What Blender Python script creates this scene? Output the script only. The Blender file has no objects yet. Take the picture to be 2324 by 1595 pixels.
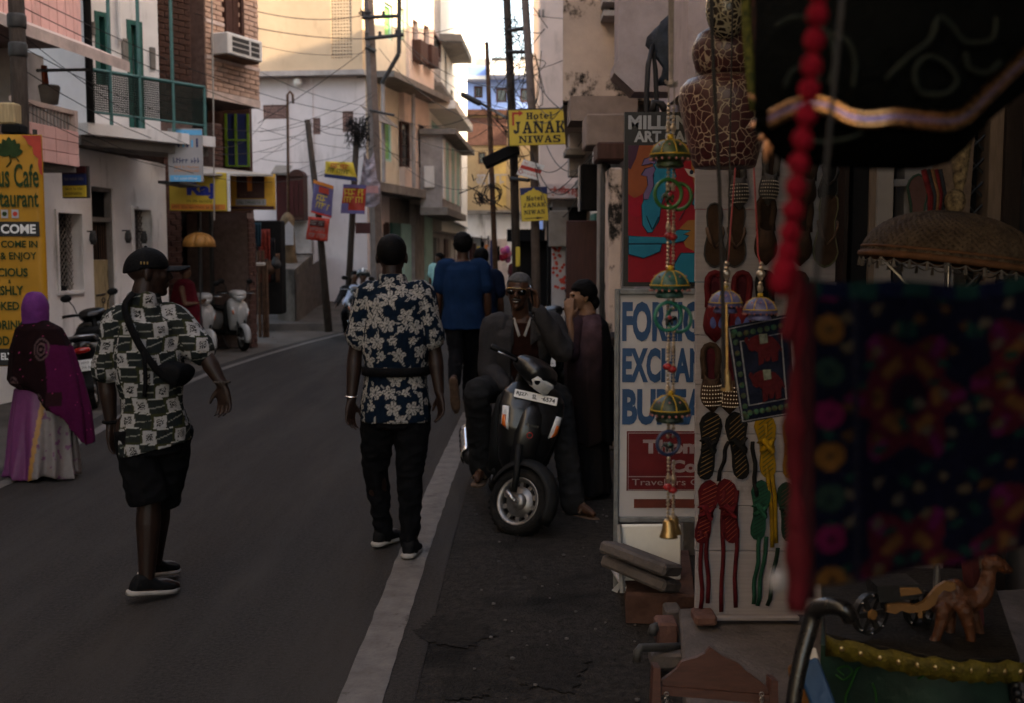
import bpy,bmesh,math,random
import numpy as np
from mathutils import Vector,Matrix,noise
R = math.radians
random.seed(11)
scn = bpy.context.scene
col = scn.collection
# -- camera
F_PX,CU,CV,CAMZ,HORIZ = 2500.0,1161.5,797.5,1.67,575.0
PITCH = math.atan((CV - HORIZ) / F_PX)
cam_d = bpy.data.cameras.new('camera');cam = bpy.data.objects.new('camera',cam_d);col.objects.link(cam)
cam.location = (0,0,CAMZ);cam.rotation_euler = (R(90) - PITCH,0,0)
cam_d.sensor_width = 36;cam_d.lens = 36 * F_PX / 2323.0
cam_d.clip_start = 0.05;cam_d.clip_end = 600
cam_d.dof.use_dof = True;cam_d.dof.focus_distance = 4.3;cam_d.dof.aperture_fstop = 4.0
scn.camera = cam
# -- world, sun, exposure
SUN_EL,SUN_AZ = 33.0,106.0          # azimuth from +Y towards +X
w = bpy.data.worlds.new('World');scn.world = w;w.use_nodes = True
wn = w.node_tree;bg = wn.nodes['Background']
sky = wn.nodes.new('ShaderNodeTexSky');sky.sky_type = 'NISHITA';sky.sun_disc = False
sky.sun_elevation = R(SUN_EL);sky.sun_rotation = R(SUN_AZ);sky.dust_density = 3.0;sky.air_density = 1.0;sky.ozone_density = .6
wn.links.new(sky.outputs[0],bg.inputs[0]);bg.inputs[1].default_value = 0.15
sun_d = bpy.data.lights.new('sun','SUN');sun = bpy.data.objects.new('sun',sun_d);col.objects.link(sun)
sun_d.energy = 3.0;sun_d.angle = R(.5);sun_d.color = (1,.90,.76)
_d = Vector((math.sin(R(SUN_AZ)) * math.cos(R(SUN_EL)),math.cos(R(SUN_AZ)) * math.cos(R(SUN_EL)),math.sin(R(SUN_EL))))
sun.rotation_euler = _d.to_track_quat('Z','Y').to_euler();sun.location = (20,0,40)
vs = scn.view_settings;vs.view_transform = 'Standard';vs.look = 'None';vs.gamma = 1;vs.use_curve_mapping = False
vs.exposure = 2.5
vs.use_white_balance = True;vs.white_balance_temperature = 8300;vs.white_balance_tint = 11
scn.cycles.max_bounces = 6;scn.cycles.diffuse_bounces = 4;scn.cycles.glossy_bounces = 3
scn.cycles.transmission_bounces = 4;scn.cycles.transparent_max_bounces = 6
scn.cycles.caustics_reflective = False;scn.cycles.caustics_refractive = False
scn.cycles.use_denoising = True;scn.cycles.sample_clamp_indirect = 4
# -- helpers: rays
_FW = Vector((0,math.cos(PITCH),-math.sin(PITCH)));_UP = Vector((0,math.sin(PITCH),math.cos(PITCH)))
def ray(u,v):
 return _FW + Vector(((u - CU) / F_PX,0,0)) + _UP * ((CV - v) / F_PX)
EYE = Vector((0,0,CAMZ))
def at(u,v,Y):
 d = ray(u,v);return EYE + d * (Y / d.y)
def gnd(u,v,z=0.0):
 d = ray(u,v);return EYE + d * ((z - CAMZ) / d.z)
def ppm(Y): return F_PX / Y           # picture units per metre at depth Y
# -- materials
MATS = {}
def mk(name,c,rough=.8,var=.18,scale=6.,bump=.15,bscale=None,c2=None,metal=0.,spec=.3,coat=0.,stain=None,vcol=False,
  alpha=1.,trans=0.,sss=0.,stretch=None,detail=6.):
 if name in MATS: return MATS[name]
 m = bpy.data.materials.new(name);m.use_nodes = True;MATS[name] = m
 nt = m.node_tree;N = nt.nodes;L = nt.links;b = N['Principled BSDF']
 b.inputs['Roughness'].default_value = rough;b.inputs['Metallic'].default_value = metal
 b.inputs['Specular IOR Level'].default_value = spec if (spec != .3 or rough < .6) else .12
 if coat: b.inputs['Coat Weight'].default_value = coat;b.inputs['Coat Roughness'].default_value = .12
 if trans: b.inputs['Transmission Weight'].default_value = trans
 if alpha < 1: b.inputs['Alpha'].default_value = alpha
 tc = N.new('ShaderNodeTexCoord');src = tc.outputs['Object']
 if stretch:
  mp = N.new('ShaderNodeMapping');mp.inputs['Scale'].default_value = stretch;L.new(src,mp.inputs[0]);src = mp.outputs[0]
 no = N.new('ShaderNodeTexNoise');no.inputs['Scale'].default_value = scale;no.inputs['Detail'].default_value = detail;no.inputs['Roughness'].default_value = .62
 L.new(src,no.inputs['Vector'])
 ramp = N.new('ShaderNodeMapRange');ramp.inputs[1].default_value = .3;ramp.inputs[2].default_value = .7
 L.new(no.outputs['Fac'],ramp.inputs[0])
 mix = N.new('ShaderNodeMix');mix.data_type = 'RGBA'
 c = tuple(c)
 if vcol:
  at_ = N.new('ShaderNodeVertexColor');at_.layer_name = 'Col'
  mul = N.new('ShaderNodeMix');mul.data_type = 'RGBA';mul.blend_type = 'MULTIPLY';mul.inputs[0].default_value = 1
  g = N.new('ShaderNodeMapRange');g.inputs[1].default_value = .3;g.inputs[2].default_value = .7;g.inputs[3].default_value = 1 - var;g.inputs[4].default_value = 1 + var * .5
  L.new(no.outputs['Fac'],g.inputs[0]);L.new(at_.outputs[0],mul.inputs[6]);L.new(g.outputs[0],mul.inputs[7])
  out = mul.outputs[2]
 else:
  ca = tuple(x * (1 - var) for x in c);cb = tuple(min(1,x * (1 + var)) for x in c) if c2 is None else tuple(c2)
  mix.inputs[6].default_value = (*ca,1);mix.inputs[7].default_value = (*cb,1)
  L.new(ramp.outputs[0],mix.inputs[0]);out = mix.outputs[2]
 if stain:     # (colour, noise scale, threshold, softness, vertical stretch)
  sc,ss,th,sf,vst = stain
  mp = N.new('ShaderNodeMapping');mp.inputs['Scale'].default_value = vst if hasattr(vst,'__len__') else (1,1,vst);L.new(tc.outputs['Object'],mp.inputs[0])
  n2 = N.new('ShaderNodeTexNoise');n2.inputs['Scale'].default_value = ss;n2.inputs['Detail'].default_value = 8;n2.inputs['Roughness'].default_value = .68
  L.new(mp.outputs[0],n2.inputs['Vector'])
  r2 = N.new('ShaderNodeMapRange');r2.inputs[1].default_value = th;r2.inputs[2].default_value = th + sf;L.new(n2.outputs['Fac'],r2.inputs[0])
  mx = N.new('ShaderNodeMix');mx.data_type = 'RGBA';mx.inputs[7].default_value = (*sc,1)
  L.new(out,mx.inputs[6]);L.new(r2.outputs[0],mx.inputs[0]);out = mx.outputs[2]
 L.new(out,b.inputs['Base Color'])
 if bump:
  n3 = N.new('ShaderNodeTexNoise');n3.inputs['Scale'].default_value = bscale or scale * 6;n3.inputs['Detail'].default_value = 5
  L.new(src,n3.inputs['Vector'])
  bp = N.new('ShaderNodeBump');bp.inputs['Strength'].default_value = bump;bp.inputs['Distance'].default_value = .02
  L.new(n3.outputs['Fac'],bp.inputs['Height']);L.new(bp.outputs[0],b.inputs['Normal'])
  rr = N.new('ShaderNodeMapRange');rr.inputs[3].default_value = max(.02,rough - .12);rr.inputs[4].default_value = min(1,rough + .12)
  L.new(n3.outputs['Fac'],rr.inputs[0]);L.new(rr.outputs[0],b.inputs['Roughness'])
 return m
def lin(r,g,b):
 f = lambda x: (x / 255 / 12.92) if x <= 10 else ((x / 255 + .055) / 1.055) ** 2.4
 return (f(r),f(g),f(b))
# -- mesh builder
class MB:
 def __init__(s): s.v = [];s.f = []
 def add(s,vs,fs):
  o = len(s.v);s.v += [tuple(x) for x in vs];s.f += [tuple(i + o for i in f) for f in fs];return s
 def box(s,a,b,M=None):
  x0,y0,z0 = a;x1,y1,z1 = b
  vs = [Vector(p) for p in ((x0,y0,z0),(x1,y0,z0),(x1,y1,z0),(x0,y1,z0),(x0,y0,z1),(x1,y0,z1),(x1,y1,z1),(x0,y1,z1))]
  if M is not None: vs = [M @ p for p in vs]
  return s.add(vs,[(3,2,1,0),(4,5,6,7),(0,1,5,4),(1,2,6,5),(2,3,7,6),(3,0,4,7)])
 def bbox(s,a,b,M=None,r=.01):      # chamfered box
  a = list(a);b = list(b)
  for i in range(3):
   if a[i] > b[i]: a[i],b[i] = b[i],a[i]
  r = min(r,min(b[i] - a[i] for i in range(3)) * .45)
  bm = bmesh.new();bmesh.ops.create_cube(bm,size=1)
  for v in bm.verts: v.co = Vector([(a[i] + b[i]) / 2 + v.co[i] * (b[i] - a[i]) for i in range(3)])
  bmesh.ops.bevel(bm,geom=list(bm.edges),offset=r,segments=1,profile=.7,affect='EDGES')
  bm.verts.index_update()
  vs = [v.co.copy() if M is None else M @ v.co for v in bm.verts];fs = [[v.index for v in f.verts] for f in bm.faces]
  bm.free();return s.add(vs,fs)
 def prism(s,poly,n0,n1,M):         # polygon in (x, y) of M, from n0 to n1 along its z
  k = len(poly)
  vs = [M @ Vector((p[0],p[1],n0)) for p in poly] + [M @ Vector((p[0],p[1],n1)) for p in poly]
  fs = [tuple(range(k - 1,-1,-1)),tuple(range(k,2 * k))] + [(i,(i + 1) % k,(i + 1) % k + k,i + k) for i in range(k)]
  return s.add(vs,fs)
 def loft(s,rings,closed=True,cap=True):   # rings: lists of equal-length points
  n = len(rings[0]);vs = [p for r in rings for p in r];fs = []
  for i in range(len(rings) - 1):
   for j in range(n if closed else n - 1):
    k = (j + 1) % n;fs.append((i * n + j,i * n + k,(i + 1) * n + k,(i + 1) * n + j))
  if cap: fs += [tuple(range(n - 1,-1,-1)),tuple((len(rings) - 1) * n + j for j in range(n))]
  return s.add(vs,fs)
 def tube(s,pts,rad,n=8,flat=None,side=None,cap=True,closed=False):
  pts = [Vector(p) for p in pts];m = len(pts)
  if not hasattr(rad,'__len__'): rad = [rad] * m
  tg = []
  for i in range(m):
   a = pts[i - 1] if (i > 0 or closed) else pts[i];b = pts[(i + 1) % m] if (i < m - 1 or closed) else pts[i]
   t = (b - a);tg.append(t.normalized() if t.length > 1e-9 else Vector((0,0,1)))
  x = Vector(side) if side is not None else (Vector((0,0,1)).cross(tg[0]) if abs(tg[0].z) < .95 else Vector((1,0,0)))
  rings = []
  for i in range(m):
   x = (x - tg[i] * x.dot(tg[i]));
   x = x.normalized() if x.length > 1e-6 else tg[i].orthogonal().normalized()
   y = tg[i].cross(x);f = 1 if flat is None else (flat[i] if hasattr(flat,'__len__') else flat)
   rings.append([pts[i] + x * (rad[i] * math.cos(a)) + y * (rad[i] * f * math.sin(a)) for a in [2 * math.pi * j / n for j in range(n)]])
  if closed: rings.append(rings[0]);cap = False
  return s.loft(rings,cap=cap)
 def lathe(s,prof,M=None,n=20,cap=True):   # prof: (radius, height)
  M = M or Matrix();rings = [[M @ Vector((r * math.cos(2*math.pi*j/n),r * math.sin(2*math.pi*j/n),h)) for j in range(n)] for r,h in prof]
  return s.loft(rings,cap=cap)
 def ell(s,c,r,M=None,n=14,m=9):
  c = Vector(c);M3 = M or Matrix.Identity(3)
  if not hasattr(r,'__len__'): r = (r,r,r)
  rings = []
  for i in range(m + 1):
   t = math.pi * i / m;sr = max(math.sin(t),.02);cz = -math.cos(t)
   rings.append([c + M3 @ Vector((r[0]*sr*math.cos(2*math.pi*j/n),r[1]*sr*math.sin(2*math.pi*j/n),r[2]*cz)) for j in range(n)])
  return s.loft(rings)
 def torus(s,c,R_,r,M=None,n=24,k=8):
  M3 = M or Matrix.Identity(3);c = Vector(c)
  return s.tube([c + M3 @ Vector((R_*math.cos(2*math.pi*i/n),R_*math.sin(2*math.pi*i/n),0)) for i in range(n)],r,n=k,closed=True)
 def sheet(s,P,th=.004):               # P: grid [i][j] of points -> solid sheet
  ni,nj = len(P),len(P[0])
  G = [[Vector(p) for p in r] for r in P];nm = [[None]*nj for _ in range(ni)]
  for i in range(ni):
   for j in range(nj):
    a = G[min(i+1,ni-1)][j] - G[max(i-1,0)][j];b = G[i][min(j+1,nj-1)] - G[i][max(j-1,0)][j] if False else G[i][min(j+1,nj-1)] - G[i][max(j-1,0)]
    c = a.cross(b);nm[i][j] = c.normalized() if c.length > 1e-12 else Vector((0,0,1))
  top = [G[i][j] + nm[i][j]*th/2 for i in range(ni) for j in range(nj)];bot = [G[i][j] - nm[i][j]*th/2 for i in range(ni) for j in range(nj)]
  o = ni*nj;fs = []
  for i in range(ni-1):
   for j in range(nj-1):
    a,b,c,d = i*nj+j,i*nj+j+1,(i+1)*nj+j+1,(i+1)*nj+j
    fs += [(d,c,b,a),(a+o,b+o,c+o,d+o)]
  per = [(0,j) for j in range(nj)] + [(i,nj-1) for i in range(1,ni)] + [(ni-1,j) for j in range(nj-2,-1,-1)] + [(i,0) for i in range(ni-2,0,-1)]
  ids = [i*nj+j for i,j in per]
  for a,b in zip(ids,ids[1:] + ids[:1]): fs.append((a,b,b+o,a+o))
  return s.add(top + bot,fs)
 def mesh(s,name,mat,smooth=False):
  me = bpy.data.meshes.new(name);me.from_pydata([tuple(v) for v in s.v],[],s.f)
  if mat is not None: me.materials.append(mat)
  if smooth: me.shade_smooth()
  me.update();return me
 def build(s,name,mat,parent=None,smooth=False):
  return obj(name,s.mesh(name,mat,smooth),parent)
ROOTLOC = {}
def obj(name,me,parent=None):
 o = bpy.data.objects.new(name,me);col.objects.link(o)
 if parent is not None:
  o.parent = parent
  l = ROOTLOC.get(parent.name)
  if l is not None: o.matrix_parent_inverse = Matrix.Translation(-l)
 return o
def tag(o,label=None,cat=None,group=None,kind=None):
 if label: o['label'] = label
 if cat: o['category'] = cat
 if group: o['group'] = group
 if kind: o['kind'] = kind
 return o
def thing(name,label,cat,loc=(0,0,0),group=None):     # Empty at the thing's base; its parts are given in world coordinates
 o = bpy.data.objects.new(name,None);col.objects.link(o);o.location = loc;o.empty_display_size = .1
 ROOTLOC[o.name] = Vector(loc)
 return tag(o,label,cat,group)
def copy_tree(o,parent=None):
 c = o.copy();col.objects.link(c)
 if parent is not None: c.parent = parent
 for ch in list(o.children): copy_tree(ch,c)
 return c
def one(name,mb,mat,label,cat,group=None,smooth=False):
 return tag(mb.build(name,mat,None,smooth),label,cat,group)
def struct(name,mb,mat,smooth=False): return tag(mb.build(name,mat,None,smooth),kind='structure')
# -- facades: vertical frames (x along the wall, y up, z outward)
class Fr:
 def __init__(s,p0,p1,tilt=None):
  s.o = Vector((p0[0],p0[1],0));d = Vector((p1[0] - p0[0],p1[1] - p0[1],0));s.len = d.length;d.normalize()
  s.x = d;s.n = Vector((d.y,-d.x,0));s.y = Vector((0,0,1))
  s.M = Matrix(((d.x,0,s.n.x,s.o.x),(d.y,0,s.n.y,s.o.y),(0,1,0,0),(0,0,0,1)))
 def px(s,u,v,off=0.):
  d = ray(u,v);o = s.o + s.n * off
  t = (o - EYE).dot(s.n) / d.dot(s.n);p = EYE + d * t;q = p - s.o
  return q.dot(s.x),q.z
 def rect(s,u0,v0,u1,v1,off=0.):
  c = [s.px(u,v,off) for u,v in ((u0,v0),(u0,v1),(u1,v0),(u1,v1))]
  return ((c[0][0] + c[1][0]) / 2,(c[1][1] + c[3][1]) / 2,(c[2][0] + c[3][0]) / 2,(c[0][1] + c[2][1]) / 2)   # s0 z0 s1 z1
 def box(s,mb,r,n0,n1,bev=0):
  if bev: return mb.bbox((r[0],r[1],n0),(r[2],r[3],n1),s.M,bev)
  return mb.box((r[0],r[1],n0),(r[2],r[3],n1),s.M)
 def P(s,a,z,n=0.): return s.M @ Vector((a,z,n))
 def holes(s,mb,r,holes,n0,n1):    # wall slab with rectangular openings
  xs = sorted({r[0],r[2],*[h[0] for h in holes],*[h[2] for h in holes]});zs = sorted({r[1],r[3],*[h[1] for h in holes],*[h[3] for h in holes]})
  xs = [x for x in xs if r[0] <= x <= r[2]];zs = [z for z in zs if r[1] <= z <= r[3]]
  for i in range(len(xs) - 1):
   k = 0
   while k < len(zs) - 1:
    def hit(k): return any(h[0] <= (xs[i]+xs[i+1])/2 <= h[2] and h[1] <= (zs[k]+zs[k+1])/2 <= h[3] for h in holes)
    if hit(k): k += 1;continue
    e = k
    while e + 1 < len(zs) - 1 and not hit(e + 1): e += 1
    mb.box((xs[i],zs[k],n0),(xs[i+1],zs[e+1],n1),s.M);k = e + 1
  return mb
def frame_from(o,x,n):                   # free frame: origin, x axis, outward normal
 f = Fr.__new__(Fr);x = Vector(x).normalized();n = Vector(n);n = (n - x * n.dot(x)).normalized();y = n.cross(x)
 f.o = Vector(o);f.x = x;f.y = y;f.n = n
 f.M = Matrix(((x.x,y.x,n.x,f.o.x),(x.y,y.y,n.y,f.o.y),(x.z,y.z,n.z,f.o.z),(0,0,0,1)));return f
# -- lettering
def text_mesh(s,bold=0.,shear=0.,res=3,space=1.):
 cu = bpy.data.curves.new('lettering','FONT');cu.body = s;cu.size = 1;cu.offset = bold;cu.shear = shear;cu.resolution_u = res;cu.space_character = space
 cu.fill_mode = 'FRONT'
 o = bpy.data.objects.new('lettering',cu);col.objects.link(o)
 dg = bpy.context.evaluated_depsgraph_get();me = bpy.data.meshes.new_from_object(o.evaluated_get(dg))
 bpy.data.objects.remove(o);bpy.data.curves.remove(cu);return me
def letters(s,fr,r,n,mat,parent,bold=.02,shear=0.,name='lettering',fit=True,space=1.):
 me = text_mesh(s,bold,shear,space=space)
 co = np.empty(len(me.vertices) * 3);me.vertices.foreach_get('co',co);co = co.reshape(-1,3)
 if not len(co): return None
 lo,hi = co.min(0),co.max(0);sx = (r[2] - r[0]) / (hi[0] - lo[0]);sy = (r[3] - r[1]) / (hi[1] - lo[1])
 if not fit: sx = min(sx,sy * 1.15)
 q = np.stack([r[0] + (co[:,0] - lo[0]) * sx,r[1] + (co[:,1] - lo[1]) * sy,np.full(len(co),n)],1)
 Mx = np.array(fr.M);q = q @ Mx[:3,:3].T + Mx[:3,3]
 me.vertices.foreach_set('co',q.ravel());me.materials.clear();me.materials.append(mat);me.update()
 return obj(name,me,parent)
# -- materials
A = {}
def P_(n,*a,**k): A[n] = mk(n,*a,**k);return A[n]
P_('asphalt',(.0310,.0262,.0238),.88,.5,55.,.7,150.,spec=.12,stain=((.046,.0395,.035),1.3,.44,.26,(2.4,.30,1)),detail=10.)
P_('dirt',(.0235,.0196,.0170),.95,.55,24.0,.9,60.,stain=((.0085,.0072,.0064),1.5,.53,.12,1),spec=.1)
P_('shoulder',(.075,.062,.053),.9,.3,2.2,.5,50.,stain=((.05,.043,.036),1.3,.56,.14,1))
P_('paint_line',(.120,.105,.096),.8,.25,9.,.3,60.,stain=((.06,.052,.047),5.,.58,.10,1))
P_('pink',(.74,.43,.39),.8,.10,3.,.12,stain=((.40,.24,.21),3.,.57,.2,.3))
P_('pink_ledge',(.58,.45,.40),.85,.2,5.,.2)
P_('white_plaster',(.80,.755,.73),.88,.08,2.,.2,30.,stain=((.34,.30,.27),2.6,.555,.16,.22))
P_('grey_white',(.66,.585,.575),.88,.1,1.5,.15,20.,stain=((.36,.31,.29),1.5,.565,.18,.25))
P_('yellow_plaster',(.57,.42,.285),.88,.12,1.1,.15,18.,stain=((.36,.25,.17),1.3,.55,.2,.4))
P_('cream',(.64,.56,.44),.86,.1,2.,.1,stain=((.36,.30,.23),1.6,.57,.16,.3))
P_('peach',(.68,.54,.47),.86,.08,2.,.1,stain=((.40,.31,.26),1.6,.57,.18,.3))
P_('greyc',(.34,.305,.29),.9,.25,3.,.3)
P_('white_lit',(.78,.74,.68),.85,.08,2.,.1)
P_('blue_plaster',(.22,.33,.64),.85,.12,1.5,.1)
P_('orange_plaster',(.38,.265,.15),.88,.22,1.2,.2,stain=((.25,.15,.08),1.2,.56,.2,.6))
P_('mint',(.42,.62,.55),.8,.12,3.,.1)
P_('green_glass',(.16,.40,.12),.35,.4,3.,.05,spec=.5)
P_('teal',(.022,.105,.085),.5,.2,6.,.1)
P_('teal_pipe',(.06,.16,.15),.5,.2,12.,.1)
P_('dark',(.008,.0075,.0075),.9,.3,4.,.1,spec=.1)
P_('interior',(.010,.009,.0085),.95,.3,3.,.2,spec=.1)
P_('darkwood',(.06,.028,.022),.6,.3,5.,.2,stretch=(6,6,1))
P_('maroon',(.05,.008,.008),.5,.25,6.,.1)
P_('brown_door',(.045,.013,.010),.55,.3,4.,.2,stretch=(8,8,1))
P_('old_door',(.40,.30,.17),.75,.3,4.,.3,stretch=(10,10,1),stain=((.12,.09,.06),5.,.6,.1,.2))
P_('brick',(.10,.05,.04),.9,.35,9.,.4)
P_('pinkbrick',(.50,.33,.255),.88,.22,7.,.3)
P_('mortar',(.17,.115,.10),.95,.3,12.,.3)
P_('darkbrick',(.070,.035,.026),.9,.4,7.,.4)
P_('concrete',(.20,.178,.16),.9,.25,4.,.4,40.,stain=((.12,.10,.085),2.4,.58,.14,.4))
P_('stained',(.46,.355,.295),.92,.14,3.,.35,40.,stain=((.018,.015,.013),1.5,.535,.05,.8))
P_('greypink',(.30,.245,.245),.92,.18,5.,.3,60.)
P_('beam',(.22,.165,.14),.9,.2,5.,.3)
P_('polewood',(.055,.042,.035),.85,.35,7.,.3,stretch=(5,5,1))
P_('poleconc',(.15,.115,.10),.9,.2,8.,.3)
P_('iron',(.03,.028,.027),.6,.3,20.,.2,spec=.4)
P_('rust',(.10,.055,.035),.8,.4,12.,.3)
P_('steel',(.36,.35,.35),.35,.15,20.,.05,metal=1.)
P_('chrome',(.72,.71,.70),.16,.05,20.,0.,metal=1.)
P_('cable',(.02,.018,.018),.6,.2,5.,0.)
P_('pane',(.02,.024,.026),.08,.2,2.,0.,spec=.6)
P_('ac_white',(.66,.63,.60),.5,.08,10.,.05)
P_('tin',(.42,.38,.34),.6,.2,3.,.1,metal=.2)
P_('white_paint',(.72,.70,.68),.5,.06,8.,.05)
P_('sign_yellow',(.62,.44,.05),.45,.06,5.,.05)
P_('sign_black',(.014,.013,.012),.5,.1,9.,0.)
P_('sign_red',(.45,.03,.02),.5,.1,5.,0.)
P_('sign_blue',(.010,.045,.115),.5,.2,9.,0.)
P_('sign_white',(.36,.345,.35),.6,.08,4.,.05,stain=((.30,.25,.22),3.,.62,.1,.5))
P_('cafe_yellow',(.40,.185,.012),.5,.12,2.,.1)
P_('cafe_red',(.38,.035,.02),.5,.2,6.,.05)
P_('leafgreen',(.02,.04,.012),.6,.3,9.,.1)
P_('lightblue',(.10,.42,.72),.5,.1,4.,0.)
P_('navy',(.012,.022,.10),.5,.2,4.,0.)
P_('purple',(.13,.11,.24),.6,.2,4.,.05)
P_('orange',(.65,.22,.05),.6,.2,4.,.05)
P_('skyglow',(.60,.62,.66),.6,.1,3.,0.)
P_('net',(.020,.030,.026),.8,.2,9.,.1)
P_('stone',(.085,.070,.064),.9,.3,6.,.5,40.)
P_('marble',(.60,.57,.51),.45,.12,5.,.05,stain=((.36,.34,.30),6.,.58,.1,1))
P_('pebble',(.09,.08,.075),.9,.4,9.,.2)
P_('litter_blue',(.45,.60,.75),.6,.1,9.,.1)
# -- setting
def strip(name,left,right,z,mat,kind='structure'):
 mb = MB();n = len(left)
 mb.add([(p[0],p[1],z) for p in left] + [(p[0],p[1],z) for p in right],[(i,i + n,i + n + 1,i + 1) for i in range(n - 1)])
 return tag(mb.build(name,mat),kind=kind)
def ground_sheet():
 xs = [-300,-60,-20,-8,-6,-5,-4,0,2,4,8,20,60,300];ys = [-200,-40,-10,0,5,10,15,20,26,40,70,150,400]
 mb = MB();mb.add([(x,y,-.012) for y in ys for x in xs],[(j*len(xs)+i,j*len(xs)+i+1,(j+1)*len(xs)+i+1,(j+1)*len(xs)+i) for j in range(len(ys)-1) for i in range(len(xs)-1)])
 return struct('ground',mb,A['shoulder'])
ground_sheet()
LL = [(-3.45,-8),(-3.5,0),(-3.62,4),(-3.70,8.0),(-3.95,10.7),(-4.2,13),(-4.22,15.5),(-4.08,18),(-3.85,20.5),(-3.48,23.2),(-3.0,25.5),(-2.4,28),(-2.0,31),(-1.75,36),(-1.5,45),(-1.0,60),(0,90)]
LR = [(-.6,-8),(-.58,0),(-.565,4),(-.55,6),(-.52,8),(-.47,10),(-.42,12),(-.3,15),(-.1,18),(.15,22),(.5,28),(.7,36),(1.0,45),(1.6,60),(2.6,90)]
def resample(pl,ys):
 return [(float(np.interp(y,[p[1] for p in pl],[p[0] for p in pl])),y) for y in ys]
YS = [-8,-4,0] + [y * .5 for y in range(2,60)] + [30 + 2 * i for i in range(15)] + [60,75,90]
l_ = resample(LL,YS);r_ = resample(LR,YS)
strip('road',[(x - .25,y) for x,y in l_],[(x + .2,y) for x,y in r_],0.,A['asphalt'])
strip('pavement',[(x + .2,y) for x,y in r_],[(x + .2 + (3.4 if y < 30 else 2),y) for x,y in r_],-.004,A['dirt'])
def worn_line(name,pl,y0,y1,w,seed):
 rnd = random.Random(seed);ys = np.arange(y0,y1,.12);c = resample(pl,ys);L_ = [];R_ = []
 for x,y in c:
  L_.append((x - w / 2 + rnd.uniform(-.005,.004),y));R_.append((x + w / 2 + rnd.uniform(-.004,.005),y))
 return strip(name,L_,R_,.0045,A['paint_line'])
worn_line('road_marking_right',LR,2.5,11.6,.165,1)
worn_line('road_marking_left',LL,6.0,26,.11,2)
def ramp():
 fr = [(gnd(575,742)),gnd(800,752)]
 nearL,nearR = Vector((-5.6,24.2,.12)),Vector((-3.45,24.0,.12))
 mb = MB();g = []
 for i in range(9):
  t = i / 8;y = 24.1 + 7.5 * t;z = .13 + .95 * t
  g.append([(-6.9 + .4 * t + (1 - t) * .3 + (5.2 - .2 * t) * s_ * (.62 - .28 * t),y + random.uniform(-.05,.05),z + random.uniform(-.02,.02)) for s_ in [k / 6 for k in range(7)]])
 mb.add([p for r in g for p in r],[(i*7+j,i*7+j+1,(i+1)*7+j+1,(i+1)*7+j) for i in range(8) for j in range(6)])
 first = g[0];k0 = len(mb.v)
 mb.add(first + [(p[0],p[1] - .1,-.02) for p in first],[(j,j + 7,j + 8,j + 1) for j in range(6)])
 return struct('ramp_path',mb,A['shoulder'])
ramp()
def smooth(pts,k=5):
 pts = [Vector(p) for p in pts];P = [pts[0]*2 - pts[1]] + pts + [pts[-1]*2 - pts[-2]];o = []
 for i in range(len(pts) - 1):
  p0,p1,p2,p3 = P[i:i+4]
  for j in range(k): t = j/k;o.append(.5*((2*p1) + (p2-p0)*t + (2*p0-5*p1+4*p2-p3)*t*t + (3*p1-p0-3*p2+p3)*t**3))
 return o + [pts[-1]]
def patch(name,pts,z,mat,seed):      # irregular flat patch on the road
 rn = random.Random(seed);c = gnd(*pts[0]);q = [gnd(*p) for p in pts];cx = sum(p.x for p in q)/len(q);cy = sum(p.y for p in q)/len(q);o = []
 for i in range(len(q)):
  a,b = q[i],q[(i+1) % len(q)]
  for j in range(12): p = a.lerp(b,j/12);k = 1 + rn.uniform(-.16,.10);o.append((cx + (p.x-cx)*k,cy + (p.y-cy)*k,z))
 m = MB();m.add(o + [(cx,cy,z)],[(i,(i+1) % len(o),len(o)) for i in range(len(o))]);return tag(m.build(name,mat),kind='structure')
wet = mk('wet_asphalt',(.0178,.0150,.0132),.9,.5,30.,.6,90.,spec=.08)
patch('road_stain',[(985,1400),(1090,1412),(1130,1440),(1060,1470),(960,1455),(940,1430)],.0022,wet,2)
patch('road_stain',[(1140,1470),(1260,1455),(1340,1500),(1300,1570),(1180,1560)],.0022,wet,4)
patch('road_stain',[(1000,1540),(1090,1530),(1120,1580),(1010,1590)],.0022,wet,5)
def crack(pts,w,seed):
 rn = random.Random(seed);q = smooth([gnd(*p) for p in pts],6);l = [(p.x + rn.uniform(-.012,.012),p.y,0) for p in q]
 return strip('road_crack',[(x - w*rn.uniform(.3,1),y) for x,y,_ in l],[(x + w*rn.uniform(.3,1),y) for x,y,_ in l],.0052,wet)
crack([(1250,1330),(1180,1290),(1160,1240),(1190,1190)],.005,2)
mb = MB()
rn = random.Random(5)
for i in range(240):
 x = rn.uniform(-.25,1.6);y = rn.uniform(3.0,9)
 if rn.random() < .3: x = rn.uniform(-6,-4.4);y = rn.uniform(9,23)
 r = rn.uniform(.004,.014)
 mb.ell((x,y,r * .4),(r,r * rn.uniform(.6,1),r * .6),n=5,m=3)
tag(mb.build('gravel',A['pebble']),'small loose grit scattered on the road shoulders','gravel',kind='stuff')
for i,(u,v,s) in enumerate(((633,668,.13),(648,671,.17),(352,862,.06))):
 Y = 26.5 if i < 2 else 11.0
 p = at(u,v,Y);mb = MB()
 z0 = .13 + .95 * (Y - 24.1) / 7.5 if i < 2 else 0.004
 P0 = [[(p.x + (a / 4 - .5) * s * 1.6,p.y + (b / 3 - .5) * s,z0 + .015 + random.uniform(0,.05) * s * 8) for b in range(4)] for a in range(5)]
 mb.sheet(P0,.004)
 one('paper_scrap',mb,A['litter_blue'],['crumpled pale blue paper scrap on the ramp, smaller one','crumpled pale blue paper scrap on the ramp, larger one','tiny pinkish scrap lying on the shoulder near the parked motorcycle'][i],'litter')
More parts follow.
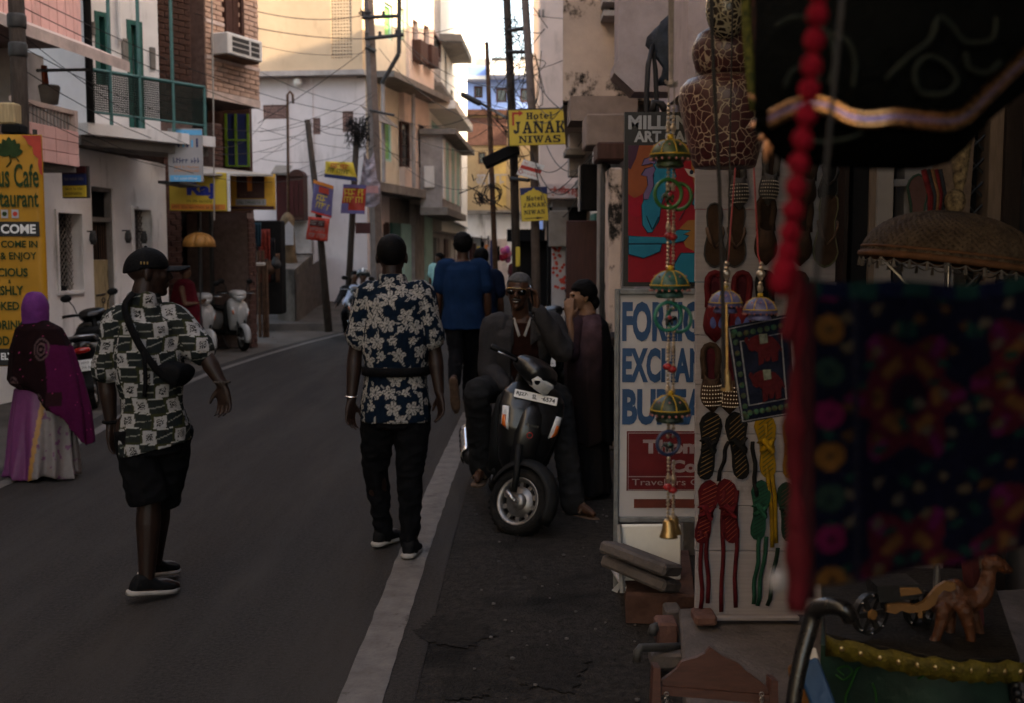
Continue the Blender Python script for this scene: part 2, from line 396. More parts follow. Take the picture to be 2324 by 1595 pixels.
# -- windows and generic building shell
def window(fr,r,par,frame=None,pane=None,n=-.12,fw=.05,muntin=(1,1),shutters=None,sill=None,name='window'):
 wd = MB();fr.box(wd,(r[0],r[1],r[0] + fw,r[3]),n,n + .07);fr.box(wd,(r[2] - fw,r[1],r[2],r[3]),n,n + .07)
 fr.box(wd,(r[0] + fw,r[1],r[2] - fw,r[1] + fw),n,n + .068);fr.box(wd,(r[0] + fw,r[3] - fw,r[2] - fw,r[3]),n,n + .068)
 wn_ = wd.build(name,frame or A['darkwood'],par)
 nx,ny = muntin;W = (r[2] - r[0] - 2 * fw) / nx;H = (r[3] - r[1] - 2 * fw) / ny
 for i in range(nx):
  for j in range(ny):
   p = MB();fr.box(p,(r[0] + fw + i * W + .008,r[1] + fw + j * H + .008,r[0] + fw + (i + 1) * W - .008,r[1] + fw + (j + 1) * H - .008),n + .01,n + .025)
   p.build('pane',pane or A['pane'],wn_)
 if shutters:
  for sd in (0,1):
   s = MB();ww = (r[2] - r[0]) * .5
   x0 = r[0] - ww * .75 if sd == 0 else r[2];x1 = r[0] if sd == 0 else r[2] + ww * .75
   fr.box(s,(x0,r[1],x1,r[3]),.01,.05);s.build('shutter',shutters,wn_)
 if sill is not None:
  s = MB();fr.box(s,(r[0] - .08,r[1] - .09,r[2] + .08,r[1] - .002),-.02,.10);s.build('sill',sill,wn_)
 return wn_
def shell(bld,fr,r,holes,wall,depth=6.,name='wall',n=0.,back=True):
 mb = MB();fr.holes(mb,r,holes,n - .22,n)
 if back: fr.box(mb,(r[0] + .002,r[1] + .002,r[2] - .002,r[3] - .002),n - depth,n - .223)
 return mb.build(name,wall,bld)
def planks(fr,r,par,mat,cnt,n0,n1,name='plank',vertical=True,gap=.012,rnd=None):
 out = []
 for i in range(cnt):
  if vertical: w_ = (r[2] - r[0]) / cnt;q = (r[0] + i * w_ + gap / 2,r[1],r[0] + (i + 1) * w_ - gap / 2,r[3])
  else: w_ = (r[3] - r[1]) / cnt;q = (r[0],r[1] + i * w_ + gap / 2,r[2],r[1] + (i + 1) * w_ - gap / 2)
  mb = MB();d = random.uniform(0,.006);fr.box(mb,q,n0,n1 + d,.004);out.append(mb.build(name,mat,par))
 return out
def bricks(fr,r,par,mat,bw,bh,n,proud=.02,gap=.012,skip=(),name='brick',jit=.006):
 base = MB().bbox((0,0,0),(bw - gap,bh - gap,proud),None,.004).mesh(name,mat)
 rows = int((r[3] - r[1]) / bh);k = 0
 for j in range(rows):
  x = r[0] - (bw / 2 if j % 2 else 0)
  while x < r[2] - .02:
   x0 = max(x,r[0]);x1 = min(x + bw,r[2]);z = r[1] + j * bh
   if x1 - x0 > .03 and not any(q[0] < (x0 + x1) / 2 < q[2] and q[1] < z + bh / 2 < q[3] for q in skip):
    o = bpy.data.objects.new(name,base);col.objects.link(o);o.parent = par
    l = ROOTLOC.get(par.name)
    M = fr.M @ Matrix.Translation((x0,z,n + random.uniform(-jit,jit))) @ Matrix.Diagonal(((x1 - x0 - gap) / (bw - gap),1,1,1))
    o.matrix_world = M if l is None else M
    o.matrix_parent_inverse = Matrix() if l is None else Matrix.Translation(-l);o.matrix_basis = M
    k += 1
   x += bw
 return k
def sag(a,b,s,n=14):
 a = Vector(a);b = Vector(b);return [a.lerp(b,i / n) - Vector((0,0,s * 4 * (i / n) * (1 - i / n))) for i in range(n + 1)]
def cable(pts,label,group,r=.012,name='power_cable',mat=None):
 return one(name,MB().tube(pts,r,n=5),mat or A['cable'],label,'cable',group)
def scrib(fr,r,n,mat,par,seed=1,deva=False):       # writing too small to read: a row of short strokes
 rn = random.Random(seed);m = MB();x = r[0];h = r[3] - r[1];z = 0
 while x < r[2] - h * .2:
  wl = h * rn.uniform(1.2,3.2);x1 = min(x + wl,r[2])
  if deva: fr.box(m,(x,r[3] - h * .14,x1,r[3]),n,n + .002)
  q = x
  while q < x1 - h * .2:
   k = rn.random();wd = h * .13;top = r[3] - h * (.15 if deva else rn.choice((0,0,.25)))
   fr.box(m,(q,r[1],q + wd,top),n,n + .0016)
   if k > .3: yy = r[1] + h * rn.uniform(.1,.6);fr.box(m,(q + wd,yy,min(q + h * .42,x1),yy + h * .15),n,n + .0012)
   q += h * rn.uniform(.45,.62)
  x = x1 + h * .35
 return m.build('lettering',mat,par)
# -- left side of the street
LF = Fr((-5.75,11.5),(-4.93,18.5))
# ---- white house with the balcony (and the white ground floor that runs on beneath the pink one)
bB = thing('balcony_house','white plastered house with green doors and a netted balcony','house',LF.P(4,0))
lat1 = LF.rect(130,484,184,660);door1 = LF.rect(212,426,262,760);lat2 = LF.rect(303,476,342,640);door1 = (door1[0],.12,door1[2],door1[3])
BU = Fr((at(196,300,14.6).x,14.6),(at(472,300,16.3).x,16.3))     # upper floor, set at an angle over the street
n1 = .75;z0 = BU.px(330,318,n1)[1];zf = z0 + .16
gd = [BU.rect(216,28,246,192),BU.rect(290,48,324,296)]
gd[1] = (gd[1][0],zf + .02,gd[1][2],gd[1][3])
sE = LF.px(378,500)[0]
shell(bB,LF,(-1.6,0,sE,z0 - .14),[lat1,door1,lat2],A['white_plaster'])
sU0,sU1 = BU.px(196,200)[0],BU.px(362,200)[0]
shell(bB,BU,(sU0,zf,sU1,9.5),gd,A['white_plaster'],name='upper_wall')
def lattice(r,nm='window_grille'):
 b = MB();LF.box(b,r,-.21,-.19);g = b.build(nm,A['dark'],bB)
 m = MB();W = r[2] - r[0];H = r[3] - r[1];st = .085
 for k in range(int((W + H) / st) + 1):
  for sg in (0,1):
   c = k * st;a0 = max(0,c - H);a1 = min(W,c)
   if a1 - a0 < .02: continue
   p = [(a0,c - a0),(a1,c - a1)]
   if sg: p = [(W - q[0],q[1]) for q in p]
   m.tube([LF.P(r[0] + q[0],r[1] + q[1],-.13 + sg * .012) for q in p],.0075,n=4)
 m.build('lattice',A['concrete'],g)
 f = MB();t = .04
 for q in ((r[0]-t,r[1]-t,r[2]+t,r[1]),(r[0]-t,r[3],r[2]+t,r[3]+t),(r[0]-t,r[1],r[0],r[3]),(r[2],r[1],r[2]+t,r[3])): LF.box(f,q,-.02,.03)
 f.build('frame',A['white_plaster'],g)
lattice(lat1);lattice(lat2)
zt = door1[3] - .42;dm = (door1[0] + door1[2]) / 2;zb = door1[3] - .95
d = MB()
for q in ((door1[0],door1[1],door1[0] + .05,door1[3]),(door1[2] - .05,door1[1],door1[2],door1[3]),(door1[0] + .05,zt - .03,door1[2] - .05,zt + .03),(door1[0]+.05,door1[3]-.05,door1[2]-.05,door1[3])): LF.box(d,q,-.12,-.03)
dr = d.build('door',A['concrete'],bB)
for k,(a,b) in enumerate(((door1[0] + .055,dm - .006),(dm + .006,door1[2] - .055))):
 planks(LF,(a,door1[1] + .02,b,zb),dr,A['old_door'],3,-.11,-.08)
 q = MB();LF.box(q,(a,zb + .005,b,zt - .035),-.11,-.09);q.build('pane',A['dark'],dr)
 for t in range(4):
  x = a + (b - a) * (t + .5) / 4;MB().tube([LF.P(x,zb,-.085),LF.P(x,zt - .03,-.085)],.006,n=5).build('bar',A['rust'],dr)
h = MB();h.torus(LF.P(dm + .05,1.05,-.06),.035,.008,LF.M.to_3x3(),n=12,k=5);h.tube([LF.P(dm - .12,1.12,-.07),LF.P(dm + .12,1.13,-.07)],.01,n=6);h.build('handle',A['iron'],dr)
q = MB();LF.box(q,(door1[0] + .055,zt + .035,door1[2] - .055,door1[3] - .055),-.13,-.11);q.build('transom',A['dark'],dr)
for u,v in ((187,530),(268,528),(305,530)):
 s_,z_ = LF.px(u,v);m = MB();m.tube([LF.P(s_ + .12,z_ + .03,0),LF.P(s_ + .1,z_ + .03,.12),LF.P(s_,z_ + .02,.14)],.01,n=6);m.lathe([(.02,.06),(.04,.03),(.05,-.05),(.03,-.11)],Matrix.Translation(LF.P(s_,z_ - .03,.14)),n=10);m.build('wall_lamp',A['iron'],bB)
for r in gd:
 f = MB();t = .06
 for q in ((r[0],r[1],r[0]+t,r[3]),(r[2]-t,r[1],r[2],r[3]),(r[0]+t,r[3]-t,r[2]-t,r[3])): BU.box(f,q,-.10,.02)
 dd = f.build('door',A['teal'],bB)
 for k in range(2):
  x0 = r[0] + t + k * (r[2] - r[0] - 2*t) / 2;x1 = x0 + (r[2] - r[0] - 2*t) / 2 - .012
  m = MB();BU.box(m,(x0,r[1]+.01,x1,r[3]-t-.01),-.15,-.11);m.build('leaf',A['teal'],dd)
  for j in range(3):
   z0 = r[1] + .12 + j * (r[3]-r[1]-.2) / 3;m = MB();BU.box(m,(x0 + .05,z0,x1 - .05,z0 + (r[3]-r[1]-.4)/3),-.112,-.10,.006);m.build('panel',A['teal'],dd)
for u0,v0,u1,v1 in ((275,88,288,145),(338,108,350,158),(207,50,213,80)):
 r = BU.rect(u0,v0,u1,v1);m = MB();BU.box(m,r,0,.04,.01);m.build('niche',A['concrete'],bB)
MB().tube([BU.P(BU.px(263,0)[0],z,.06) for z in (zf + 1.2,zf + 2.0,6.5)],.035,n=8).build('pipe',A['white_plaster'],bB)
z0 = zf - .16
s0,s1 = BU.px(205,320,n1)[0],BU.px(466,320,n1)[0]
m = MB();BU.box(m,(s0 - .05,z0,s1 + .15,z0 + .14),-.02,n1 + .03);m.build('balcony_slab',A['white_plaster'],bB)
m = MB();BU.box(m,(s0 - .05,z0 - .12,s1 + .15,z0 - .002),-.02,n1 - .12);m.build('slab_beam',A['concrete'],bB)
zr = BU.px(300,172,n1)[1]
m = MB();m.tube([BU.P(s0,zr,n1),BU.P(s1,zr,n1)],.022,n=8);m.build('rail',A['teal_pipe'],bB)
m = MB();m.tube([BU.P(s0,zf + .12,n1),BU.P(s1,zf + .12,n1)],.016,n=8);m.build('rail',A['teal_pipe'],bB)
for u in (205,252,318,393,468):
 s_ = min(BU.px(u,240,n1)[0],s1);top = 7.35 if u not in (468,) else zr
 MB().tube([BU.P(s_,z0 + .14,n1),BU.P(s_,top,n1)],.024 if u != 205 else .05,n=8).build('post',A['teal_pipe'] if u != 205 else A['dark'],bB)
net = MB();st = .028
for k in range(int((s1 - s0) / st)):
 x = s0 + k * st;net.tube([BU.P(x,zf + .13,n1),BU.P(x,zr,n1)],.0072,n=3)
for k in range(int((zr - zf - .13) / st)):
 z = zf + .13 + k * st;net.tube([BU.P(s0,z,n1 + .004),BU.P(s1,z,n1 + .004)],.0072,n=3)
tag(net.build('netting',A['net'],bB),'fine dark green netting over the balcony railing',kind='stuff')
bs0,bs1 = BU.px(365,150)[0],BU.px(470,150)[0]
m = MB();BU.box(m,(bs0,zf,bs1,9.5),-6,-.35);m.build('brick_bay',A['mortar'],bB)
zbr = BU.px(400,60)[1]
bricks(BU,(bs0,zf + .3,bs1,zbr + .9),bB,A['darkbrick'],.24,.085,-.345)
m = MB();BU.box(m,(sU0,7.3,bs1 + .2,7.5),-.02,n1 + .3);m.build('roof_slab',A['concrete'],bB)
# ---- pink house
sa,sb = LF.px(-60,60,.45)[0],LF.px(184,60,.45)[0]
bA = thing('pink_house','pink clad house with a boxed balcony above the cafe banner','house',LF.P(0,0,0))
zl = LF.px(120,84,.45)[1]
m = MB();LF.box(m,(sa,zl,sb,9.5),-5,.40);m.build('wall',A['mortar'],bA)
planks(LF,(sa,zl,sb,zl + 2.4),bA,A['pink'],12,.40,.45,'panel',True,.014)
zq = LF.px(140,112,.95)[1]
m = MB();m.add([LF.P(sa,zl + .06,.46),LF.P(sb + .05,zl + .06,.46),LF.P(sb + .12,zq + .12,.98),LF.P(sa,zq + .12,.98),LF.P(sa,zl - .04,.46),LF.P(sb + .05,zl - .04,.46),LF.P(sb + .12,zq,.98),LF.P(sa,zq,.98)],[(0,1,2,3)[::-1],(4,5,6,7),(0,1,5,4),(1,2,6,5),(2,3,7,6),(3,0,4,7)])
m.build('ledge',A['pink_ledge'],bA)
zb0 = LF.px(120,368,.7)[1]
m = MB();LF.box(m,(sa,zb0,sb - .02,zl - .05),-5,-.6);m.build('loggia_wall',A['white_plaster'],bA)
r = LF.rect(150,108,188,290,-.58);m = MB();LF.box(m,r,-.6,-.53);dd = m.build('door',A['teal'],bA)
planks(LF,(r[0] + .03,r[1] + .04,r[2] - .03,r[3] - .04),dd,A['teal'],6,-.53,-.51,'slat',False)
r = LF.rect(30,120,92,250,-.3);m = MB();LF.box(m,r,-.55,-.25);m.build('pier',A['greyc'],bA)
c0,c1 = LF.px(40,300,.7)[0],LF.px(178,300,.7)[0]
zt0,zt1,zt2 = LF.px(120,370,.7)[1],LF.px(120,286,.7)[1],LF.px(120,238,.7)[1]
m = MB();LF.box(m,(c0,zt0,c1,zt1),-.6,.66);m.build('balcony_box',A['mortar'],bA)
for j in range(3):
 planks(LF,(c0,zt0 + (zt1-zt0)*j/3,c1,zt0 + (zt1-zt0)*(j+1)/3 - .006),bA,A['pink'],5,.66,.70,'tile',True,.008)
m = MB();LF.box(m,(c1 - .07,zt1,c1,zt2),-.55,.70);LF.box(m,(c0,zt2 - .05,c1 - .072,zt2),.62,.69);m.build('balcony_rail',A['pink_ledge'],bA)
for k in range(16):
 x = c0 + (c1 - c0 - .1) * (k + .5) / 16;MB().tube([LF.P(x,zt1,.655),LF.P(x,zt2 - .05,.655)],.012,n=5).build('baluster',A['greyc'],bA)
m = MB();LF.box(m,(c0,zt0 - .06,c1 + .03,zt0 - .002),-.6,.64);m.build('balcony_floor',A['concrete'],bA)
m = MB();m.tube([LF.P(LF.px(85,160,.68)[0],LF.px(85,160,.68)[1],.68),LF.P(LF.px(202,160,.68)[0],LF.px(202,158,.68)[1],.68)],.02,n=6);m.build('handrail',A['iron'],bA)
m = MB();r0_ = LF.rect(97,150,110,214,.2);m.sheet([[LF.P(r0_[0] + (r0_[2]-r0_[0])*(j/6)*(.5 + .5*i/6),r0_[3] - (r0_[3]-r0_[1])*i/6,.2 + .03*math.sin(j*2.)) for j in range(7)] for i in range(7)],.01)
one('hanging_cloth',m,mk('rustcloth',(.30,.07,.03),.9,.3,9.),'rust coloured cloth hanging in the pink loggia','cloth',smooth=True)
m = MB();p = LF.P(*LF.px(112,212,.3),.3);m.lathe([(.09,-.12),(.12,.07),(.11,.09),(.08,-.08)],Matrix.Translation(p),n=14)
one('storage_basket',m,A['concrete'],'dusty brown basket on the pink balcony ledge','basket',smooth=True)
pp = thing('utility_pole','dark thick pole with strapped boxes before the pink house','pole',at(40,575,11.0) * Vector((1,1,0)))
px0 = at(40,100,11.0).x
MB().tube([(px0,11.0,0),(px0,11.0,3.0),(px0 + .01,11.0,7)],[.085,.08,.07],n=10).build('shaft',A['polewood'],pp,True)
for v in (65,130):
 z = at(40,v,11.0).z;MB().lathe([(.082,0),(.09,.02),(.09,.12),(.082,.14)],Matrix.Translation((px0,11.0,z)),n=12).build('band',A['iron'],pp,True)
for (u0,v0,u1,v1,mt) in ((4,236,44,284,'old_door'),(14,284,56,306,'dark')):
 a = at(u0,v1,10.9);b = at(u1,v0,10.9);m = MB();m.bbox((a.x,10.78,a.z),(b.x,10.98,b.z),None,.015);m.build('meter_box',A[mt],pp)
# ---- cafe banner
cf = frame_from(at(-70,832,10.3),(1,.12,0),(.12,-1,0))
def cfr(u0,v0,u1,v1,off=.0):
 c = []
 for u,v in ((u0,v1),(u1,v0)):
  d_ = ray(u,v);o = cf.o + cf.n * off;t = (o - EYE).dot(cf.n) / d_.dot(cf.n);q = EYE + d_ * t - cf.o;c += [q.dot(cf.x),q.dot(cf.y)]
 return (c[0],c[1],c[2],c[3])
cb = thing('cafe_banner','tall yellow cafe restaurant banner with black lettering','banner',cf.o * Vector((1,1,0)))
W0,W1 = cfr(-70,306,95,832)[0],cfr(-70,306,95,832)[2]
g = [];r = cfr(-70,306,95,832)
for i in range(22):
 g.append([cf.P(r[0] + (r[2] - r[0]) * j / 9,r[1] + (r[3] - r[1]) * i / 21,.010 * math.sin(i * .9 + j * .8) * (.4 if j < 8 else .1)) for j in range(10)])
MB().sheet(g,.006).build('cloth',A['cafe_yellow'],cb,True)
for u in (97,-72):
 a = cfr(u,300,u,832);MB().tube([cf.P(a[0],-.6,-.03),cf.P(a[0],r[3] + .05,-.03)],.022,n=6).build('post',A['iron'],cb)
def cband(u0,v0,u1,v1,mt,n=.016): m = MB();cf.box(m,cfr(u0,v0,u1,v1),n - .002,n);return m.build('print_panel',A[mt],cb)
cband(-70,503,90,536,'sign_black');cband(-70,790,94,830,'sign_black')
m = MB();poly = []
R0 = cfr(52,308,94,398)
for x,y in ((0,1),(1,1),(1,0),(.88,.05),(.8,.28),(.82,.42),(.6,.52),(.55,.72),(.35,.78),(.2,.93)): poly.append((R0[0] + (R0[2]-R0[0])*x,R0[1] + (R0[3]-R0[1])*y))
m.prism(poly,.014,.017,cf.M);m.build('corner_print',A['cafe_red'],cb)
m = MB();R0 = cfr(4,318,40,352);cx,cy = (R0[0]+R0[2])/2,R0[1]
for a in (-70,-42,-20,0,20,42,70):
 L_ = .17 - abs(a) * .0006;pts = []
 for k in range(9):
  t = k / 8;wv = .034 * math.sin(math.pi * t) ** .7;pts.append((t * L_,wv))
 poly = pts + [(x,-y) for x,y in reversed(pts[1:-1])]
 ca,sa_ = math.cos(R(90 - a)),math.sin(R(90 - a))
 m.prism([(cx + x*ca - y*sa_,cy + x*sa_ + y*ca) for x,y in poly],.014 + abs(a)*2e-5,.016 + (70-abs(a))*3e-5,cf.M)
m.tube([cf.P(cx,cy,.017),cf.P(cx + .01,cy - .06,.017),cf.P(cx - .03,cy - .11,.017)],.006,n=5)
m.tube([cf.P(cx,cy - .02,.017),cf.P(cx + .06,cy - .02,.017),cf.P(cx + .08,cy - .06,.017)],.006,n=5)
m.build('lotus_print',A['leafgreen'],cb)
for s,u0,v0,u1,v1,b_,mt in (('Lotus Cafe',-44,372,88,425,.02,'leafgreen'),('Restaurant',-42,430,88,470,.02,'leafgreen'),('WEL COME',-64,509,82,530,.03,'white_paint'),
  ('PLEASE COME IN',-66,546,86,562,.03,'leafgreen'),('RELAX & ENJOY',-66,572,84,594,.02,'leafgreen'),('DELICIOUS',-50,608,64,628,.03,'leafgreen'),('&',20,634,26,643,.02,'leafgreen'),
  ('FRESHLY',-32,648,54,670,.03,'leafgreen'),('COOKED F',-50,684,62,704,.03,'leafgreen'),('DRINKS',-10,726,66,748,.03,'leafgreen'),('FOOD',-36,762,22,784,.03,'leafgreen'),('ELY',4,800,30,816,.03,'white_paint')):
 letters(s,cf,cfr(u0,v0,u1,v1),.019,A[mt],cb,b_)
for u0,mt in ((4,'leafgreen'),(28,'sign_red')):
 cband(u0,476,u0 + 15,495,'sign_white',.016);R0 = cfr(u0 + 3,480,u0 + 12,491);m = MB()
 m.prism([((R0[0]+R0[2])/2 + .022*math.cos(a*math.pi/6),(R0[1]+R0[3])/2 + .022*math.sin(a*math.pi/6)) for a in range(12)],.0165,.018,cf.M);m.build('food_mark',A[mt],cb)
# ---- small signs on the white wall
def plate(name,label,fr,r,n0,n1,mat,cat='sign',par=None):
 m = MB();fr.box(m,r,n0,n1,.004);o = m.build(name,mat,par)
 if par is None: tag(o,label,cat)
 return o
f2 = frame_from(at(142,450,13.1),(1,-.25,.0),(-.25,-1,0))
t2 = thing('wall_sign','small maroon and blue sign with a yellow foot on the white wall','sign',at(142,450,13.1))
def frr(f,u0,v0,u1,v1):
 c = []
 for u,v in ((u0,v1),(u1,v0)):
  d_ = ray(u,v);t = (f.o - EYE).dot(f.n) / d_.dot(f.n);q = EYE + d_ * t - f.o;c += [q.dot(f.x),q.dot(f.y)]
 return tuple(c)
for (v0,v1,mt) in ((378,395,'maroon'),(395,421,'navy'),(421,448,'sign_yellow')):
 m = MB();f2.box(m,frr(f2,145,v0,196,v1 - .6),.0,.025);m.build('panel',A[mt],t2)
m = MB();f2.box(m,frr(f2,142,376,198,450),-.04,-.002);m.build('back',A['iron'],t2)
scrib(f2,frr(f2,152,425,190,432),.028,A['sign_black'],t2,1);scrib(f2,frr(f2,152,436,190,443),.028,A['sign_black'],t2,2)
scrib(f2,frr(f2,150,402,192,410),.028,A['concrete'],t2,3)
f3 = frame_from(at(383,412,15.0),(1,.1,0),(.1,-1,0));t3 = thing('hanging_sign','white and blue notice hung below the netted balcony','sign',at(383,412,15.0))
m = MB();f3.box(m,frr(f3,383,292,458,412),-.04,0);m.build('board',A['sign_white'],t3)
for u0,v0,u1,v1,mt in ((394,295,458,306,'lightblue'),(386,398,456,412,'lightblue')): m = MB();f3.box(m,frr(f3,u0,v0,u1,v1),.001,.004);m.build('print_panel',A[mt],t3)
for k,(u0,v0,u1,v1,mt) in enumerate(((393,358,452,370,'navy'),(396,376,452,381,'orange'),(396,385,452,390,'orange'),(396,402,450,408,'white_paint'))):
 scrib(f3,frr(f3,u0,v0,u1,v1),.006,A[mt],t3,k)
for k,u in enumerate((405,416,425,436,447)):
 m = MB();r = frr(f3,u - 2,318 + k % 2 * 4,u + 2,334);f3.box(m,r,.002,.005);m.ell(f3.P((r[0]+r[2])/2,r[3] + .012,.004),(.014,.003,.014),n=8,m=5);m.build('figure_print',A['lightblue' if k % 2 else 'navy'],t3)
m = MB();m.box((at(384,430,15.8).x,15.3,at(372,421,15.8).z),(at(432,414,15.8).x,16.3,at(470,415,15.8).z));one('shop_canopy',m,A['iron'],'dark sheet canopy under the hanging notice','canopy')
# ---- pinkish brick house with the air conditioner
CF = Fr((-5.05,18.0),(-4.40,19.6));bC = thing('brick_house','pinkish brick house with an air conditioner jutting from its wall','house',CF.P(.8,0))
cr = CF.rect(464,0,585,243);cr = (cr[0],LF and CF.px(520,232)[1],cr[2],9.6)
m = MB();CF.box(m,cr,-5,0);m.build('wall',A['mortar'],bC)
ac = CF.rect(514,84,592,132,.35);wr = CF.rect(505,0,546,82);wr = (wr[0],wr[1],wr[2],wr[3] + .25)
top = CF.px(520,0)[1] + .25
n_ = bricks(CF,(cr[0],cr[1] + .14,cr[2],top),bC,A['pinkbrick'],.30,.082,.0,.03,.014,skip=[wr])
m = MB();CF.box(m,(cr[0],cr[1],cr[2],cr[1] + .13),.0,.035);m.build('stone_band',A['pink_ledge'],bC)
for zz in (cr[1] + .62,cr[1] + 1.2,cr[1] + 1.75):
 m = MB();CF.box(m,(cr[0],zz,wr[0] - .01 if zz > wr[1] - .05 else cr[2],zz + .06),.0,.045);m.build('stone_band',A['pink_ledge'],bC)
wo = window(CF,wr,bC,A['darkwood'],A['darkwood'],.0,.07,(2,1))
CR = Fr((CF.P(cr[2],0).x,CF.P(cr[2],0).y),(CF.P(cr[2],0,-2).x,CF.P(cr[2],0,-2).y))
t4 = thing('air_conditioner','white window air conditioner on the pinkish brick wall','air conditioner',CF.P(ac[0],ac[1],.2))
m = MB();CF.box(m,ac,.04,.38,.015);m.build('case',A['ac_white'],t4)
W = ac[2] - ac[0];H = ac[3] - ac[1]
for i in range(2):
 for j in range(3):
  m = MB();x0 = ac[0] + W * (.12 if i == 0 else .66);x1 = ac[0] + W * (.60 if i == 0 else .90);zz = ac[1] + H * (.16 + .25 * j)
  CF.box(m,(x0,zz,x1,zz + H * .19),.381,.386);m.build('vent',A['iron'],t4)
m = MB();CF.box(m,(ac[0] + .02,ac[1] - .03,ac[2] - .05,ac[1] - .002),.03,.34);m.build('bracket',A['rust'],t4)
for q in range(7):
 p0 = CF.P(ac[2] + .003,ac[1] + H * (.15 + q * .11),.1);p1 = CF.P(ac[2] + .003,ac[1] + H * (.15 + q * .11),.34);MB().tube([p0,p1],.008,n=5).build('louvre',A['iron'],t4)
m = MB();sF0,sF1 = CF.px(378,600)[0],CF.px(600,600)[0];zc = cr[1] - .35
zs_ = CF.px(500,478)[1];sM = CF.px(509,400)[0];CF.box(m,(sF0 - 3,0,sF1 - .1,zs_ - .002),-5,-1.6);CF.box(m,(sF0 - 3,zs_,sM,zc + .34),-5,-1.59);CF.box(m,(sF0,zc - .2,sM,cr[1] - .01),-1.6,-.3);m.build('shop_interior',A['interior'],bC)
for u0,u1,zt_ in ((374,412,zc),(488,509,zc),(562,578,zs_)):
 r = CF.rect(u0,420,u1,740,-.2);r = (r[0],0 if u0 != 488 else zs_,r[2],zt_);m = MB();CF.box(m,r,-1.5,-.2);m.build('pier',A['mortar'],bC)
 bricks(CF,r,bC,A['brick'],.26,.085,-.2,.03,.012)
m = MB();m.box((-11,20.6,0),(at(566,300,20.6).x,20.8,6));m.build('backing_wall',A['darkbrick'],bC)  # dark wall added to close bright gaps and back the green grille
for u in (452,478): MB().tube([CF.P(CF.px(u,500,-.8)[0],0,-.8),CF.P(CF.px(u,500,-.8)[0],zc,-.8)],.04,n=6).build('post',A['iron'],bC)
gg = thing('green_grille','dark blue window with bright green bars beside the brick house','window grille',at(536,380,20.3))
f5 = frame_from(at(512,378,20.3),(1,.1,0),(.1,-1,0));r = frr(f5,512,258,564,378)
m = MB();f5.box(m,r,-.1,-.05);m.build('pane',A['navy'],gg)
gl = mk('limegreen',(.12,.22,.015),.5,.15,8.)
for u in (513,535,563): q = frr(f5,u - 1.6,258,u + 1.6,378);m = MB();f5.box(m,q,-.04,.0);m.build('bar',gl,gg)
for v in (318,377): q = frr(f5,514,v - 1.6,562,v + 1.6);m = MB();f5.box(m,q,.001,.03);m.build('bar',gl,gg)
f6 = frame_from(at(385,478,16.9),(1,.25,0),(.25,-1,0));t6 = thing('shop_board','yellow shop board with a big blue name over the dark shop','sign',at(385,478,16.9))
rb = frr(f6,385,392,514,478);rb = (rb[0],rb[1],rb[2],rb[3]);m = MB();f6.box(m,rb,-.08,0,.01);m.build('board',A['sign_yellow'],t6)
m = MB();f6.box(m,frr(f6,388,464,511,475),.001,.004);m.build('print_panel',A['orange'],t6)
letters('Raj',f6,frr(f6,424,414,486,452),.006,mk('rajblue',(.01,.03,.30),.5),t6,.05)
scrib(f6,frr(f6,424,453,480,459),.006,A['leafgreen'],t6,4);scrib(f6,frr(f6,392,467,500,473),.006,A['maroon'],t6,5);scrib(f6,frr(f6,476,396,506,400),.006,A['maroon'],t6,6)
m = MB();f6.box(m,(rb[2] + .002,rb[1],rb[2] + .05,rb[3]),-.08,.01);m.build('edge',A['white_paint'],t6)
f7 = frame_from(at(516,476,18.2),(1,.05,0),(.05,-1,0));t7 = thing('shop_board','crimson and yellow shop banner beside the yellow board','sign',at(516,476,18.2))
g = [];rr_ = frr(f7,516,395,624,476)
for i in range(8): g.append([f7.P(rr_[0] + (rr_[2]-rr_[0])*j/11,rr_[1] + (rr_[3]-rr_[1])*i/7,.02*math.sin(j*1.1)) for j in range(12)])
MB().sheet(g,.008).build('cloth',mk('bannergold',(.62,.33,.05),.6),t7,True)
for u0,v0,u1,v1,mt in ((538,398,600,450,'maroon'),(536,452,604,466,'sign_white'),(518,468,622,475,'maroon')): m = MB();f7.box(m,frr(f7,u0,v0,u1,v1),.026,.030);m.build('print_panel',A[mt],t7)
scrib(f7,frr(f7,540,455,600,463),.034,A['leafgreen'],t7,7)
m = MB();q = frr(f7,562,402,572,434);f7.box(m,q,.031,.034);m.ell(f7.P((q[0]+q[2])/2,q[3],.034),(.05,.004,.05),n=8,m=5);m.build('figure_print',A['orange'],t7)
scrib(f7,frr(f7,545,436,594,447),.034,A['rust'],t7,8)
m = MB();a,b,c,d_ = at(418,372,16.8),at(560,388,19.2),at(640,395,18.0),at(470,396,16.0)
c = at(620,396,17.9);d_ = at(396,392,16.4)
m.add([a,b,c,d_,a + Vector((0,0,-.03)),b + Vector((0,0,-.03)),c + Vector((0,0,-.03)),d_ + Vector((0,0,-.03))],[(3,2,1,0),(4,5,6,7),(0,1,5,4),(1,2,6,5),(2,3,7,6),(3,0,4,7)])
one('tin_awning',m,A['tin'],'pale tin awning over the shop boards','awning')
def drape(name,label,u0,v0,u1,v1,Y,mat,cat='cloth',group=None,wob=.05,dz=.0):
 a = at(u0,v1,Y);b = at(u1,v0,Y);nx = 12;g = []
 for i in range(9): g.append([(a.x + (b.x-a.x)*j/nx,Y + dz*(8-i)/8 + wob*math.sin(j*1.5 + i*.15)*(.4+.6*(8-i)/8),a.z + (b.z-a.z)*i/8) for j in range(nx + 1)])
 return one(name,MB().sheet(g,.008),mat,label,cat,group,True)
crim = mk('crimson',(.16,.012,.016),.7,.5,14.,.1,c2=(.30,.05,.03));blk = mk('blackcloth',(.014,.013,.014),.9,.4,12.)
drape('display_cloth','crimson gold trimmed cloth panel standing beside the parked scooters',516,606,580,742,20.2,crim)
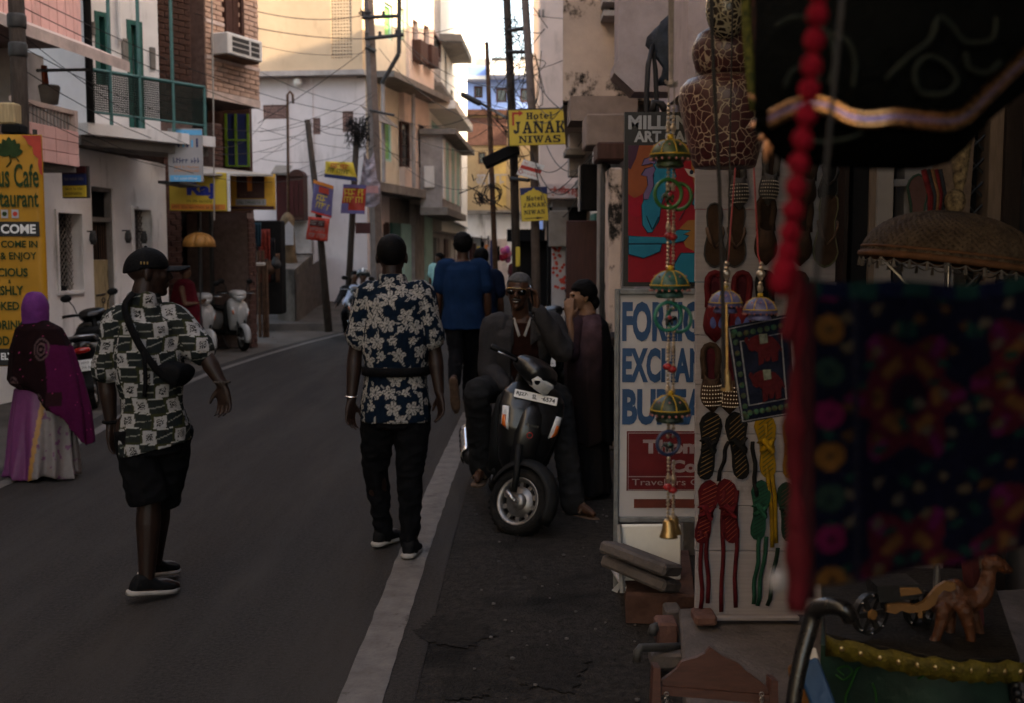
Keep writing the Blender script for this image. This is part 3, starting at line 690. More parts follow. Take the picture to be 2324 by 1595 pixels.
m = MB()
for k in range(9):
 p = at(523 + k * 6,645 + 12 * math.sin(k * .8) ** 2 + 3,20.1);m.ell(p,.025,n=6,m=4)
for k in range(8):
 p = at(520 + k * 8,612,20.1);m.ell(p,.02,n=6,m=4)
one('gold_trim',m,mk('gold',(.55,.30,.08),.35,.2,20.,0.,metal=1.),'gold beads along the crimson display cloth','trim')
for k,(u0,v0,u1,v1,mt) in enumerate(((540,520,556,590,crim),(556,515,566,600,mk('plumcloth',(.10,.02,.05),.8)),(520,530,538,585,mk('tealcloth',(.02,.05,.07),.8)),(492,540,508,640,blk),(468,560,486,640,mk('brownc',(.10,.05,.03),.8)))):
 drape('hanging_cloth',['short crimson cloth hanging at the dark shop front','plum cloth hanging at the dark shop front','teal cloth hanging at the dark shop front','long black cloth hanging in the dark shop','brown cloth hanging in the dark shop'][k],u0,v0,u1,v1,19.6 + .1 * k,mt,wob=.04)
m = MB();a,b = at(516,604,20.15),at(582,600,20.15);m.bbox((a.x,20.1,a.z),(b.x,20.9,b.z + .03),None,.01)
one('display_shelf',m,A['tin'],'pale shelf top above the crimson display cloth','shelf')
zsh = at(582,600,20.15).z + .03
for k in range(7):
 p = Vector((at(519 + k*9,600,20.4).x,20.35 + .1*(k % 3),zsh + .12));m = MB()
 m.lathe([(.02,-.12),(.07,-.06),(.08,.02),(.03,.08),(.04,.12)],Matrix.Translation(p),n=10)
 one('brass_pot' if k % 2 else 'dark_pot',m,A['gold'] if False else (MATS['gold'] if k % 2 else A['iron']),['first dark pot at the left end of the pale shelf','first brass pot from the left on the pale shelf','second dark pot from the left on the pale shelf','middle brass pot on the pale shelf','third dark pot from the left on the pale shelf','last brass pot on the pale shelf','dark pot at the right end of the pale shelf'][k],'pot','pots on the display shelf',True)
for u,v0,v1 in ((1,) * 3,)[:0]: pass
m = MB();p = at(600,742,22.5)
for u in (586,596,604):
 a = at(u,560 + (u % 5) * 8,22.0);one('shop_post',MB().tube([(a.x,22.0,0),(a.x,22.0,a.z)],.035,n=6),A['rust'],{586: 'thin rusty post nearest the crimson display cloth',596: 'middle thin rusty post at the cloth shop corner',604: 'thin rusty post nearest the ramp'}[u],'post','posts at the cloth shop corner')
t8 = thing('parasol','small gold parasol over the woman in crimson','parasol',at(452,700,17.2) * Vector((1,1,0)))
c0 = at(452,560,17.2);rad = 39 / ppm(17.2) * .97;hh = (at(452,527,17.2).z - c0.z)
goldc = mk('goldcloth',(.42,.19,.05),.5,.3,20.,.1)
for k in range(8):
 a0,a1 = k * math.pi / 4,(k + 1) * math.pi / 4;rows = []
 for i in range(6):
  t = i / 5;rr2 = rad * math.sin(t * math.pi / 2);zz = hh * math.cos(t * math.pi / 2) ** .8 if t < 1 else 0
  rows.append([(c0.x + rr2*math.cos(a0 + (a1-a0)*j/3) * (1 - .04*math.sin(j*math.pi/3)),c0.y + rr2*math.sin(a0 + (a1-a0)*j/3),c0.z + zz) for j in range(4)])
 MB().sheet(rows,.004).build('panel',goldc,t8,True)
MB().tube([(c0.x,c0.y,0),(c0.x,c0.y,c0.z + hh + .06)],.014,n=6).build('pole',A['iron'],t8)
for k,(u0,v0,u1,v1,Y,mt) in enumerate(((588,520,612,640,22.6,crim),(606,540,624,640,23.0,blk),(574,505,592,560,22.4,mk('tealcloth',(.02,.05,.07),.8)),(616,575,634,640,23.3,mk('brownc',(.10,.05,.03),.8)))):
 drape('stall_cloth',['crimson cloth hung on the stall by the ramp','black cloth hung on the stall by the ramp','teal cloth hung high on the stall by the ramp','brown sack cloth at the ramp edge'][k],u0,v0,u1,v1,Y,mt,wob=.05)
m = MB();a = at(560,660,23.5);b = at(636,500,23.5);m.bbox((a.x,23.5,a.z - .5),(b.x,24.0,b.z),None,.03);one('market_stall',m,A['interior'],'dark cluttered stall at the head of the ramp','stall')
rn = random.Random(8)
for k in range(9):
 p = at(566 + k*7.5,610 - (k*5 % 14),22.2);m = MB();q = rn.uniform(.07,.13);m.lathe([(q*.5,-q),(q,-q*.4),(q*.9,q*.3),(q*.4,q),(q*.5,q*1.2)],Matrix.Translation(p),n=10)
 one('clay_figure',m,[A['rust'],A['darkwood'],A['iron']][k % 3],'small %s pot %s on the stall by the ramp' % (['rust','brown','black'][k % 3],['at its left end','second from its left end','third from its left end','fourth from its left end','in the middle','just right of the middle','third from its right end','second from its right end','at its right end'][k]),'pot','pots on the ramp stall',True)
# -- yellow and white house at the bend
DF = Fr((-6.75,27.35),(-3.53,27.0));DR = Fr((-3.53,27.0),(-2.48,31.56))
bD = thing('corner_house','tall corner house, yellow above and white below, at the road bend','house',(-5,27.3,0))
zl = DF.px(700,176)[1]
vz = [DF.rect(597,238,650,270),DF.rect(705,268,727,305),DF.rect(777,252,802,300)]
jali = DF.rect(757,-12,804,138)
dL = DF.len
m = MB();DF.holes(m,(-.6,0,dL,zl),vz,-.3,0);DF.box(m,(-.6,0,dL - .1,zl - .01),-4.6,-.301);m.build('lower_wall',A['grey_white'],bD)
m = MB();DF.holes(m,(-.6,zl + .12,dL,10.5),[jali],-.3,.25);DF.box(m,(-.6,zl + .12,dL - .1,10.5),-4.6,-.301);m.build('upper_wall',A['yellow_plaster'],bD)
m = MB();DF.box(m,(-.6,zl + .002,dL + .05,zl + .118),-.2,.33);m.build('ledge',A['greyc'],bD)
for u in (652,708): s_ = DF.px(u,300)[0];m = MB();DF.box(m,(s_,1.2,s_ + .03,zl),.001,.03);m.build('wall_rib',A['grey_white'],bD)
def jali_panel(fr,r,nx,nz,par,mat,n=0.,th=.08,hole=.5,dark=None):
 m = MB();W = (r[2]-r[0])/nx;H = (r[3]-r[1])/nz;hs = []
 for i in range(nx):
  for j in range(nz): hs.append((r[0]+W*(i+.5-hole/2),r[1]+H*(j+.5-hole/2*.9),r[0]+W*(i+.5+hole/2),r[1]+H*(j+.5+hole/2*.9)))
 fr.holes(m,r,hs,n - th,n);o = m.build('jali_screen',mat,par)
 m = MB();fr.box(m,r,n - .27,n - .24);m.build('dark_back',dark or A['dark'],o);return o  # near-black sheet paints the shade seen through the holes
jali_panel(DF,jali,7,20,bD,A['yellow_plaster'],.24,hole=.5,dark=A['dark'])
jd = mk('terracotta',(.25,.15,.13),.9,.3,8.)
jali_panel(DF,vz[0],9,5,bD,jd,-.02,hole=.55);jali_panel(DF,vz[1],4,6,bD,jd,-.02,hole=.55);jali_panel(DF,vz[2],4,8,bD,jd,-.02,hole=.55)
m = MB();p = DF.P(*DF.px(679,188),.12);m.ell(p,(.11,.11,.12),n=10,m=7);m.build('round_lamp',A['white_lit'],bD,True)
rw = DR.len;sm = DR.px(905,300)[0]
zl2 = DR.px(900,195)[1]
w_hi = [DR.rect(853,10,872,90),DR.rect(884,18,898,90),DR.rect(912,48,924,135),DR.rect(938,60,950,145)]
w_lo = [DR.rect(846,268,858,366),DR.rect(868,272,888,366),DR.rect(904,278,922,380),DR.rect(938,285,955,382)]
zg = DR.px(900,425)[1]
m = MB();DR.holes(m,(0,zl2,sm,11),w_hi[:2],-.25,.22);DR.box(m,(0.1,zl2,sm,11),-3,-.251);m.build('cream_wall',A['cream'],bD)
m = MB();DR.holes(m,(sm,zl2,rw,11),w_hi[2:],-.25,.30);DR.box(m,(sm,zl2,rw,11),-3,-.251);m.build('peach_wall',A['peach'],bD)
m = MB();DR.holes(m,(0.001,zg,sm,zl2 - .15),w_lo[:2],-.25,.0);DR.box(m,(0.1,zg,sm,zl2 - .15),-3,-.251);m.build('cream_wall',A['cream'],bD)
m = MB();DR.holes(m,(sm,zg,rw,zl2 - .15),w_lo[2:],-.25,.15);DR.box(m,(sm,zg,rw,zl2 - .15),-3,-.251);m.build('peach_wall',A['peach'],bD)
m = MB();DR.box(m,(-.05,zl2 - .148,rw + .1,zl2 - .002),-.2,.75);m.build('ledge',A['concrete'],bD)
m = MB();DR.box(m,(-.02,zg - .22,rw + .05,zg - .002),-.2,.35);m.build('ledge',A['concrete'],bD)
m = MB();DR.box(m,(0.05,0,rw - .02,zg - .222),-3,-.45);m.build('ground_floor_wall',A['concrete'],bD)
for k in range(5):
 s_ = rw * (k + .5) / 5;m = MB();DR.box(m,(s_ - .35,.1,s_ + .35,2.5),-.44,-.38);dd = m.build('shop_door',A[['brown_door','iron','darkwood','teal','mint'][k]],bD)
 planks(DR,(s_ - .33,.12,s_ + .33,2.45),dd,A[['brown_door','iron','darkwood','teal','mint'][k]],5,-.38,-.36)
for r in w_hi[:2] + w_lo[:2]: window(DR,r,bD,A['mint'],A['green_glass'],-.08 if r in w_lo else .1,.06,(2,2),sill=None)
for k,r in enumerate(w_hi[2:] + w_lo[2:]): window(DR,r,bD,A['darkwood'],A['pane'] if k % 2 == 0 else A['darkwood'],.12 if k < 2 else .02,.06,(1,2))
for k,r in enumerate(w_hi[2:]):
 m = MB();q = (r[0] - .1,r[1] - .1,r[2] + .1,r[1] + (r[3] - r[1]) * .45);DR.box(m,q,.31,.55,.01);m.build('flower_box',A['darkwood'],bD)
for s_,hh in ((.12,9),(sm,9)): MB().tube([DR.P(s_,zg,.40),DR.P(s_,zl2 - .2,.40)],.05,n=8).build('pipe',A['greyc'],bD)
r = DR.rect(838,250,890,282,.5);m = MB();g = [[DR.P(r[0] + (r[2]-r[0])*j/6,r[1] + (r[3]-r[1])*i/4,.30 + .35*(1-i/4)) for j in range(7)] for i in range(5)]
MB().sheet(g,.02).build('canvas_awning',A['concrete'],bD)
# ---- low walls, carved wooden door and parapet on the side lane
t9 = thing('carved_window','dark red carved wooden bay window on the white house wall','window',at(662,500,26.8))
f9 = frame_from(at(630,500,26.85),(1,0,0),(0,-1,0))
r = frr(f9,630,398,694,500)
m = MB();f9.box(m,(r[0],r[1],r[0] + (r[2]-r[0])*.52,r[3]),-.2,.12);m.build('door_leaf',A['maroon'],t9)
m = MB();f9.box(m,(r[0] + (r[2]-r[0])*.54,r[1],r[2],r[3] - .05),-.2,.35);m.build('bay',A['darkwood'],t9)
pl = [];x0,x1 = r[0] + (r[2]-r[0])*.52,r[2] + .02;zz = r[3] - .05
for k in range(9): a = math.pi * k / 8;pl.append(((x0+x1)/2 + (x1-x0)/2*math.cos(a),zz + .17*math.sin(a)))
m = MB();m.prism(pl,-.15,.38,f9.M);m.build('arched_roof',A['darkwood'],t9)
m = MB();m.add([f9.P(r[0]-.1,r[3],.3),f9.P(x0,r[3],.3),f9.P(x0,r[3]+.25,-.1),f9.P(r[0]-.05,r[3]+.25,-.1)],[(0,1,2,3)]);f9.box(m,(r[0]-.08,r[3]+.001,x0-.001,r[3]+.04),-.1,.28);m.build('hood',A['concrete'],t9)
for k in range(3):
 m = MB();xx = x0 + (r[2]-x0)*(k+.15)/3;f9.box(m,(xx,r[1]+.12,xx + (r[2]-x0)*.24,zz-.1),.352,.37);m.build('panel',A['maroon'],t9)
m = MB();f9.box(m,frr(f9,545,500,628,575),-.3,-.05);f9.box(m,frr(f9,628,503,705,575),-.3,-.06);one('lane_wall',m,A['greyc'],'weathered low wall below the carved wooden bay','wall')
m = MB();c = at(652,480,25.6);zb = at(652,610,25.6).z
m.lathe([(.24,zb),(.19,zb + .3),(.16,zb + .7),(.14,zb + .95),(.17,zb + 1.1),(.12,zb + 1.22),(.04,zb + 1.3)],Matrix.Translation((c.x,25.6,0)),n=10);one('stone_shrine',m,mk('shrine',(.13,.088,.052),.9,.3,6.,.5),'rounded ochre stone shrine post at the head of the ramp','shrine',smooth=True)
mp = frame_from(at(645,560,25.3),(1,0,0),(0,-1,0));q = frr(mp,645,502,665,556);m = MB();m.prism([(q[0],q[1]),(q[2],q[1]),(q[2],q[3]-.12),((q[0]+q[2])/2,q[3]),(q[0],q[3]-.12)],-.03,0,mp.M);one('memorial_plaque',m,A['sign_white'],'small white pointed plaque on the ochre shrine post','plaque')
a0,a1 = at(628,608,24.6),at(690,548,30.0);b0,b1 = at(668,612,24.4),at(738,552,29.4)
m = MB()
top = [a0,b0,b1,a1];m.add([Vector(p) for p in top] + [Vector((p.x,p.y,-.05)) for p in top] ,[(0,1,2,3),(0,4,5,1),(1,5,6,2),(2,6,7,3),(3,7,4,0)])
one('ramp_parapet',m,mk('oldconcrete',(.12,.10,.085),.92,.3,4.,.5,30.,stain=((.045,.036,.03),2.2,.53,.12,.4)),'thick sloping concrete parapet beside the ramp','wall')
m = MB();a0,a1 = at(670,625,24.35),at(738,600,27);m.add([Vector((a0.x,a0.y,a0.z)),Vector((a1.x,a1.y,a1.z + .2)),Vector((a1.x,a1.y,-.05)),Vector((a0.x,a0.y,-.05)),Vector((a0.x,a0.y + .4,a0.z)),Vector((a1.x,a1.y + .4,a1.z + .2)),Vector((a1.x,a1.y + .4,-.05)),Vector((a0.x,a0.y + .4,-.05))],[(0,3,2,1),(4,5,6,7),(0,1,5,4),(1,2,6,5),(3,0,4,7)])
one('retaining_wall',m,A['stone'],'dark rough retaining wall at the foot of the ramp parapet','wall')
m = MB();a,b = at(732,595,27.5),at(800,720,27.5);m.bbox((a.x,27.2,0),(b.x,27.6,a.z + .1),None,.03);one('yard_wall',m,A['greyc'],'low grey wall behind the leaning poster pole','wall')
# -- poles with posters
def pole(name,label,pts,rad,mat,n=9):
 return one(name,MB().tube(pts,rad,n=n),A[mat],label,'pole',None,True)
pole('utility_pole','short leaning dark pole carrying the purple and red posters',[at(745,700,23.6) * Vector((1,1,0)),at(722,480,23.6),at(697,272,23.6)],[.085,.07,.06],'polewood')
pole('utility_pole','dark pole wrapped in wire knots before the corner house',[at(785,690,24.2) * Vector((1,1,0)),at(800,480,24.2),at(810,292,24.2)],[.075,.07,.065],'polewood')
pole('steel_pole','thin rusty pole standing on the side lane',[at(655,640,26),at(652,215,26),at(658,208,26),at(664,215,26),at(665,235,26)],.03,'rust',6)
tp = thing('utility_pole','tall concrete pole with iron cross arms at the corner house','pole',at(850,640,25.0) * Vector((1,1,0)))
YP = 25.2
MB().tube([at(856,600,YP) * Vector((1,1,0)),at(848,300,YP),at(834,-60,YP)],[.15,.13,.10],n=4).build('shaft',A['poleconc'],tp)
def iron_bar(u0,v0,u1,v1,r=.045,d0=0,d1=0): return MB().tube([at(u0,v0,YP - .2 + d0),at(u1,v1,YP - .2 + d1)],r,n=6).build('cross_arm',A['iron'],tp)
iron_bar(822,40,908,36);iron_bar(828,88,916,79);iron_bar(906,-10,905,122,.05);iron_bar(905,122,866,190,.05,0,.1);iron_bar(830,106,852,118,.06);iron_bar(838,250,895,262,.03)
for u,v in ((824,34),(838,34),(870,34),(905,30),(832,82),(862,80),(900,76)):
 p = at(u,v,YP - .2);MB().lathe([(.02,-.02),(.045,.0),(.03,.03),(.045,.06),(.015,.09)],Matrix.Translation(p),n=8).build('insulator',A['iron'],tp)
mm = MB();p = at(828,32,YP - .2)
for k in range(12): mm.tube([p + Vector((.14*math.cos(k),.1*math.sin(k*2),.02)),p + Vector((.1*math.sin(k*3),.05,.14*math.cos(k*5))),p + Vector((-.14*math.cos(k*2),.0,.1*math.sin(k)))],.008,n=4)
mm.build('wire_knot',A['cable'],tp)
tg = MB();rn = random.Random(3);c = at(812,300,24.1)
for k in range(34):
 p = [c + Vector((rn.uniform(-.28,.28),rn.uniform(-.15,.15),rn.uniform(-.35,.35))) for _ in range(5)];tg.tube(p,.009,n=4)
one('wire_bundle',tg,A['cable'],'tangled wire bundle on the dark pole by the corner house','cable')
def poster(name,label,pts,Y,base,prints,text=(),cat='poster',wav=.02,bend=0.):
 t = thing(name,label,cat,at(pts[3][0],pts[3][1],Y));q = [at(u,v,Y) for u,v in pts]   # tl tr br bl
 x = (q[1] - q[0]);n_ = Vector((0,-1,0));f = frame_from(q[3],q[2] - q[3],n_);g = []
 for i in range(9):
  row = []
  for j in range(9):
   p = q[3].lerp(q[2],j/8).lerp(q[0].lerp(q[1],j/8),i/8);row.append(p + n_ * (wav*math.sin(i*.9 + j*1.3) + bend*(j/8-.5)**2*4))
  g.append(row)
 MB().sheet(g,.006).build('sheet',base,t,True)
 W = (q[2] - q[3]).length;H = (q[0] - q[3]).length;sk = (q[0] - q[3]).dot(f.x) / H
 def loc(a,b): p = q[3].lerp(q[2],a).lerp(q[0].lerp(q[1],a),b);d = p - f.o;return d.dot(f.x),d.dot(f.y)
 for a0,b0,a1,b1,mt in prints:
  m = MB();pl = [loc(a0,b0),loc(a1,b0),loc(a1,b1),loc(a0,b1)];m.prism(pl,wav + bend + .006,wav + bend + .009,f.M);m.build('print_panel',mt,t)
 for k,(s,a0,b0,a1,b1,mt) in enumerate(text):
  l0 = loc(a0,b0);l1 = loc(a1,b1);q_ = (min(l0[0],l1[0]),min(l0[1],l1[1]),max(l0[0],l1[0]),max(l0[1],l1[1]))
  if s: letters(s,f,q_,wav + bend + .013,mt,t,.02)
  else: scrib(f,q_,wav + bend + .011,mt,t,k + 3,True)
 return t
Sy,Sr,Sw,Sn,Sp,Sb = A['sign_yellow'],A['sign_red'],A['white_paint'],A['navy'],A['purple'],A['sign_black']
poster('poster_banner','yellow and navy banner tied over the pole tops',[(738,366),(800,368),(812,412),(736,402)],23.2,Sy,[(0,0,1,.22,Sn)],[('',.2,.62,.85,.82,Sr),('',.1,.34,.9,.55,A['leafgreen'])])
poster('poster_banner','purple poster with yellow writing tied to the leaning pole',[(712,408),(757,422),(752,495),(706,482)],23.3,Sp,[(0,.9,1,1,A['orange']),(0,0,1,.06,Sr),(.3,.68,.8,.86,A['cafe_red'])],[('',.2,.42,.9,.62,Sy),('',.2,.2,.9,.38,Sy)])
poster('poster_banner','red poster with pale writing low on the leaning pole',[(700,491),(748,496),(743,548),(694,543)],23.25,A['cafe_red'],[(.1,.62,.8,.88,A['maroon'])],[('',.14,.66,.76,.84,A['concrete']),('',.12,.12,.9,.3,A['concrete']),('',.15,.4,.85,.55,A['concrete'])])
poster('poster_banner','red and yellow event poster on the wire wrapped pole',[(779,418),(831,420),(827,486),(773,484)],23.8,A['cafe_red'],[(0,0,1,.12,Sp),(0,.88,1,1,Sp),(0,.12,.3,.35,Sp)],[('',.1,.62,.9,.85,Sy),('',.1,.38,.9,.58,Sy)])
t = thing('draped_banner','grey and pink banner draped on the concrete pole','banner',at(838,460,24.6));g = []
for i in range(14):
 tt = i / 13;row = []
 for j in range(9):
  s = j / 8;u = 812 + 40*s*(1 - .1*tt) + 10*tt + (1-tt)*0;u = (826 - 14*tt) + (22 + 28*tt)*s if tt < .6 else 818 + 44*s
  v = 345 + 115*tt + 18*math.sin(math.pi*s)*(1-tt*.4);row.append(at(u,v,24.55 + .07*math.sin(i*1.7) + .05*math.sin(j)))
 g.append(row)
MB().sheet(g,.008).build('cloth',mk('greybanner',(.28,.24,.27),.8,.5,5.,.1,stretch=(1,1,3)),t,True)
m = MB();m.sheet([[at(822 + 36*j/6,422 + 8*i,24.42) for j in range(7)] for i in range(3)],.004);m.build('print_panel',mk('bannerpink',(.42,.22,.22),.7),t)
m = MB();a,b = at(806,505,24.0),at(840,530,24.0);m.box((a.x,24.0,b.z),(b.x,24.05,a.z));o = one('hanging_sign',m,A['maroon'],'small dark red board under the event poster','sign')
# -- houses further up the left side
E1 = Fr((-2.48,31.6),(-2.28,36.0));b1 = thing('narrow_house','narrow grey and mint house next up the street','house',(-3,33,0))
z1 = E1.px(985,215)[1];z0 = E1.px(985,470)[1];L1 = E1.len
m = MB();E1.box(m,(.05,z1,L1,13),-4,.0);m.build('upper_wall',A['greyc'],b1)
m = MB();r_m = E1.rect(972,285,998,400);E1.holes(m,(.05,z0,L1,z1 - .12),[r_m],-.25,.1);E1.box(m,(.05,z0,L1,z1 - .12),-4,-.251);m.build('mid_wall',A['white_lit'],b1)
window(E1,r_m,b1,A['mint'],A['mint'],0,.08,(3,2))
m = MB();E1.box(m,(0,z1 - .118,L1,z1 - .002),-.2,.5);m.build('ledge',A['concrete'],b1)
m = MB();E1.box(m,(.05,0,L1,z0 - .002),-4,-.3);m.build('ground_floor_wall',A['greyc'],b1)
m = MB();E1.box(m,E1.rect(968,385,992,432,.2),.12,.4,.02);m.build('sign_box',A['ac_white'],b1)
for u0,v0,u1,v1 in ((975,80,995,125),(970,180,992,215)): window(E1,E1.rect(u0,v0,u1,v1),b1,A['darkwood'],A['pane'],.01,.07)
r = E1.rect(970,480,985,640,-.2);r = (r[0],.05,r[2],r[3]);m = MB();E1.box(m,r,-.299,-.24);m.build('door',A['mint'],b1)
E2 = Fr((-2.28,36.0),(-1.85,46.0));b2 = thing('white_house','tall bright white house with a balcony bay up the street','house',(-3,40,0));L2 = E2.len
wh = [E2.rect(1009,100,1014,265),E2.rect(1038,310,1042,330),E2.rect(1022,205,1028,235),E2.rect(1036,205,1041,235)]
m = MB();E2.holes(m,(0,2.4,L2,14.5),wh,-.25,0);E2.box(m,(0,2.4,L2,14.5),-5,-.251);m.build('wall',A['white_lit'],b2)
for r in wh: window(E2,r,b2,A['darkwood'],A['pane'],-.15,.05)
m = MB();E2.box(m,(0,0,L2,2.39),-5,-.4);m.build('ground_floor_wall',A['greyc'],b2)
bay = E2.rect(1003,330,1046,480,.6);m = MB();E2.box(m,(bay[0],bay[1],bay[2],bay[3]),0.001,.6);m.build('bay',A['greyc'],b2)
m = MB();E2.box(m,(bay[0]-.2,bay[3]+.001,bay[2]+.6,bay[3]+.15),.001,1.0);m.build('bay_roof',A['concrete'],b2)
m = MB();E2.box(m,(bay[0]-.1,bay[1]-.2,bay[2]+.1,bay[1]-.002),.001,.75);m.build('bay_floor',A['concrete'],b2)
for k in range(7):
 s_ = bay[0] + (bay[2]-bay[0])*(k+.15)/7;m = MB();E2.box(m,(s_,bay[1]+.25,s_ + (bay[2]-bay[0])*.08,bay[3]-.1),.601,.64);m.build('shutter',A['mint' if k%2 else 'white_lit'],b2)
m = MB();q = E2.rect(1018,105,1045,120,.3);E2.box(m,(q[0],q[1],q[2],q[3]),.001,.7);m.build('sunshade',A['concrete'],b2)
m = MB();q = E2.rect(1002,258,1045,275,.5);E2.box(m,(q[0],q[1],q[2],q[3]),.001,.9);m.build('sunshade',A['white_lit'],b2)
for k in range(5):
 s_ = L2 * (k + .5) / 5;m = MB();E2.box(m,(s_ - .6,.05,s_ + .6,2.2),-.399,-.35);m.build('shutter_door',A[['iron','greyc','darkwood','tin','greyc'][k]],b2)
def awning(name,label,u0,v0,u1,v1,Y0,Y1,drop,mat='tin'):
 a = at(u0,v0,Y0);b = at(u1,v1,Y1);m = MB();g = []
 for i in range(2):
  g.append([(a.x + (b.x-a.x)*i + .0,Y0 + (Y1-Y0)*j/24,a.z + (b.z-a.z)*i*1.0 + .03*(j%2) - (0)) for j in range(25)])
 m.sheet(g,.012);return one(name,m,A[mat],label,'awning')
awning('shop_awning','sagging tin awning on the mint house shops',966,470,1025,500,32,37,.3)
awning('shop_awning','long corrugated awning over the white house shops',1000,490,1062,520,37,45,.3,'concrete')
awning('shop_awning','faded canvas awning at the far end of the shop row',1010,530,1110,545,46,52,.3,'tin')
for k,u in enumerate((1072,1092,1108)):
 p = at(u,640,46.5);one('awning_post',MB().tube([(p.x,46.5,0),(p.x,46.5,2.4)],.04,n=6),A['iron'],['leftmost thin post of the far canvas awning','middle thin post of the far canvas awning','rightmost thin post of the far canvas awning'][k],'post','posts of the far awning')
# ---- orange house facing down the street, blue house behind it
OF = Fr((-2.6,49.0),(.9,49.0));bo = thing('orange_house','orange plastered house facing down the street with painted letters','house',(-.8,50,0))
wo = [OF.rect(1085,345,1102,372),OF.rect(1085,440,1098,462)]
m = MB();OF.holes(m,(0,3.4,OF.len,OF.px(1100,262)[1]),wo,-.25,0);OF.box(m,(0,3.4,OF.len,OF.px(1100,262)[1]),-6,-.251);m.build('wall',A['orange_plaster'],bo)
for r in wo: window(OF,r,bo,A['darkwood'],A['pane'],-.15,.06,(2,2))
m = MB();OF.box(m,(-.1,OF.px(1100,262)[1] + .001,OF.len + .1,OF.px(1100,250)[1]),-6,.25);m.build('parapet',A['darkbrick'],bo)
m = MB();q = OF.rect(1062,268,1150,330);OF.box(m,q,.001,.1);m.build('brick_band',A['brick'],bo)
m = MB();OF.box(m,(0,0,OF.len,3.39),-6,-.02);m.build('ground_floor_wall',A['white_plaster'],bo)
m = MB();OF.box(m,(-.1,OF.px(1100,486)[1],OF.len,OF.px(1100,478)[1]),.001,.5);m.build('ledge',A['concrete'],bo)
letters('अट',OF,OF.rect(1080,395,1102,420),.02,A['greyc'],bo,.03);scrib(OF,OF.rect(1108,395,1150,418),.02,A['greyc'],bo,9,True)
m = MB();q = OF.rect(1118,300,1148,470);OF.box(m,q,.001,.02);m.build('painted_panel',mk('ochrepaint',(.50,.33,.12),.85,.2,2.),bo)
for k in range(3):
 s_ = .5 + k * 1.1;m = MB();OF.box(m,(s_,.05,s_ + .8,2.3),-.019,.04);m.build('shop_door',A[['sign_white','pink_ledge','greyc'][k]],bo)
BF = Fr((-3.2,62.0),(3.2,62.0));bb = thing('blue_house','pale blue house rising behind the orange one','house',(0,64,0))
zt = BF.px(1100,150)[1];wb = [BF.rect(1075,195,1095,222),BF.rect(1125,200,1150,232),BF.rect(1180,200,1205,232)]
m = MB();BF.holes(m,(0,0,BF.len,zt),wb,-.3,0);BF.box(m,(0,0,BF.len,zt),-8,-.301);m.build('wall',A['blue_plaster'],bb)
for r in wb: window(BF,r,bb,A['darkwood'],A['pane'],-.15,.1,(2,1))
m = MB();q = BF.rect(1110,150,1240,180);BF.box(m,(q[0],q[1],q[2],q[3]),.001,1.6);m.build('balcony_roof',A['white_lit'],bb)
m = MB();q = BF.rect(1062,178,1112,186);BF.box(m,q,.001,1.0);m.build('ledge',A['white_lit'],bb)
for u0,v0,u1,v1,mt in ((1078,132,1112,152,'greyc'),(1115,130,1150,152,'iron'),(1180,128,1235,158,'concrete')):
 q = BF.rect(u0,v0,u1,v1);m = MB();BF.box(m,(q[0],zt + .001,q[2],q[3]),-2,-.1);m.build('roof_block',A[mt],bb)
FW = Fr((-9,74.0),(-1.9,74.0));fw = thing('pale_house','pale tall house beyond the blue one at the street end','house',(-5,76,0))
m = MB();FW.box(m,(0,0,FW.len,21),-6,0);m.build('wall',A['white_lit'],fw)
for k in range(4): window(FW,(3.2 + (k%2)*1.8,14 + (k//2)*3,4.2 + (k%2)*1.8,15.6 + (k//2)*3),fw,A['concrete'],A['pane'],.02,.1)
# -- right side of the street
# ---- far pink house and pale gable beyond the poles
GF = Fr((.62,25.0),(6.0,25.0));bg_ = thing('pink_house','plain pale pink house behind the yellow hotel sign','house',(3,26,0))
m = MB();GF.box(m,(0,GF.px(1250,450)[1],GF.len,9.8),-8,0);m.build('wall',A['peach'],bg_)
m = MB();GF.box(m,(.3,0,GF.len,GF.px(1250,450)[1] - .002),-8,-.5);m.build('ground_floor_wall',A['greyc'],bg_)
m = MB();q = GF.rect(1240,418,1330,450,.1);GF.box(m,(q[0],q[1],q[2] + 1,q[3]),.001,.25);m.build('fascia',A['pink_ledge'],bg_)
f = frame_from(GF.P(0,0,.26),(1,0,0),(0,-1,0));letters('श्री विजय हनु',f,GF.rect(1246,423,1310,446,.26),.004,A['cafe_red'],bg_,.03)
for u in (1215,1224): m = MB();q = GF.rect(u + 6,22,u + 10,40);GF.box(m,q,.001,.03);m.build('stain_mark',A['concrete'],bg_)
fq = frame_from(GF.P(0,0,-.48),(1,0,0),(0,-1,0))
for k,(u0,u1,mt) in enumerate(((1240,1252,'dark'),(1254,1286,'sign_white'),(1288,1330,'dark'))):
 q = GF.rect(u0,470,u1,690,-.45);m = MB();GF.box(m,(q[0],0,q[2],q[3]),-.499,-.42);m.build(['door','tiled_pillar','door'][k],A[mt],bg_)
GW = Fr((1.0,33.0),(5.0,33.0));gw = thing('white_gable_house','white sunlit house wall showing between the two poles','house',(3,34,0))
m = MB();GW.box(m,(0,3,GW.len,15.5),-6,0);GW.box(m,(0.2,0,GW.len,2.99),-6,-.3);m.build('wall',A['white_lit'],gw)
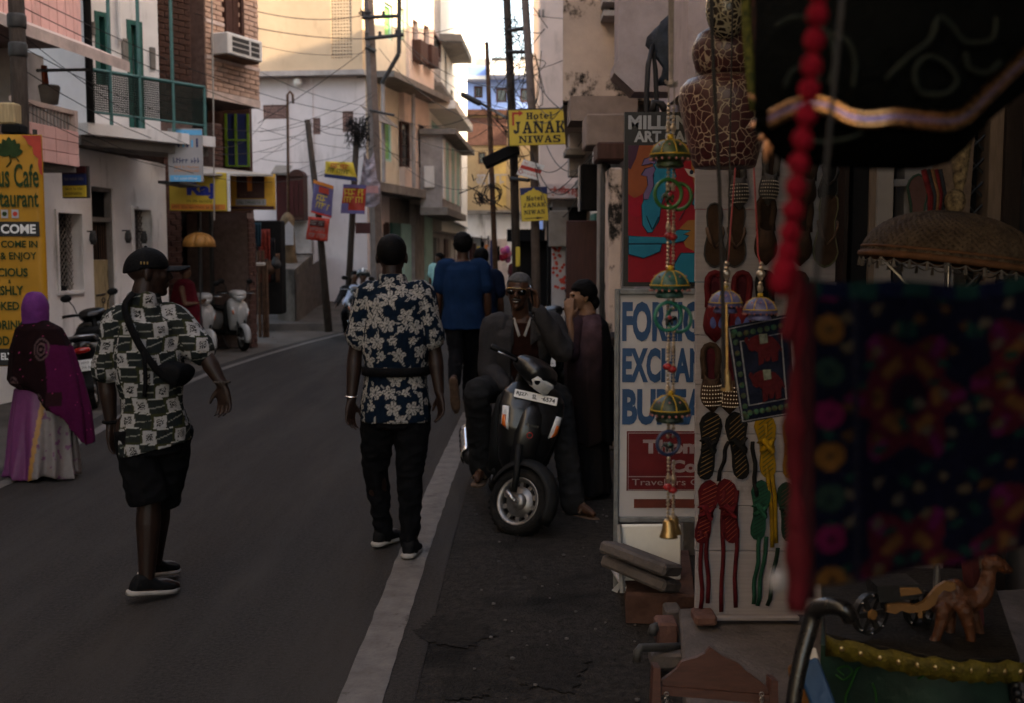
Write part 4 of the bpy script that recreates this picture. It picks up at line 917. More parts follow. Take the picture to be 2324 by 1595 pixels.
# ---- stained concrete house: overhanging upper storey on a beam
HF = Fr((.52,11.5),(1.3,11.5));bH = thing('stained_house','mould stained concrete house with an overhanging upper storey','house',(2,13,0))
zb = HF.px(1320,228)[1]
HL = Fr((.52,16.5),(.52,11.5))     # street side of the overhang
m = MB();fH = [(.52,11.5),(7,11.5),(7,16.6),(.80,16.6)];m.loft([[Vector((x,y,z)) for x,y in fH] for z in (zb,11)]);m.build('upper_wall',A['stained'],bH)
b0,b1 = HF.px(1283,272)[0],HF.px(1416,225)[0];zq = HF.px(1340,275,.3)[1]
m = MB();m.box((.50 + b0 + .05,11.15,zq),(.52 + b1 + .1,11.75,zb - .003));m.build('beam',A['beam'],bH)
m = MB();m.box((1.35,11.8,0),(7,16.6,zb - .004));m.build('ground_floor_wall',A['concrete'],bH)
r = HF.rect(1390,5,1404,60,.1)
for z0_,z1_ in ((HF.px(1390,22)[1],HF.px(1390,10)[1]),(HF.px(1390,52)[1],HF.px(1390,40)[1])):
 m = MB();HF.box(m,(HF.px(1362,30)[0],z0_,HF.px(1408,30)[0],z1_),.001,.35);m.build('sunshade',A['greyc'],bH)
m = MB();q = HF.rect(1368,22,1402,60);HF.box(m,(q[0],q[1] + .1,q[2],q[3]),.001,.06);w1 = m.build('window',A['greyc'],bH);m = MB();HF.box(m,(q[0] + .06,q[1] + .18,q[2] - .03,q[3] - .08),.061,.07);m.build('pane',A['pane'],w1)
MB().tube([HF.P(HF.px(1406,30)[0],HF.px(1406,190)[1],.05),HF.P(HF.px(1406,30)[0],7,.05)],.03,n=8).build('pipe',A['iron'],bH)
def slab(u0,v0,u1,v1,Y,th,mat,name,label,cat,z0=None):
 a = at(u0,v1,Y);b = at(u1,v0,Y);m = MB();m.bbox((a.x,Y,a.z if z0 is None else z0),(b.x,Y + th,b.z),None,.012);return one(name,m,A[mat],label,cat)
slab(1284,500,1384,700,12.5,.08,'brown_door','shop_shutter','tall dark brown wooden shutter behind the seated man','shutter',0)
slab(1318,372,1386,478,12.0,.18,'dark','sign_box','dark blank sign box above the brown shutter','sign')
slab(1312,375,1317,480,11.98,.1,'greyc','edge_strip','thin grey edge strip beside the dark sign box','sign')
slab(1380,380,1412,700,9.3,.4,'stained','stone_pillar','stained plaster pillar beside the art poster','pillar',0)
slab(1357,340,1374,700,10.5,.25,'concrete','stone_pillar','narrow grey pillar behind the stained plaster one','pillar',0)
a = at(1370,300,9.9);one('drain_pipe',MB().tube([(a.x,9.9,0),(a.x,9.9,at(1370,400,9.9).z),(a.x + .02,9.95,at(1370,345,9.9).z)],.03,n=8),A['iron'],'dark drain pipe between the two pillars','pipe',smooth=True)
slab(1330,258,1418,330,10.2,.6,'beam','stone_lintel','brown lintel block under the overhanging storey','lintel')
slab(1355,322,1420,362,9.6,.5,'darkwood','timber_shelf','dark timber shelf on brackets beside the art poster','shelf')
slab(1290,300,1345,400,14.5,.3,'greyc','balcony_box','grey weathered balcony box beyond the brown shutter','balcony')
slab(1282,336,1330,352,14.0,.5,'concrete','concrete_ledge','grey concrete ledge below the weathered balcony box','ledge')
slab(1245,478,1290,560,15.0,.2,'concrete','door_header','crumbling plaster header over the patterned pillar','wall')
fl = slab(1252,520,1284,690,15.2,.25,'sign_white','tiled_pillar','white pillar with small red flower pattern','pillar',0)
m = MB();rn = random.Random(4)
for k in range(46):
 p = at(rn.uniform(1254,1282),rn.uniform(522,660),15.19);m.ell(p,(.022,.006,.022),n=6,m=4)
one('flower_pattern',m,A['cafe_red'],'small red flowers on the white pillar','ornament')
slab(1138 + 104,500,1250,690,16.0,.2,'dark','dark_post','thick black gate post left of the patterned pillar','post',0)
# ---- grey pink house with a bevelled overhang nearer the camera
I0 = at(1404,0,8.2).x
bI = thing('overhang_house','grey pink house whose slant edged upper floor overhangs the gallery','house',(3,9,0))
zi = at(1404,165,8.2).z;zi2 = at(1430,208,8.2).z
m = MB();pr = [(I0 - .03,zi),(I0 + .12,zi2),(6,zi2),(6,11),(I0 + .0,11),(I0 + .0,zi + .09),(I0 - .03,zi + .06)]
fI = frame_from((0,8.2,0),(1,0,0),(0,-1,0));m.prism(pr,-.34,0,fI.M);m.box((1.42,8.55,zi2),(6,11.4,11));m.build('upper_wall',A['greypink'],bI)
m = MB();m.box((1.25,8.4,0),(6,11.3,zi2 - .002));m.build('ground_floor_wall',A['greypink'],bI)
m = MB();c = at(1548,110,7.9);
g = []
for i in range(9):
 t_ = i / 8;zz = at(1500,195 - 140 * t_,7.85).z
 g.append([Vector((at(1485 + 20*math.sin(i*.9),0,7.85).x + (at(1640,0,7.85).x - at(1485,0,7.85).x)*j/8,7.85 - .1*math.sin(math.pi*t_) - .04*math.sin(j*1.7+i),zz + .05*math.sin(j*.8)*t_ + .02*j*t_)) for j in range(9)])
one('tarpaulin',m.sheet(g,.03),mk('tarp',(.024,.028,.036),.6,.4,8.,.4),'dark tarpaulin bundled on the overhanging wall','tarpaulin',smooth=True)
a = at(1466,250,7.7);m = MB();m.tube([at(1475,330,7.7),at(1466,240,7.7),at(1470,150,7.7),at(1480,100,7.75),at(1487,160,7.75),at(1490,250,7.75),at(1500,330,7.75)],.018,n=6)
one('bent_cable',m,A['cable'],'thick black cable looped down the overhanging wall','cable',smooth=True)
m = MB();m.tube([at(1480,254,6.5),at(1484,232,6.5),at(1500,236,6.5),at(1512,256,6.5)],.022,n=6);one('bent_cable',m,A['cable'],'short black hose hooked over the gallery sign','hose',smooth=True)
# ---- buildings that carry the shade: the row goes on beside and behind the camera
def row_house(name,label,x0,y0,x1,y1,h,mat,face):
 b = thing(name,label,'house',((x0+x1)/2,(y0+y1)/2,0));m = MB();m.box((x0,y0,0),(x1,y1,h));m.build('wall',A[mat],b)
 fr = Fr((x0,y1),(x0,y0)) if face < 0 else Fr((x1,y0),(x1,y1))
 n = int(fr.len // 2.4)
 for k in range(n):
  for z in (4.3,7.6):
   if z + 1.6 < h: window(fr,(fr.len*(k+.5)/n - .45,z,fr.len*(k+.5)/n + .45,z + 1.4),b,A['darkwood'],A['pane'],.01,.07,(2,1))
  q = (fr.len*(k+.5)/n - .6,.1,fr.len*(k+.5)/n + .6,2.5);m = MB();fr.box(m,q,.002,.05);m.build('door',A[['teal','brown_door','iron'][k % 3]],b)
 m = MB();m.box((x0 - .35 if face < 0 else x0,y0,3.1),(x1 + (.35 if face > 0 else 0),y1,3.25));m.build('ledge',A['concrete'],b)
 return b
row_house('shop_house','plain house beyond the craft shop wall',2.55,-9.0,8.5,2.4,15.0,'greypink',-1)  # these four stand extra tall to cut sky light on the near street
row_house('corner_shop_house','house with the craft shop on its ground floor',2.55,2.45,8.5,8.1,14.0,'greypink',-1)
row_house('unseen_street_house','cream house across the street behind the viewer',-12,-12,-5.4,1.0,15,'cream',1)
row_house('unseen_street_house','white house across the street before the pink one',-12,1.1,-5.9,10.4,13,'greyc',1)
row_house('unseen_street_house','unseen house added to block sun between the stained and pale pink ones',1.75,16.7,8.5,24.8,11.5,'peach',-1)  # added out of sight to stop sun leaking onto the left walls
row_house('far_house','grey house further up the street on the shaded side',3.3,34.5,9,60,9.5,'greyc',-1)
# -- two poles with the hotel signs
tq = thing('utility_pole','dark wooden pole left of the pair carrying the hotel sign','pole',at(1167,640,18.6) * Vector((1,1,0)))
MB().tube([at(1176,660,18.6) * Vector((1,1,0)),at(1165,330,18.6),at(1146,-80,18.6)],[.075,.07,.06],n=10).build('shaft',A['polewood'],tq,True)
tq2 = thing('utility_pole','brown wooden pole right of the pair carrying the hotel sign','pole',at(1216,640,18.2) * Vector((1,1,0)))
MB().tube([at(1218,680,18.2) * Vector((1,1,0)),at(1212,330,18.2),at(1186,-80,18.2)],[.072,.07,.058],n=10).build('shaft',A['poleconc'],tq2,True)
for v,dv in ((70,-8),(118,0),(405,4)):
 MB().tube([at(1152 + v*.02,v,18.5),at(1200,v + dv,18.2)],.035,n=6).build('brace',A['iron'],tq)
rn = random.Random(9);m = MB()
for k in range(30):
 c = at(rn.choice((1165,1140,1195)),rn.uniform(60,330),18.45);pts = [c + Vector((rn.uniform(-.35,.35),rn.uniform(-.1,.1),rn.uniform(-.5,.5))) for _ in range(4)]
 m.tube(smooth(pts),.007,n=4)
one('wire_bundle',m,A['cable'],'tangled black wires strung around the pair of poles','cable')
m = MB();a = at(1122,330,18.6)
fb = frame_from(at(1100,376,18.1),at(1178,340,18.1) - at(1100,376,18.1),(0,-1,0));m.bbox((0,-.05,-.3),((at(1178,340,18.1) - at(1100,376,18.1)).length,.13,.1),fb.M,.02)
one('lamp_shield',m,A['dark'],'dark tilted metal shield under the yellow hotel sign','shield')
ts = thing('street_lamp','dark street lamp head on an arm near the pair of poles','street lamp',at(1110,640,20) * Vector((1,1,0)))
f8 = frame_from(at(1045,212,19.5),at(1092,236,19.5) - at(1045,212,19.5),(0,-1,0));L_ = (at(1092,236,19.5) - at(1045,212,19.5)).length
m = MB();m.bbox((0,-.05,-.07),(L_,.04,.07),f8.M,.03);m.build('head',A['iron'],ts)
MB().tube([at(1090,234,19.5),at(1112,246,19.5),at(1150,268,18.7)],.025,n=6).build('arm',A['iron'],ts)
MB().tube([at(1130,640,20) * Vector((1,1,0)),at(1112,300,20),at(1104,96,20)],[.05,.045,.035],n=8).build('post',A['rust'],ts,True)
m = MB();c = at(1118,440,19.0)
for k in range(5): m.torus(c + Vector((rn.uniform(-.03,.03),rn.uniform(-.05,.05),rn.uniform(-.03,.03))),.15 + rn.uniform(-.03,.03),.008,Matrix.Rotation(R(90),3,'X') @ Matrix.Rotation(rn.uniform(-.3,.3),3,'Y'),n=20,k=5)
one('cable_coil',m,A['cable'],'coil of spare cable hung on the lamp post','cable')
m = MB()
for k in range(14):
 c = at(1100 + rn.uniform(-30,45),rn.uniform(385,470),19.2);m.tube([c,c + Vector((rn.uniform(-.2,.2),0,rn.uniform(-.2,.2))),c + Vector((rn.uniform(-.3,.3),0,rn.uniform(-.3,.3)))],.01,n=4)
one('wire_bundle',m,A['cable'],'loose wires around the cable coil','cable')
SER = {
 'J': [[(.45,0),(.70,.12),(.74,.86),(.48,.86),(.46,.25)],[(.05,.12),(.22,.0),(.5,.0),(.5,.2),(.22,.34),(.04,.34)],[(.36,.84),(.86,.84),(.86,1),(.36,1)]],
 'A': [[(.08,.1),(.26,.1),(.56,1),(.40,1)],[(.62,.1),(.92,.1),(.60,1),(.42,1)],[(.25,.3),(.72,.3),(.70,.45),(.30,.45)],[(0,0),(.38,0),(.38,.14),(0,.14)],[(.54,0),(1,0),(1,.14),(.54,.14)]],
 'N': [[(.1,.1),(.25,.1),(.25,.9),(.1,.9)],[(.1,1),(.34,1),(.9,.12),(.9,0),(.74,0),(.12,.86)],[(.76,.1),(.9,.1),(.9,.9),(.76,.9)],[(0,0),(.36,0),(.36,.14),(0,.14)],[(.64,.86),(1,.86),(1,1),(.64,1)],[(0,.86),(.3,.86),(.3,1),(0,1)]],
 'K': [[(.1,.1),(.36,.1),(.36,.9),(.1,.9)],[(.34,.42),(.5,.40),(.9,.88),(.68,.9)],[(.42,.5),(.62,.6),(.96,.08),(.68,.08)],[(0,0),(.46,0),(.46,.14),(0,.14)],[(0,.86),(.46,.86),(.46,1),(0,1)],[(.58,0),(1,0),(1,.14),(.58,.14)],[(.58,.86),(.98,.86),(.98,1),(.58,1)]],
 'I': [[(.25,.1),(.75,.1),(.75,.9),(.25,.9)],[(0,0),(1,0),(1,.15),(0,.15)],[(0,.85),(1,.85),(1,1),(0,1)]],
 'W': [[(.06,.9),(.28,.9),(.38,.0),(.26,.0)],[(.26,0),(.40,0),(.56,.9),(.46,.9)],[(.44,.9),(.62,.9),(.72,0),(.60,0)],[(.62,0),(.74,0),(.94,.9),(.82,.9)],[(0,.86),(.36,.86),(.36,1),(0,1)],[(.38,.86),(.68,.86),(.68,1),(.38,1)],[(.74,.86),(1,.86),(1,1),(.74,1)]],
 'S': [[(.08,0),(.84,0),(.97,.16),(.97,.38),(.78,.55),(.62,.42),(.66,.16),(.08,.2)],[(.92,1),(.2,1),(.04,.84),(.04,.62),(.2,.46),(.38,.58),(.34,.84),(.92,.8)],[(.2,.46),(.62,.40),(.80,.55),(.38,.62)],[(.03,0),(.16,0),(.16,.34),(.03,.34)],[(.82,.68),(.95,.68),(.95,1),(.82,1)]],
 'H': [[(.1,.1),(.38,.1),(.38,.9),(.1,.9)],[(.62,.1),(.9,.1),(.9,.9),(.62,.9)],[(.36,.42),(.64,.42),(.64,.58),(.36,.58)],[(0,0),(.46,0),(.46,.14),(0,.14)],[(.54,0),(1,0),(1,.14),(.54,.14)],[(0,.86),(.46,.86),(.46,1),(0,1)],[(.54,.86),(1,.86),(1,1),(.54,1)]],
 'l': [[(.25,.1),(.75,.1),(.75,1),(.25,1)],[(0,0),(1,0),(1,.13),(0,.13)],[(0,.88),(.5,.88),(.5,1),(0,1)]],
 't': [[(.3,.1),(.62,.1),(.62,.98),(.3,.86)],[(.05,.56),(.95,.56),(.95,.7),(.05,.7)],[(.4,0),(.85,0),(.95,.12),(.5,.16)]],
}
def ring_poly(cx,cy,rx,ry,t,n=14,a0=0,a1=360):
 out = []
 for i in range(n):
  b0,b1 = R(a0 + (a1-a0)*i/n),R(a0 + (a1-a0)*(i+1)/n)
  out.append([(cx + rx*math.cos(b0),cy + ry*math.sin(b0)),(cx + rx*math.cos(b1),cy + ry*math.sin(b1)),(cx + rx*t*math.cos(b1),cy + ry*t*1.2*math.sin(b1)),(cx + rx*t*math.cos(b0),cy + ry*t*1.2*math.sin(b0))])
 return out
SER['o'] = ring_poly(.5,.35,.5,.36,.42);SER['e'] = ring_poly(.5,.35,.5,.36,.42,14,0,315) + [[(.1,.30),(.95,.30),(.95,.42),(.1,.42)]]
def slab_text(s,fr,r,n,mat,par):
 wid = {'I': .55,'W': 1.35,'l': .45,'t': .6,'J': .85,'o': .8,'e': .8,'N': 1.05};tot = sum(wid.get(c,1) + .08 for c in s) - .08
 x = r[0];sc = (r[2] - r[0]) / tot;m = MB();h = r[3] - r[1];k = 0
 for c in s:
  w_ = wid.get(c,1) * sc
  for pl in SER[c]:
   m.prism([(x + p[0]*w_,r[1] + p[1]*h) for p in pl],n,n + .002 + k*.0002,fr.M);k = (k + 1) % 9
  x += w_ + .08 * sc
 return m.build('lettering',mat,par)
fs = frame_from(at(1156,330,17.9),(1,.06,.01),(.06,-1,0));t1 = thing('hotel_sign','large yellow rectangular hotel sign with a red arrow, high on the poles','sign',at(1156,330,17.9))
fs = frame_from(at(1156,332,17.9),at(1293,328,17.9) - at(1156,332,17.9),(0,-1,0))
rr = frr(fs,1155,245,1293,331);m = MB();fs.box(m,rr,-.04,0,.006);m.build('board',A['sign_yellow'],t1)
m = MB();fs.box(m,(rr[0]-.015,rr[3]-.01,rr[2]+.01,rr[3]+.012),-.045,.004);fs.box(m,(rr[0]-.015,rr[1]-.012,rr[0]+.008,rr[3]-.011),-.045,.004);m.build('frame',A['iron'],t1)
slab_text('Hotel',fs,frr(fs,1194,254,1253,271),.002,A['sign_black'],t1);slab_text('JANAK',fs,frr(fs,1164,273,1283,304),.002,A['sign_black'],t1);slab_text('NIWAS',fs,frr(fs,1177,306,1272,325),.002,A['sign_black'],t1)
q = frr(fs,1162,250,1187,285);w_ = q[2]-q[0];h_ = q[3]-q[1]
m = MB();m.prism([(q[0],q[1]),(q[0]+w_*.18,q[1]),(q[0]+w_*.18,q[3]-h_*.28),(q[0]+w_*.6,q[3]-h_*.28),(q[0]+w_*.6,q[3]-h_*.40),(q[2],q[3]-h_*.2),(q[0]+w_*.6,q[3]),(q[0]+w_*.6,q[3]-h_*.12),(q[0],q[3]-h_*.12)],.002,.004,fs.M);m.build('arrow',A['sign_red'],t1)
f10 = frame_from(at(1186,504,17.7),at(1241,501,17.7) - at(1186,504,17.7),(0,-1,0));t10 = thing('hotel_sign','small yellow temple shaped hotel sign with a black arrow','sign',at(1186,504,17.7))
m = MB();f10.box(m,frr(f10,1183,423,1241,503),-.03,0,.004);m.build('board',A['navy'],t10)
q = frr(f10,1184,424,1240,503);w_ = q[2]-q[0];h_ = q[3]-q[1]
m = MB();m.prism([(q[0]+w_*x,q[1]+h_*y) for x,y in ((0,0),(1,0),(1,.77),(.93,.80),(.86,.80),(.83,.85),(.74,.86),(.7,.90),(.58,.92),(.5,1),(.42,.92),(.30,.90),(.26,.86),(.17,.85),(.14,.80),(.07,.80),(0,.77))],.001,.003,f10.M);m.build('print_panel',A['sign_yellow'],t10)
slab_text('Hotel',f10,frr(f10,1194,443,1230,456),.005,A['sign_black'],t10);slab_text('JANAK',f10,frr(f10,1187,459,1237,471),.005,A['sign_black'],t10);slab_text('NIWAS',f10,frr(f10,1189,475,1236,487),.005,A['sign_black'],t10)
q = frr(f10,1190,491,1235,499);w_ = q[2]-q[0];h_ = q[3]-q[1];ym = (q[1]+q[3])/2
m = MB();m.prism([(q[0],ym-h_*.15),(q[0]+w_*.6,ym-h_*.15),(q[0]+w_*.6,q[1]),(q[2],ym),(q[0]+w_*.6,q[3]),(q[0]+w_*.6,ym+h_*.15),(q[0],ym+h_*.15)],.005,.007,f10.M);m.build('arrow',A['sign_black'],t10)
f11 = frame_from(at(1174,396,17.8),at(1217,408,17.8) - at(1174,396,17.8),(0,-1,0));t11 = thing('tilted_sign','tilted white and red notice between the two hotel signs','sign',at(1174,396,17.8))
W11 = (at(1222,408,17.8) - at(1174,394,17.8)).length;H11 = (at(1174,394,17.8) - at(1181,358,17.8)).length
m = MB();m.prism([(-.02,0),(W11,0),(W11 + .03,H11),(.03,H11)],-.02,0,f11.M);m.build('board',A['white_paint'],t11)
m = MB();m.prism([(.01,H11*.42),(W11,H11*.42),(W11 + .01,H11*.66),(.02,H11*.66)],.001,.003,f11.M);m.build('print_panel',A['sign_red'],t11)
scrib(f11,(.06,H11*.74,W11*.4,H11*.92),.003,A['sign_red'],t11,3);scrib(f11,(W11*.52,H11*.76,W11*.95,H11*.86),.003,A['sign_black'],t11,4);scrib(f11,(W11*.2,H11*.18,W11*.95,H11*.28),.003,A['sign_red'],t11,5)
m = MB();m.torus(f11.P(W11*.1,H11*.24,.003),.03,.006,f11.M.to_3x3(),n=12,k=4);m.build('round_mark',A['sign_red'],t11)
for k,(u,v,mt) in enumerate(((1142,570,(.55,.1,.22)),(1150,566,(.5,.12,.4)),(1146,580,(.5,.03,.06)),(1154,576,(.6,.2,.3)),(1140,584,(.4,.02,.05)),(1152,588,(.55,.15,.3)))):
 m = MB();m.ell(at(u,v,30 + k*.05),(.09,.09,.11),n=10,m=7);one('balloon',m,mk('balloon%d' % k,mt,.3,.1,5.,0.),['pale pink balloon at the top of the far bunch','mauve balloon in the far bunch','red balloon in the middle of the far bunch','light pink balloon beside the red one in the bunch','dark red balloon low in the far bunch','rose balloon at the foot of the far bunch'][k],'balloon','balloons at the far shop',True)
slab(1161,570,1170,592,29.5,.05,'sign_yellow','yellow_packet','yellow packet hanging beside the balloons','packet')
slab(1170,560,1180,605,18.3,.03,'sign_yellow','painted_notice','narrow yellow notice wrapped on the dark pole','notice')
slab(1112,545,1128,640,30.0,.3,'navy','vertical_sign','tall dark blue sign standing by the far shops','sign',.2)
slab(1105,560,1111,640,32.0,.3,'greyc','shop_pillar','grey pillar at the far shop row','pillar',0)
for k in range(8):
 slab(1064 + k*9,545 + (k*7) % 18,1071 + k*9,590 + (k*11) % 25,41 + k*.3,.2,['maroon','darkwood','sign_yellow','dark','orange','leafgreen','purple','dark'][k],'shop_goods','bundle of ' + ['maroon','brown','yellow','black','orange','green','purple','charcoal'][k] + ' goods hung at the far shop front','goods')
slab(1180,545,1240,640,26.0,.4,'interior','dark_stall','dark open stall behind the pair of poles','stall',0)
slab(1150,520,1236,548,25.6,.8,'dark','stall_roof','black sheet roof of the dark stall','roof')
# -- overhead cables
WL = 'thin overhead service wire crossing the street';WG = 'overhead service wires'
rn = random.Random(21)
WN = {}
def wire(a,b,s=.2,r=.008):
 def end(p):
  u = CU + F_PX*p.x/p.y
  if p.y < 12: return 'the pole at the pink house' if u < 100 else 'the grey pink overhang'
  for lim,nm in ((500,'the brick house'),(680,'the side lane'),(760,'the leaning poster pole'),(870,'the tall concrete pole'),(925,'its iron cross arm'),(1070,'the mint and white houses'),(1130,'the street lamp post'),(1180,'the dark wooden pole'),(1225,'the brown wooden pole')):
   if u < lim: return nm
  return 'the stained house'
 L = 'wire from %s to %s' % (end(a),end(b));WN[L] = WN.get(L,0) + 1
 if WN[L] > 1: L = ['','','second ','third ','fourth ','fifth ','sixth ','seventh ','eighth ','ninth ','tenth ','eleventh ','twelfth '][WN[L]] + L
 cable(sag(a,b,s),L,WG,r)
pt = lambda u,v,Y: at(u,v,Y)
for a,b,s,r in (
 (pt(-40,-30,11),pt(838,300,25),.3,.011),(pt(-40,-60,11),pt(838,260,25),.3,.011),(pt(-30,60,11),pt(700,280,23.6),.5,.01),(pt(40,70,11),pt(430,330,15),.1,.008),
 (pt(40,150,11),pt(700,290,23.6),.7,.01),(pt(40,240,11),pt(640,330,24),.6,.009),(pt(420,300,15.0),pt(620,235,24),.5,.008),(pt(60,230,11),pt(830,330,24.5),.8,.009),
 (pt(440,-20,18),pt(834,33,25),.25,.014),(pt(440,30,18),pt(834,88,25),.12,.014),(pt(480,100,18.5),pt(834,240,25),.2,.008),(pt(480,70,18.5),pt(840,118,25),.2,.008),
 (pt(585,280,22),pt(845,100,25),.05,.012),(pt(590,300,22),pt(845,210,25),.1,.008),(pt(590,320,22),pt(845,255,25),.1,.008),(pt(590,290,22),pt(845,340,25),.1,.008),
 (pt(590,360,22),pt(830,330,25),.2,.008),(pt(590,395,22),pt(720,365,23.6),.1,.008),(pt(590,345,22),pt(700,310,23.6),.1,.008),(pt(720,400,23.6),pt(850,330,25),.1,.01),
 (pt(700,300,23.6),pt(850,215,25),.1,.008),(pt(700,280,23.6),pt(812,300,24.2),.15,.01),(pt(850,40,25),pt(1165,-20,18.6),.5,.01),(pt(900,36,25),pt(1165,60,18.6),.4,.01),
 (pt(905,80,25),pt(1165,200,18.6),.3,.012),(pt(905,82,25),pt(1165,250,18.6),.3,.01),(pt(860,110,25),pt(1165,290,18.6),.4,.009),(pt(850,250,25),pt(1165,330,18.6),.4,.009),
 (pt(850,300,25),pt(1110,420,20),.5,.009),(pt(890,262,25),pt(1110,240,20),.3,.009),(pt(850,330,25),pt(1062,380,40),.2,.014),(pt(1005,130,38),pt(1165,30,18.6),.2,.01),
 (pt(1005,290,38),pt(1110,290,20),.3,.01),(pt(1195,30,18.4),pt(1500,20,12),.1,.008),(pt(1200,150,18.4),pt(1300,260,14),.15,.012),(pt(1200,160,18.4),pt(1400,60,14),.1,.008),
 (pt(1200,190,18.4),pt(1283,235,14),.3,.01),(pt(1205,260,18.4),pt(1283,230,14),.2,.01),(pt(1205,340,18.3),pt(1330,380,13),.5,.012),(pt(1205,335,18.3),pt(1340,360,13),.9,.012),
 (pt(1240,330,17.9),pt(1380,300,11),.4,.01),(pt(1150,120,18.6),pt(1108,170,20),-.1,.008),(pt(1150,160,18.6),pt(1108,250,20),.2,.008),(pt(1150,190,18.6),pt(1108,130,20),.2,.008),
 (pt(1210,370,18.2),pt(1330,300,14),.3,.01),(pt(1240,440,17.7),pt(1340,350,13),.1,.01),(pt(1400,-30,9),pt(1560,190,7.5),.02,.007),(pt(1440,-30,9),pt(1600,160,7.5),.02,.007),(pt(1470,-30,9),pt(1640,120,7.5),.02,.007),(pt(1510,-40,9),pt(1660,60,7.5),.02,.007)):
 wire(a,b,s,r * (.5 if a.y < 14 else .62))
cable([pt(486,500,17.0),pt(484,240,17.0),pt(480,-30,17.0)],'pale vertical conduit wire beside the brick house',None,.012,mat=A['tin'])
# -- people: one continuous body each, clothing as children
def remesh(mb,voxel,smooth=5,fac=.5):
 me = mb.mesh('body',None);o = bpy.data.objects.new('tmp',me);col.objects.link(o)
 r = o.modifiers.new('r','REMESH');r.mode = 'VOXEL';r.voxel_size = voxel;r.use_smooth_shade = True
 if smooth: s = o.modifiers.new('s','SMOOTH');s.iterations = smooth;s.factor = fac
 dg = bpy.context.evaluated_depsgraph_get();out = bpy.data.meshes.new_from_object(o.evaluated_get(dg))
 bpy.data.objects.remove(o);bpy.data.meshes.remove(me);out.shade_smooth();return out
def verts(me): a = np.empty(len(me.vertices)*3);me.vertices.foreach_get('co',a);return a.reshape(-1,3)
def norms(me): a = np.empty(len(me.vertices)*3);me.vertices.foreach_get('normal',a);return a.reshape(-1,3)
def setcol(me,rgb):
 at_ = me.color_attributes.new('Col','FLOAT_COLOR','POINT');q = np.ones((len(me.vertices),4));q[:,:3] = rgb;at_.data.foreach_set('color',q.ravel())
def folds(me,amp,freq=9.,seed=0,stretch=(1,1,.45),mask=None):
 c = verts(me);n = norms(me);d = np.empty(len(c));off = Vector((seed*3.1,seed*1.7,seed))
 for i,p in enumerate(c):
  q = Vector((p[0]*stretch[0],p[1]*stretch[1],p[2]*stretch[2]))*freq + off
  d[i] = 1 - abs(noise.noise(q)) * 2.2 + .5*noise.noise(q*2.3)
 if mask is not None: d = d * mask(c)
 c = c + n * (d * amp)[:,None];me.vertices.foreach_set('co',c.ravel());me.update()
def cr(pts,rad,k=4):       # smooth resample of a joint chain
 pts = [Vector(p) for p in pts];P = [pts[0]*2 - pts[1]] + pts + [pts[-1]*2 - pts[-2]];op = [];orr = []
 for i in range(len(pts) - 1):
  p0,p1,p2,p3 = P[i:i+4]
  for j in range(k):
   t = j / k;op.append(.5*((2*p1) + (p2-p0)*t + (2*p0-5*p1+4*p2-p3)*t*t + (3*p1-p0-3*p2+p3)*t**3));orr.append(rad[i] + (rad[i+1]-rad[i])*t)
 op.append(pts[-1]);orr.append(rad[-1]);return op,orr
def limb(mb,pts,rad,n=12,flat=None,side=None,k=4):
 a,b = cr(pts,rad,k);mb.tube(a,b,n=n,flat=flat,side=side)
 mb.ell(a[0],b[0]*.98,n=10,m=6);mb.ell(a[-1],b[-1]*.98,n=10,m=6);return mb
def ring(c,ax,ay,n=20,p=2.4):
 out = []
 for j in range(n):
  a = 2*math.pi*j/n;ca,sa = math.cos(a),math.sin(a)
  out.append(Vector(c) + ax*(abs(ca)**(2/p)*(1 if ca >= 0 else -1)) + ay*(abs(sa)**(2/p)*(1 if sa >= 0 else -1)))
 return out
def rings_between(keys,k=4):   # keys: (c, lateral, forward) -> smooth list
 out = []
 for i in range(len(keys) - 1):
  for j in range(k):
   t = j/k;t2 = t*t*(3-2*t);a,b = keys[i],keys[i+1]
   out.append(ring(a[0].lerp(b[0],t),a[1].lerp(b[1],t2),a[2].lerp(b[2],t2)))
 a = keys[-1];out.append(ring(*a));return out
def hand(mb,W,d,s,n_,sc=1.,curl=.5,spread=.12,thumb=1.):
 d = Vector(d).normalized();s = Vector(s);s = (s - d*s.dot(d)).normalized();n_ = d.cross(s) if Vector(n_).dot(d.cross(s)) > 0 else -d.cross(s)
 mb.loft([ring(W + d*(t*sc),s*(w_*sc),n_*(h*sc),12,2.6) for t,w_,h in ((-.02,.024,.02),(.0,.027,.018),(.03,.036,.017),(.06,.041,.016),(.088,.040,.013),(.096,.034,.009))])
 for k,(x,L) in enumerate(((.030,.070),(.010,.079),(-.011,.073),(-.031,.058))):
  p = W + d*(.088*sc) + s*(x*sc);dd = (d + s*(x*spread/.03)).normalized();pts = [p - dd*.012*sc,p];ang = curl*.5
  for q,seg in enumerate((.45,.32,.25)):
   v = dd*math.cos(ang) + n_*math.sin(ang);pts.append(pts[-1] + v*(L*seg*sc));ang += curl*.75
  mb.tube(pts,[.0088*sc,.0095*sc,.0088*sc,.008*sc,.0062*sc],n=8);mb.ell(pts[-1],.0062*sc,n=6,m=4)
 p = W + d*(.022*sc) + s*(.026*sc);v = (d*.72 + s*.62*thumb + n_*.34).normalized();v2 = (d*.9 + s*.25*thumb + n_*.3).normalized()
 pts = [p - s*.012*sc,p + v*.016*sc,p + v*.045*sc,p + v*.045*sc + v2*.030*sc]
 mb.tube(pts,[.015*sc,.013*sc,.0105*sc,.0075*sc],n=8);mb.ell(pts[-1],.0075*sc,n=6,m=4)
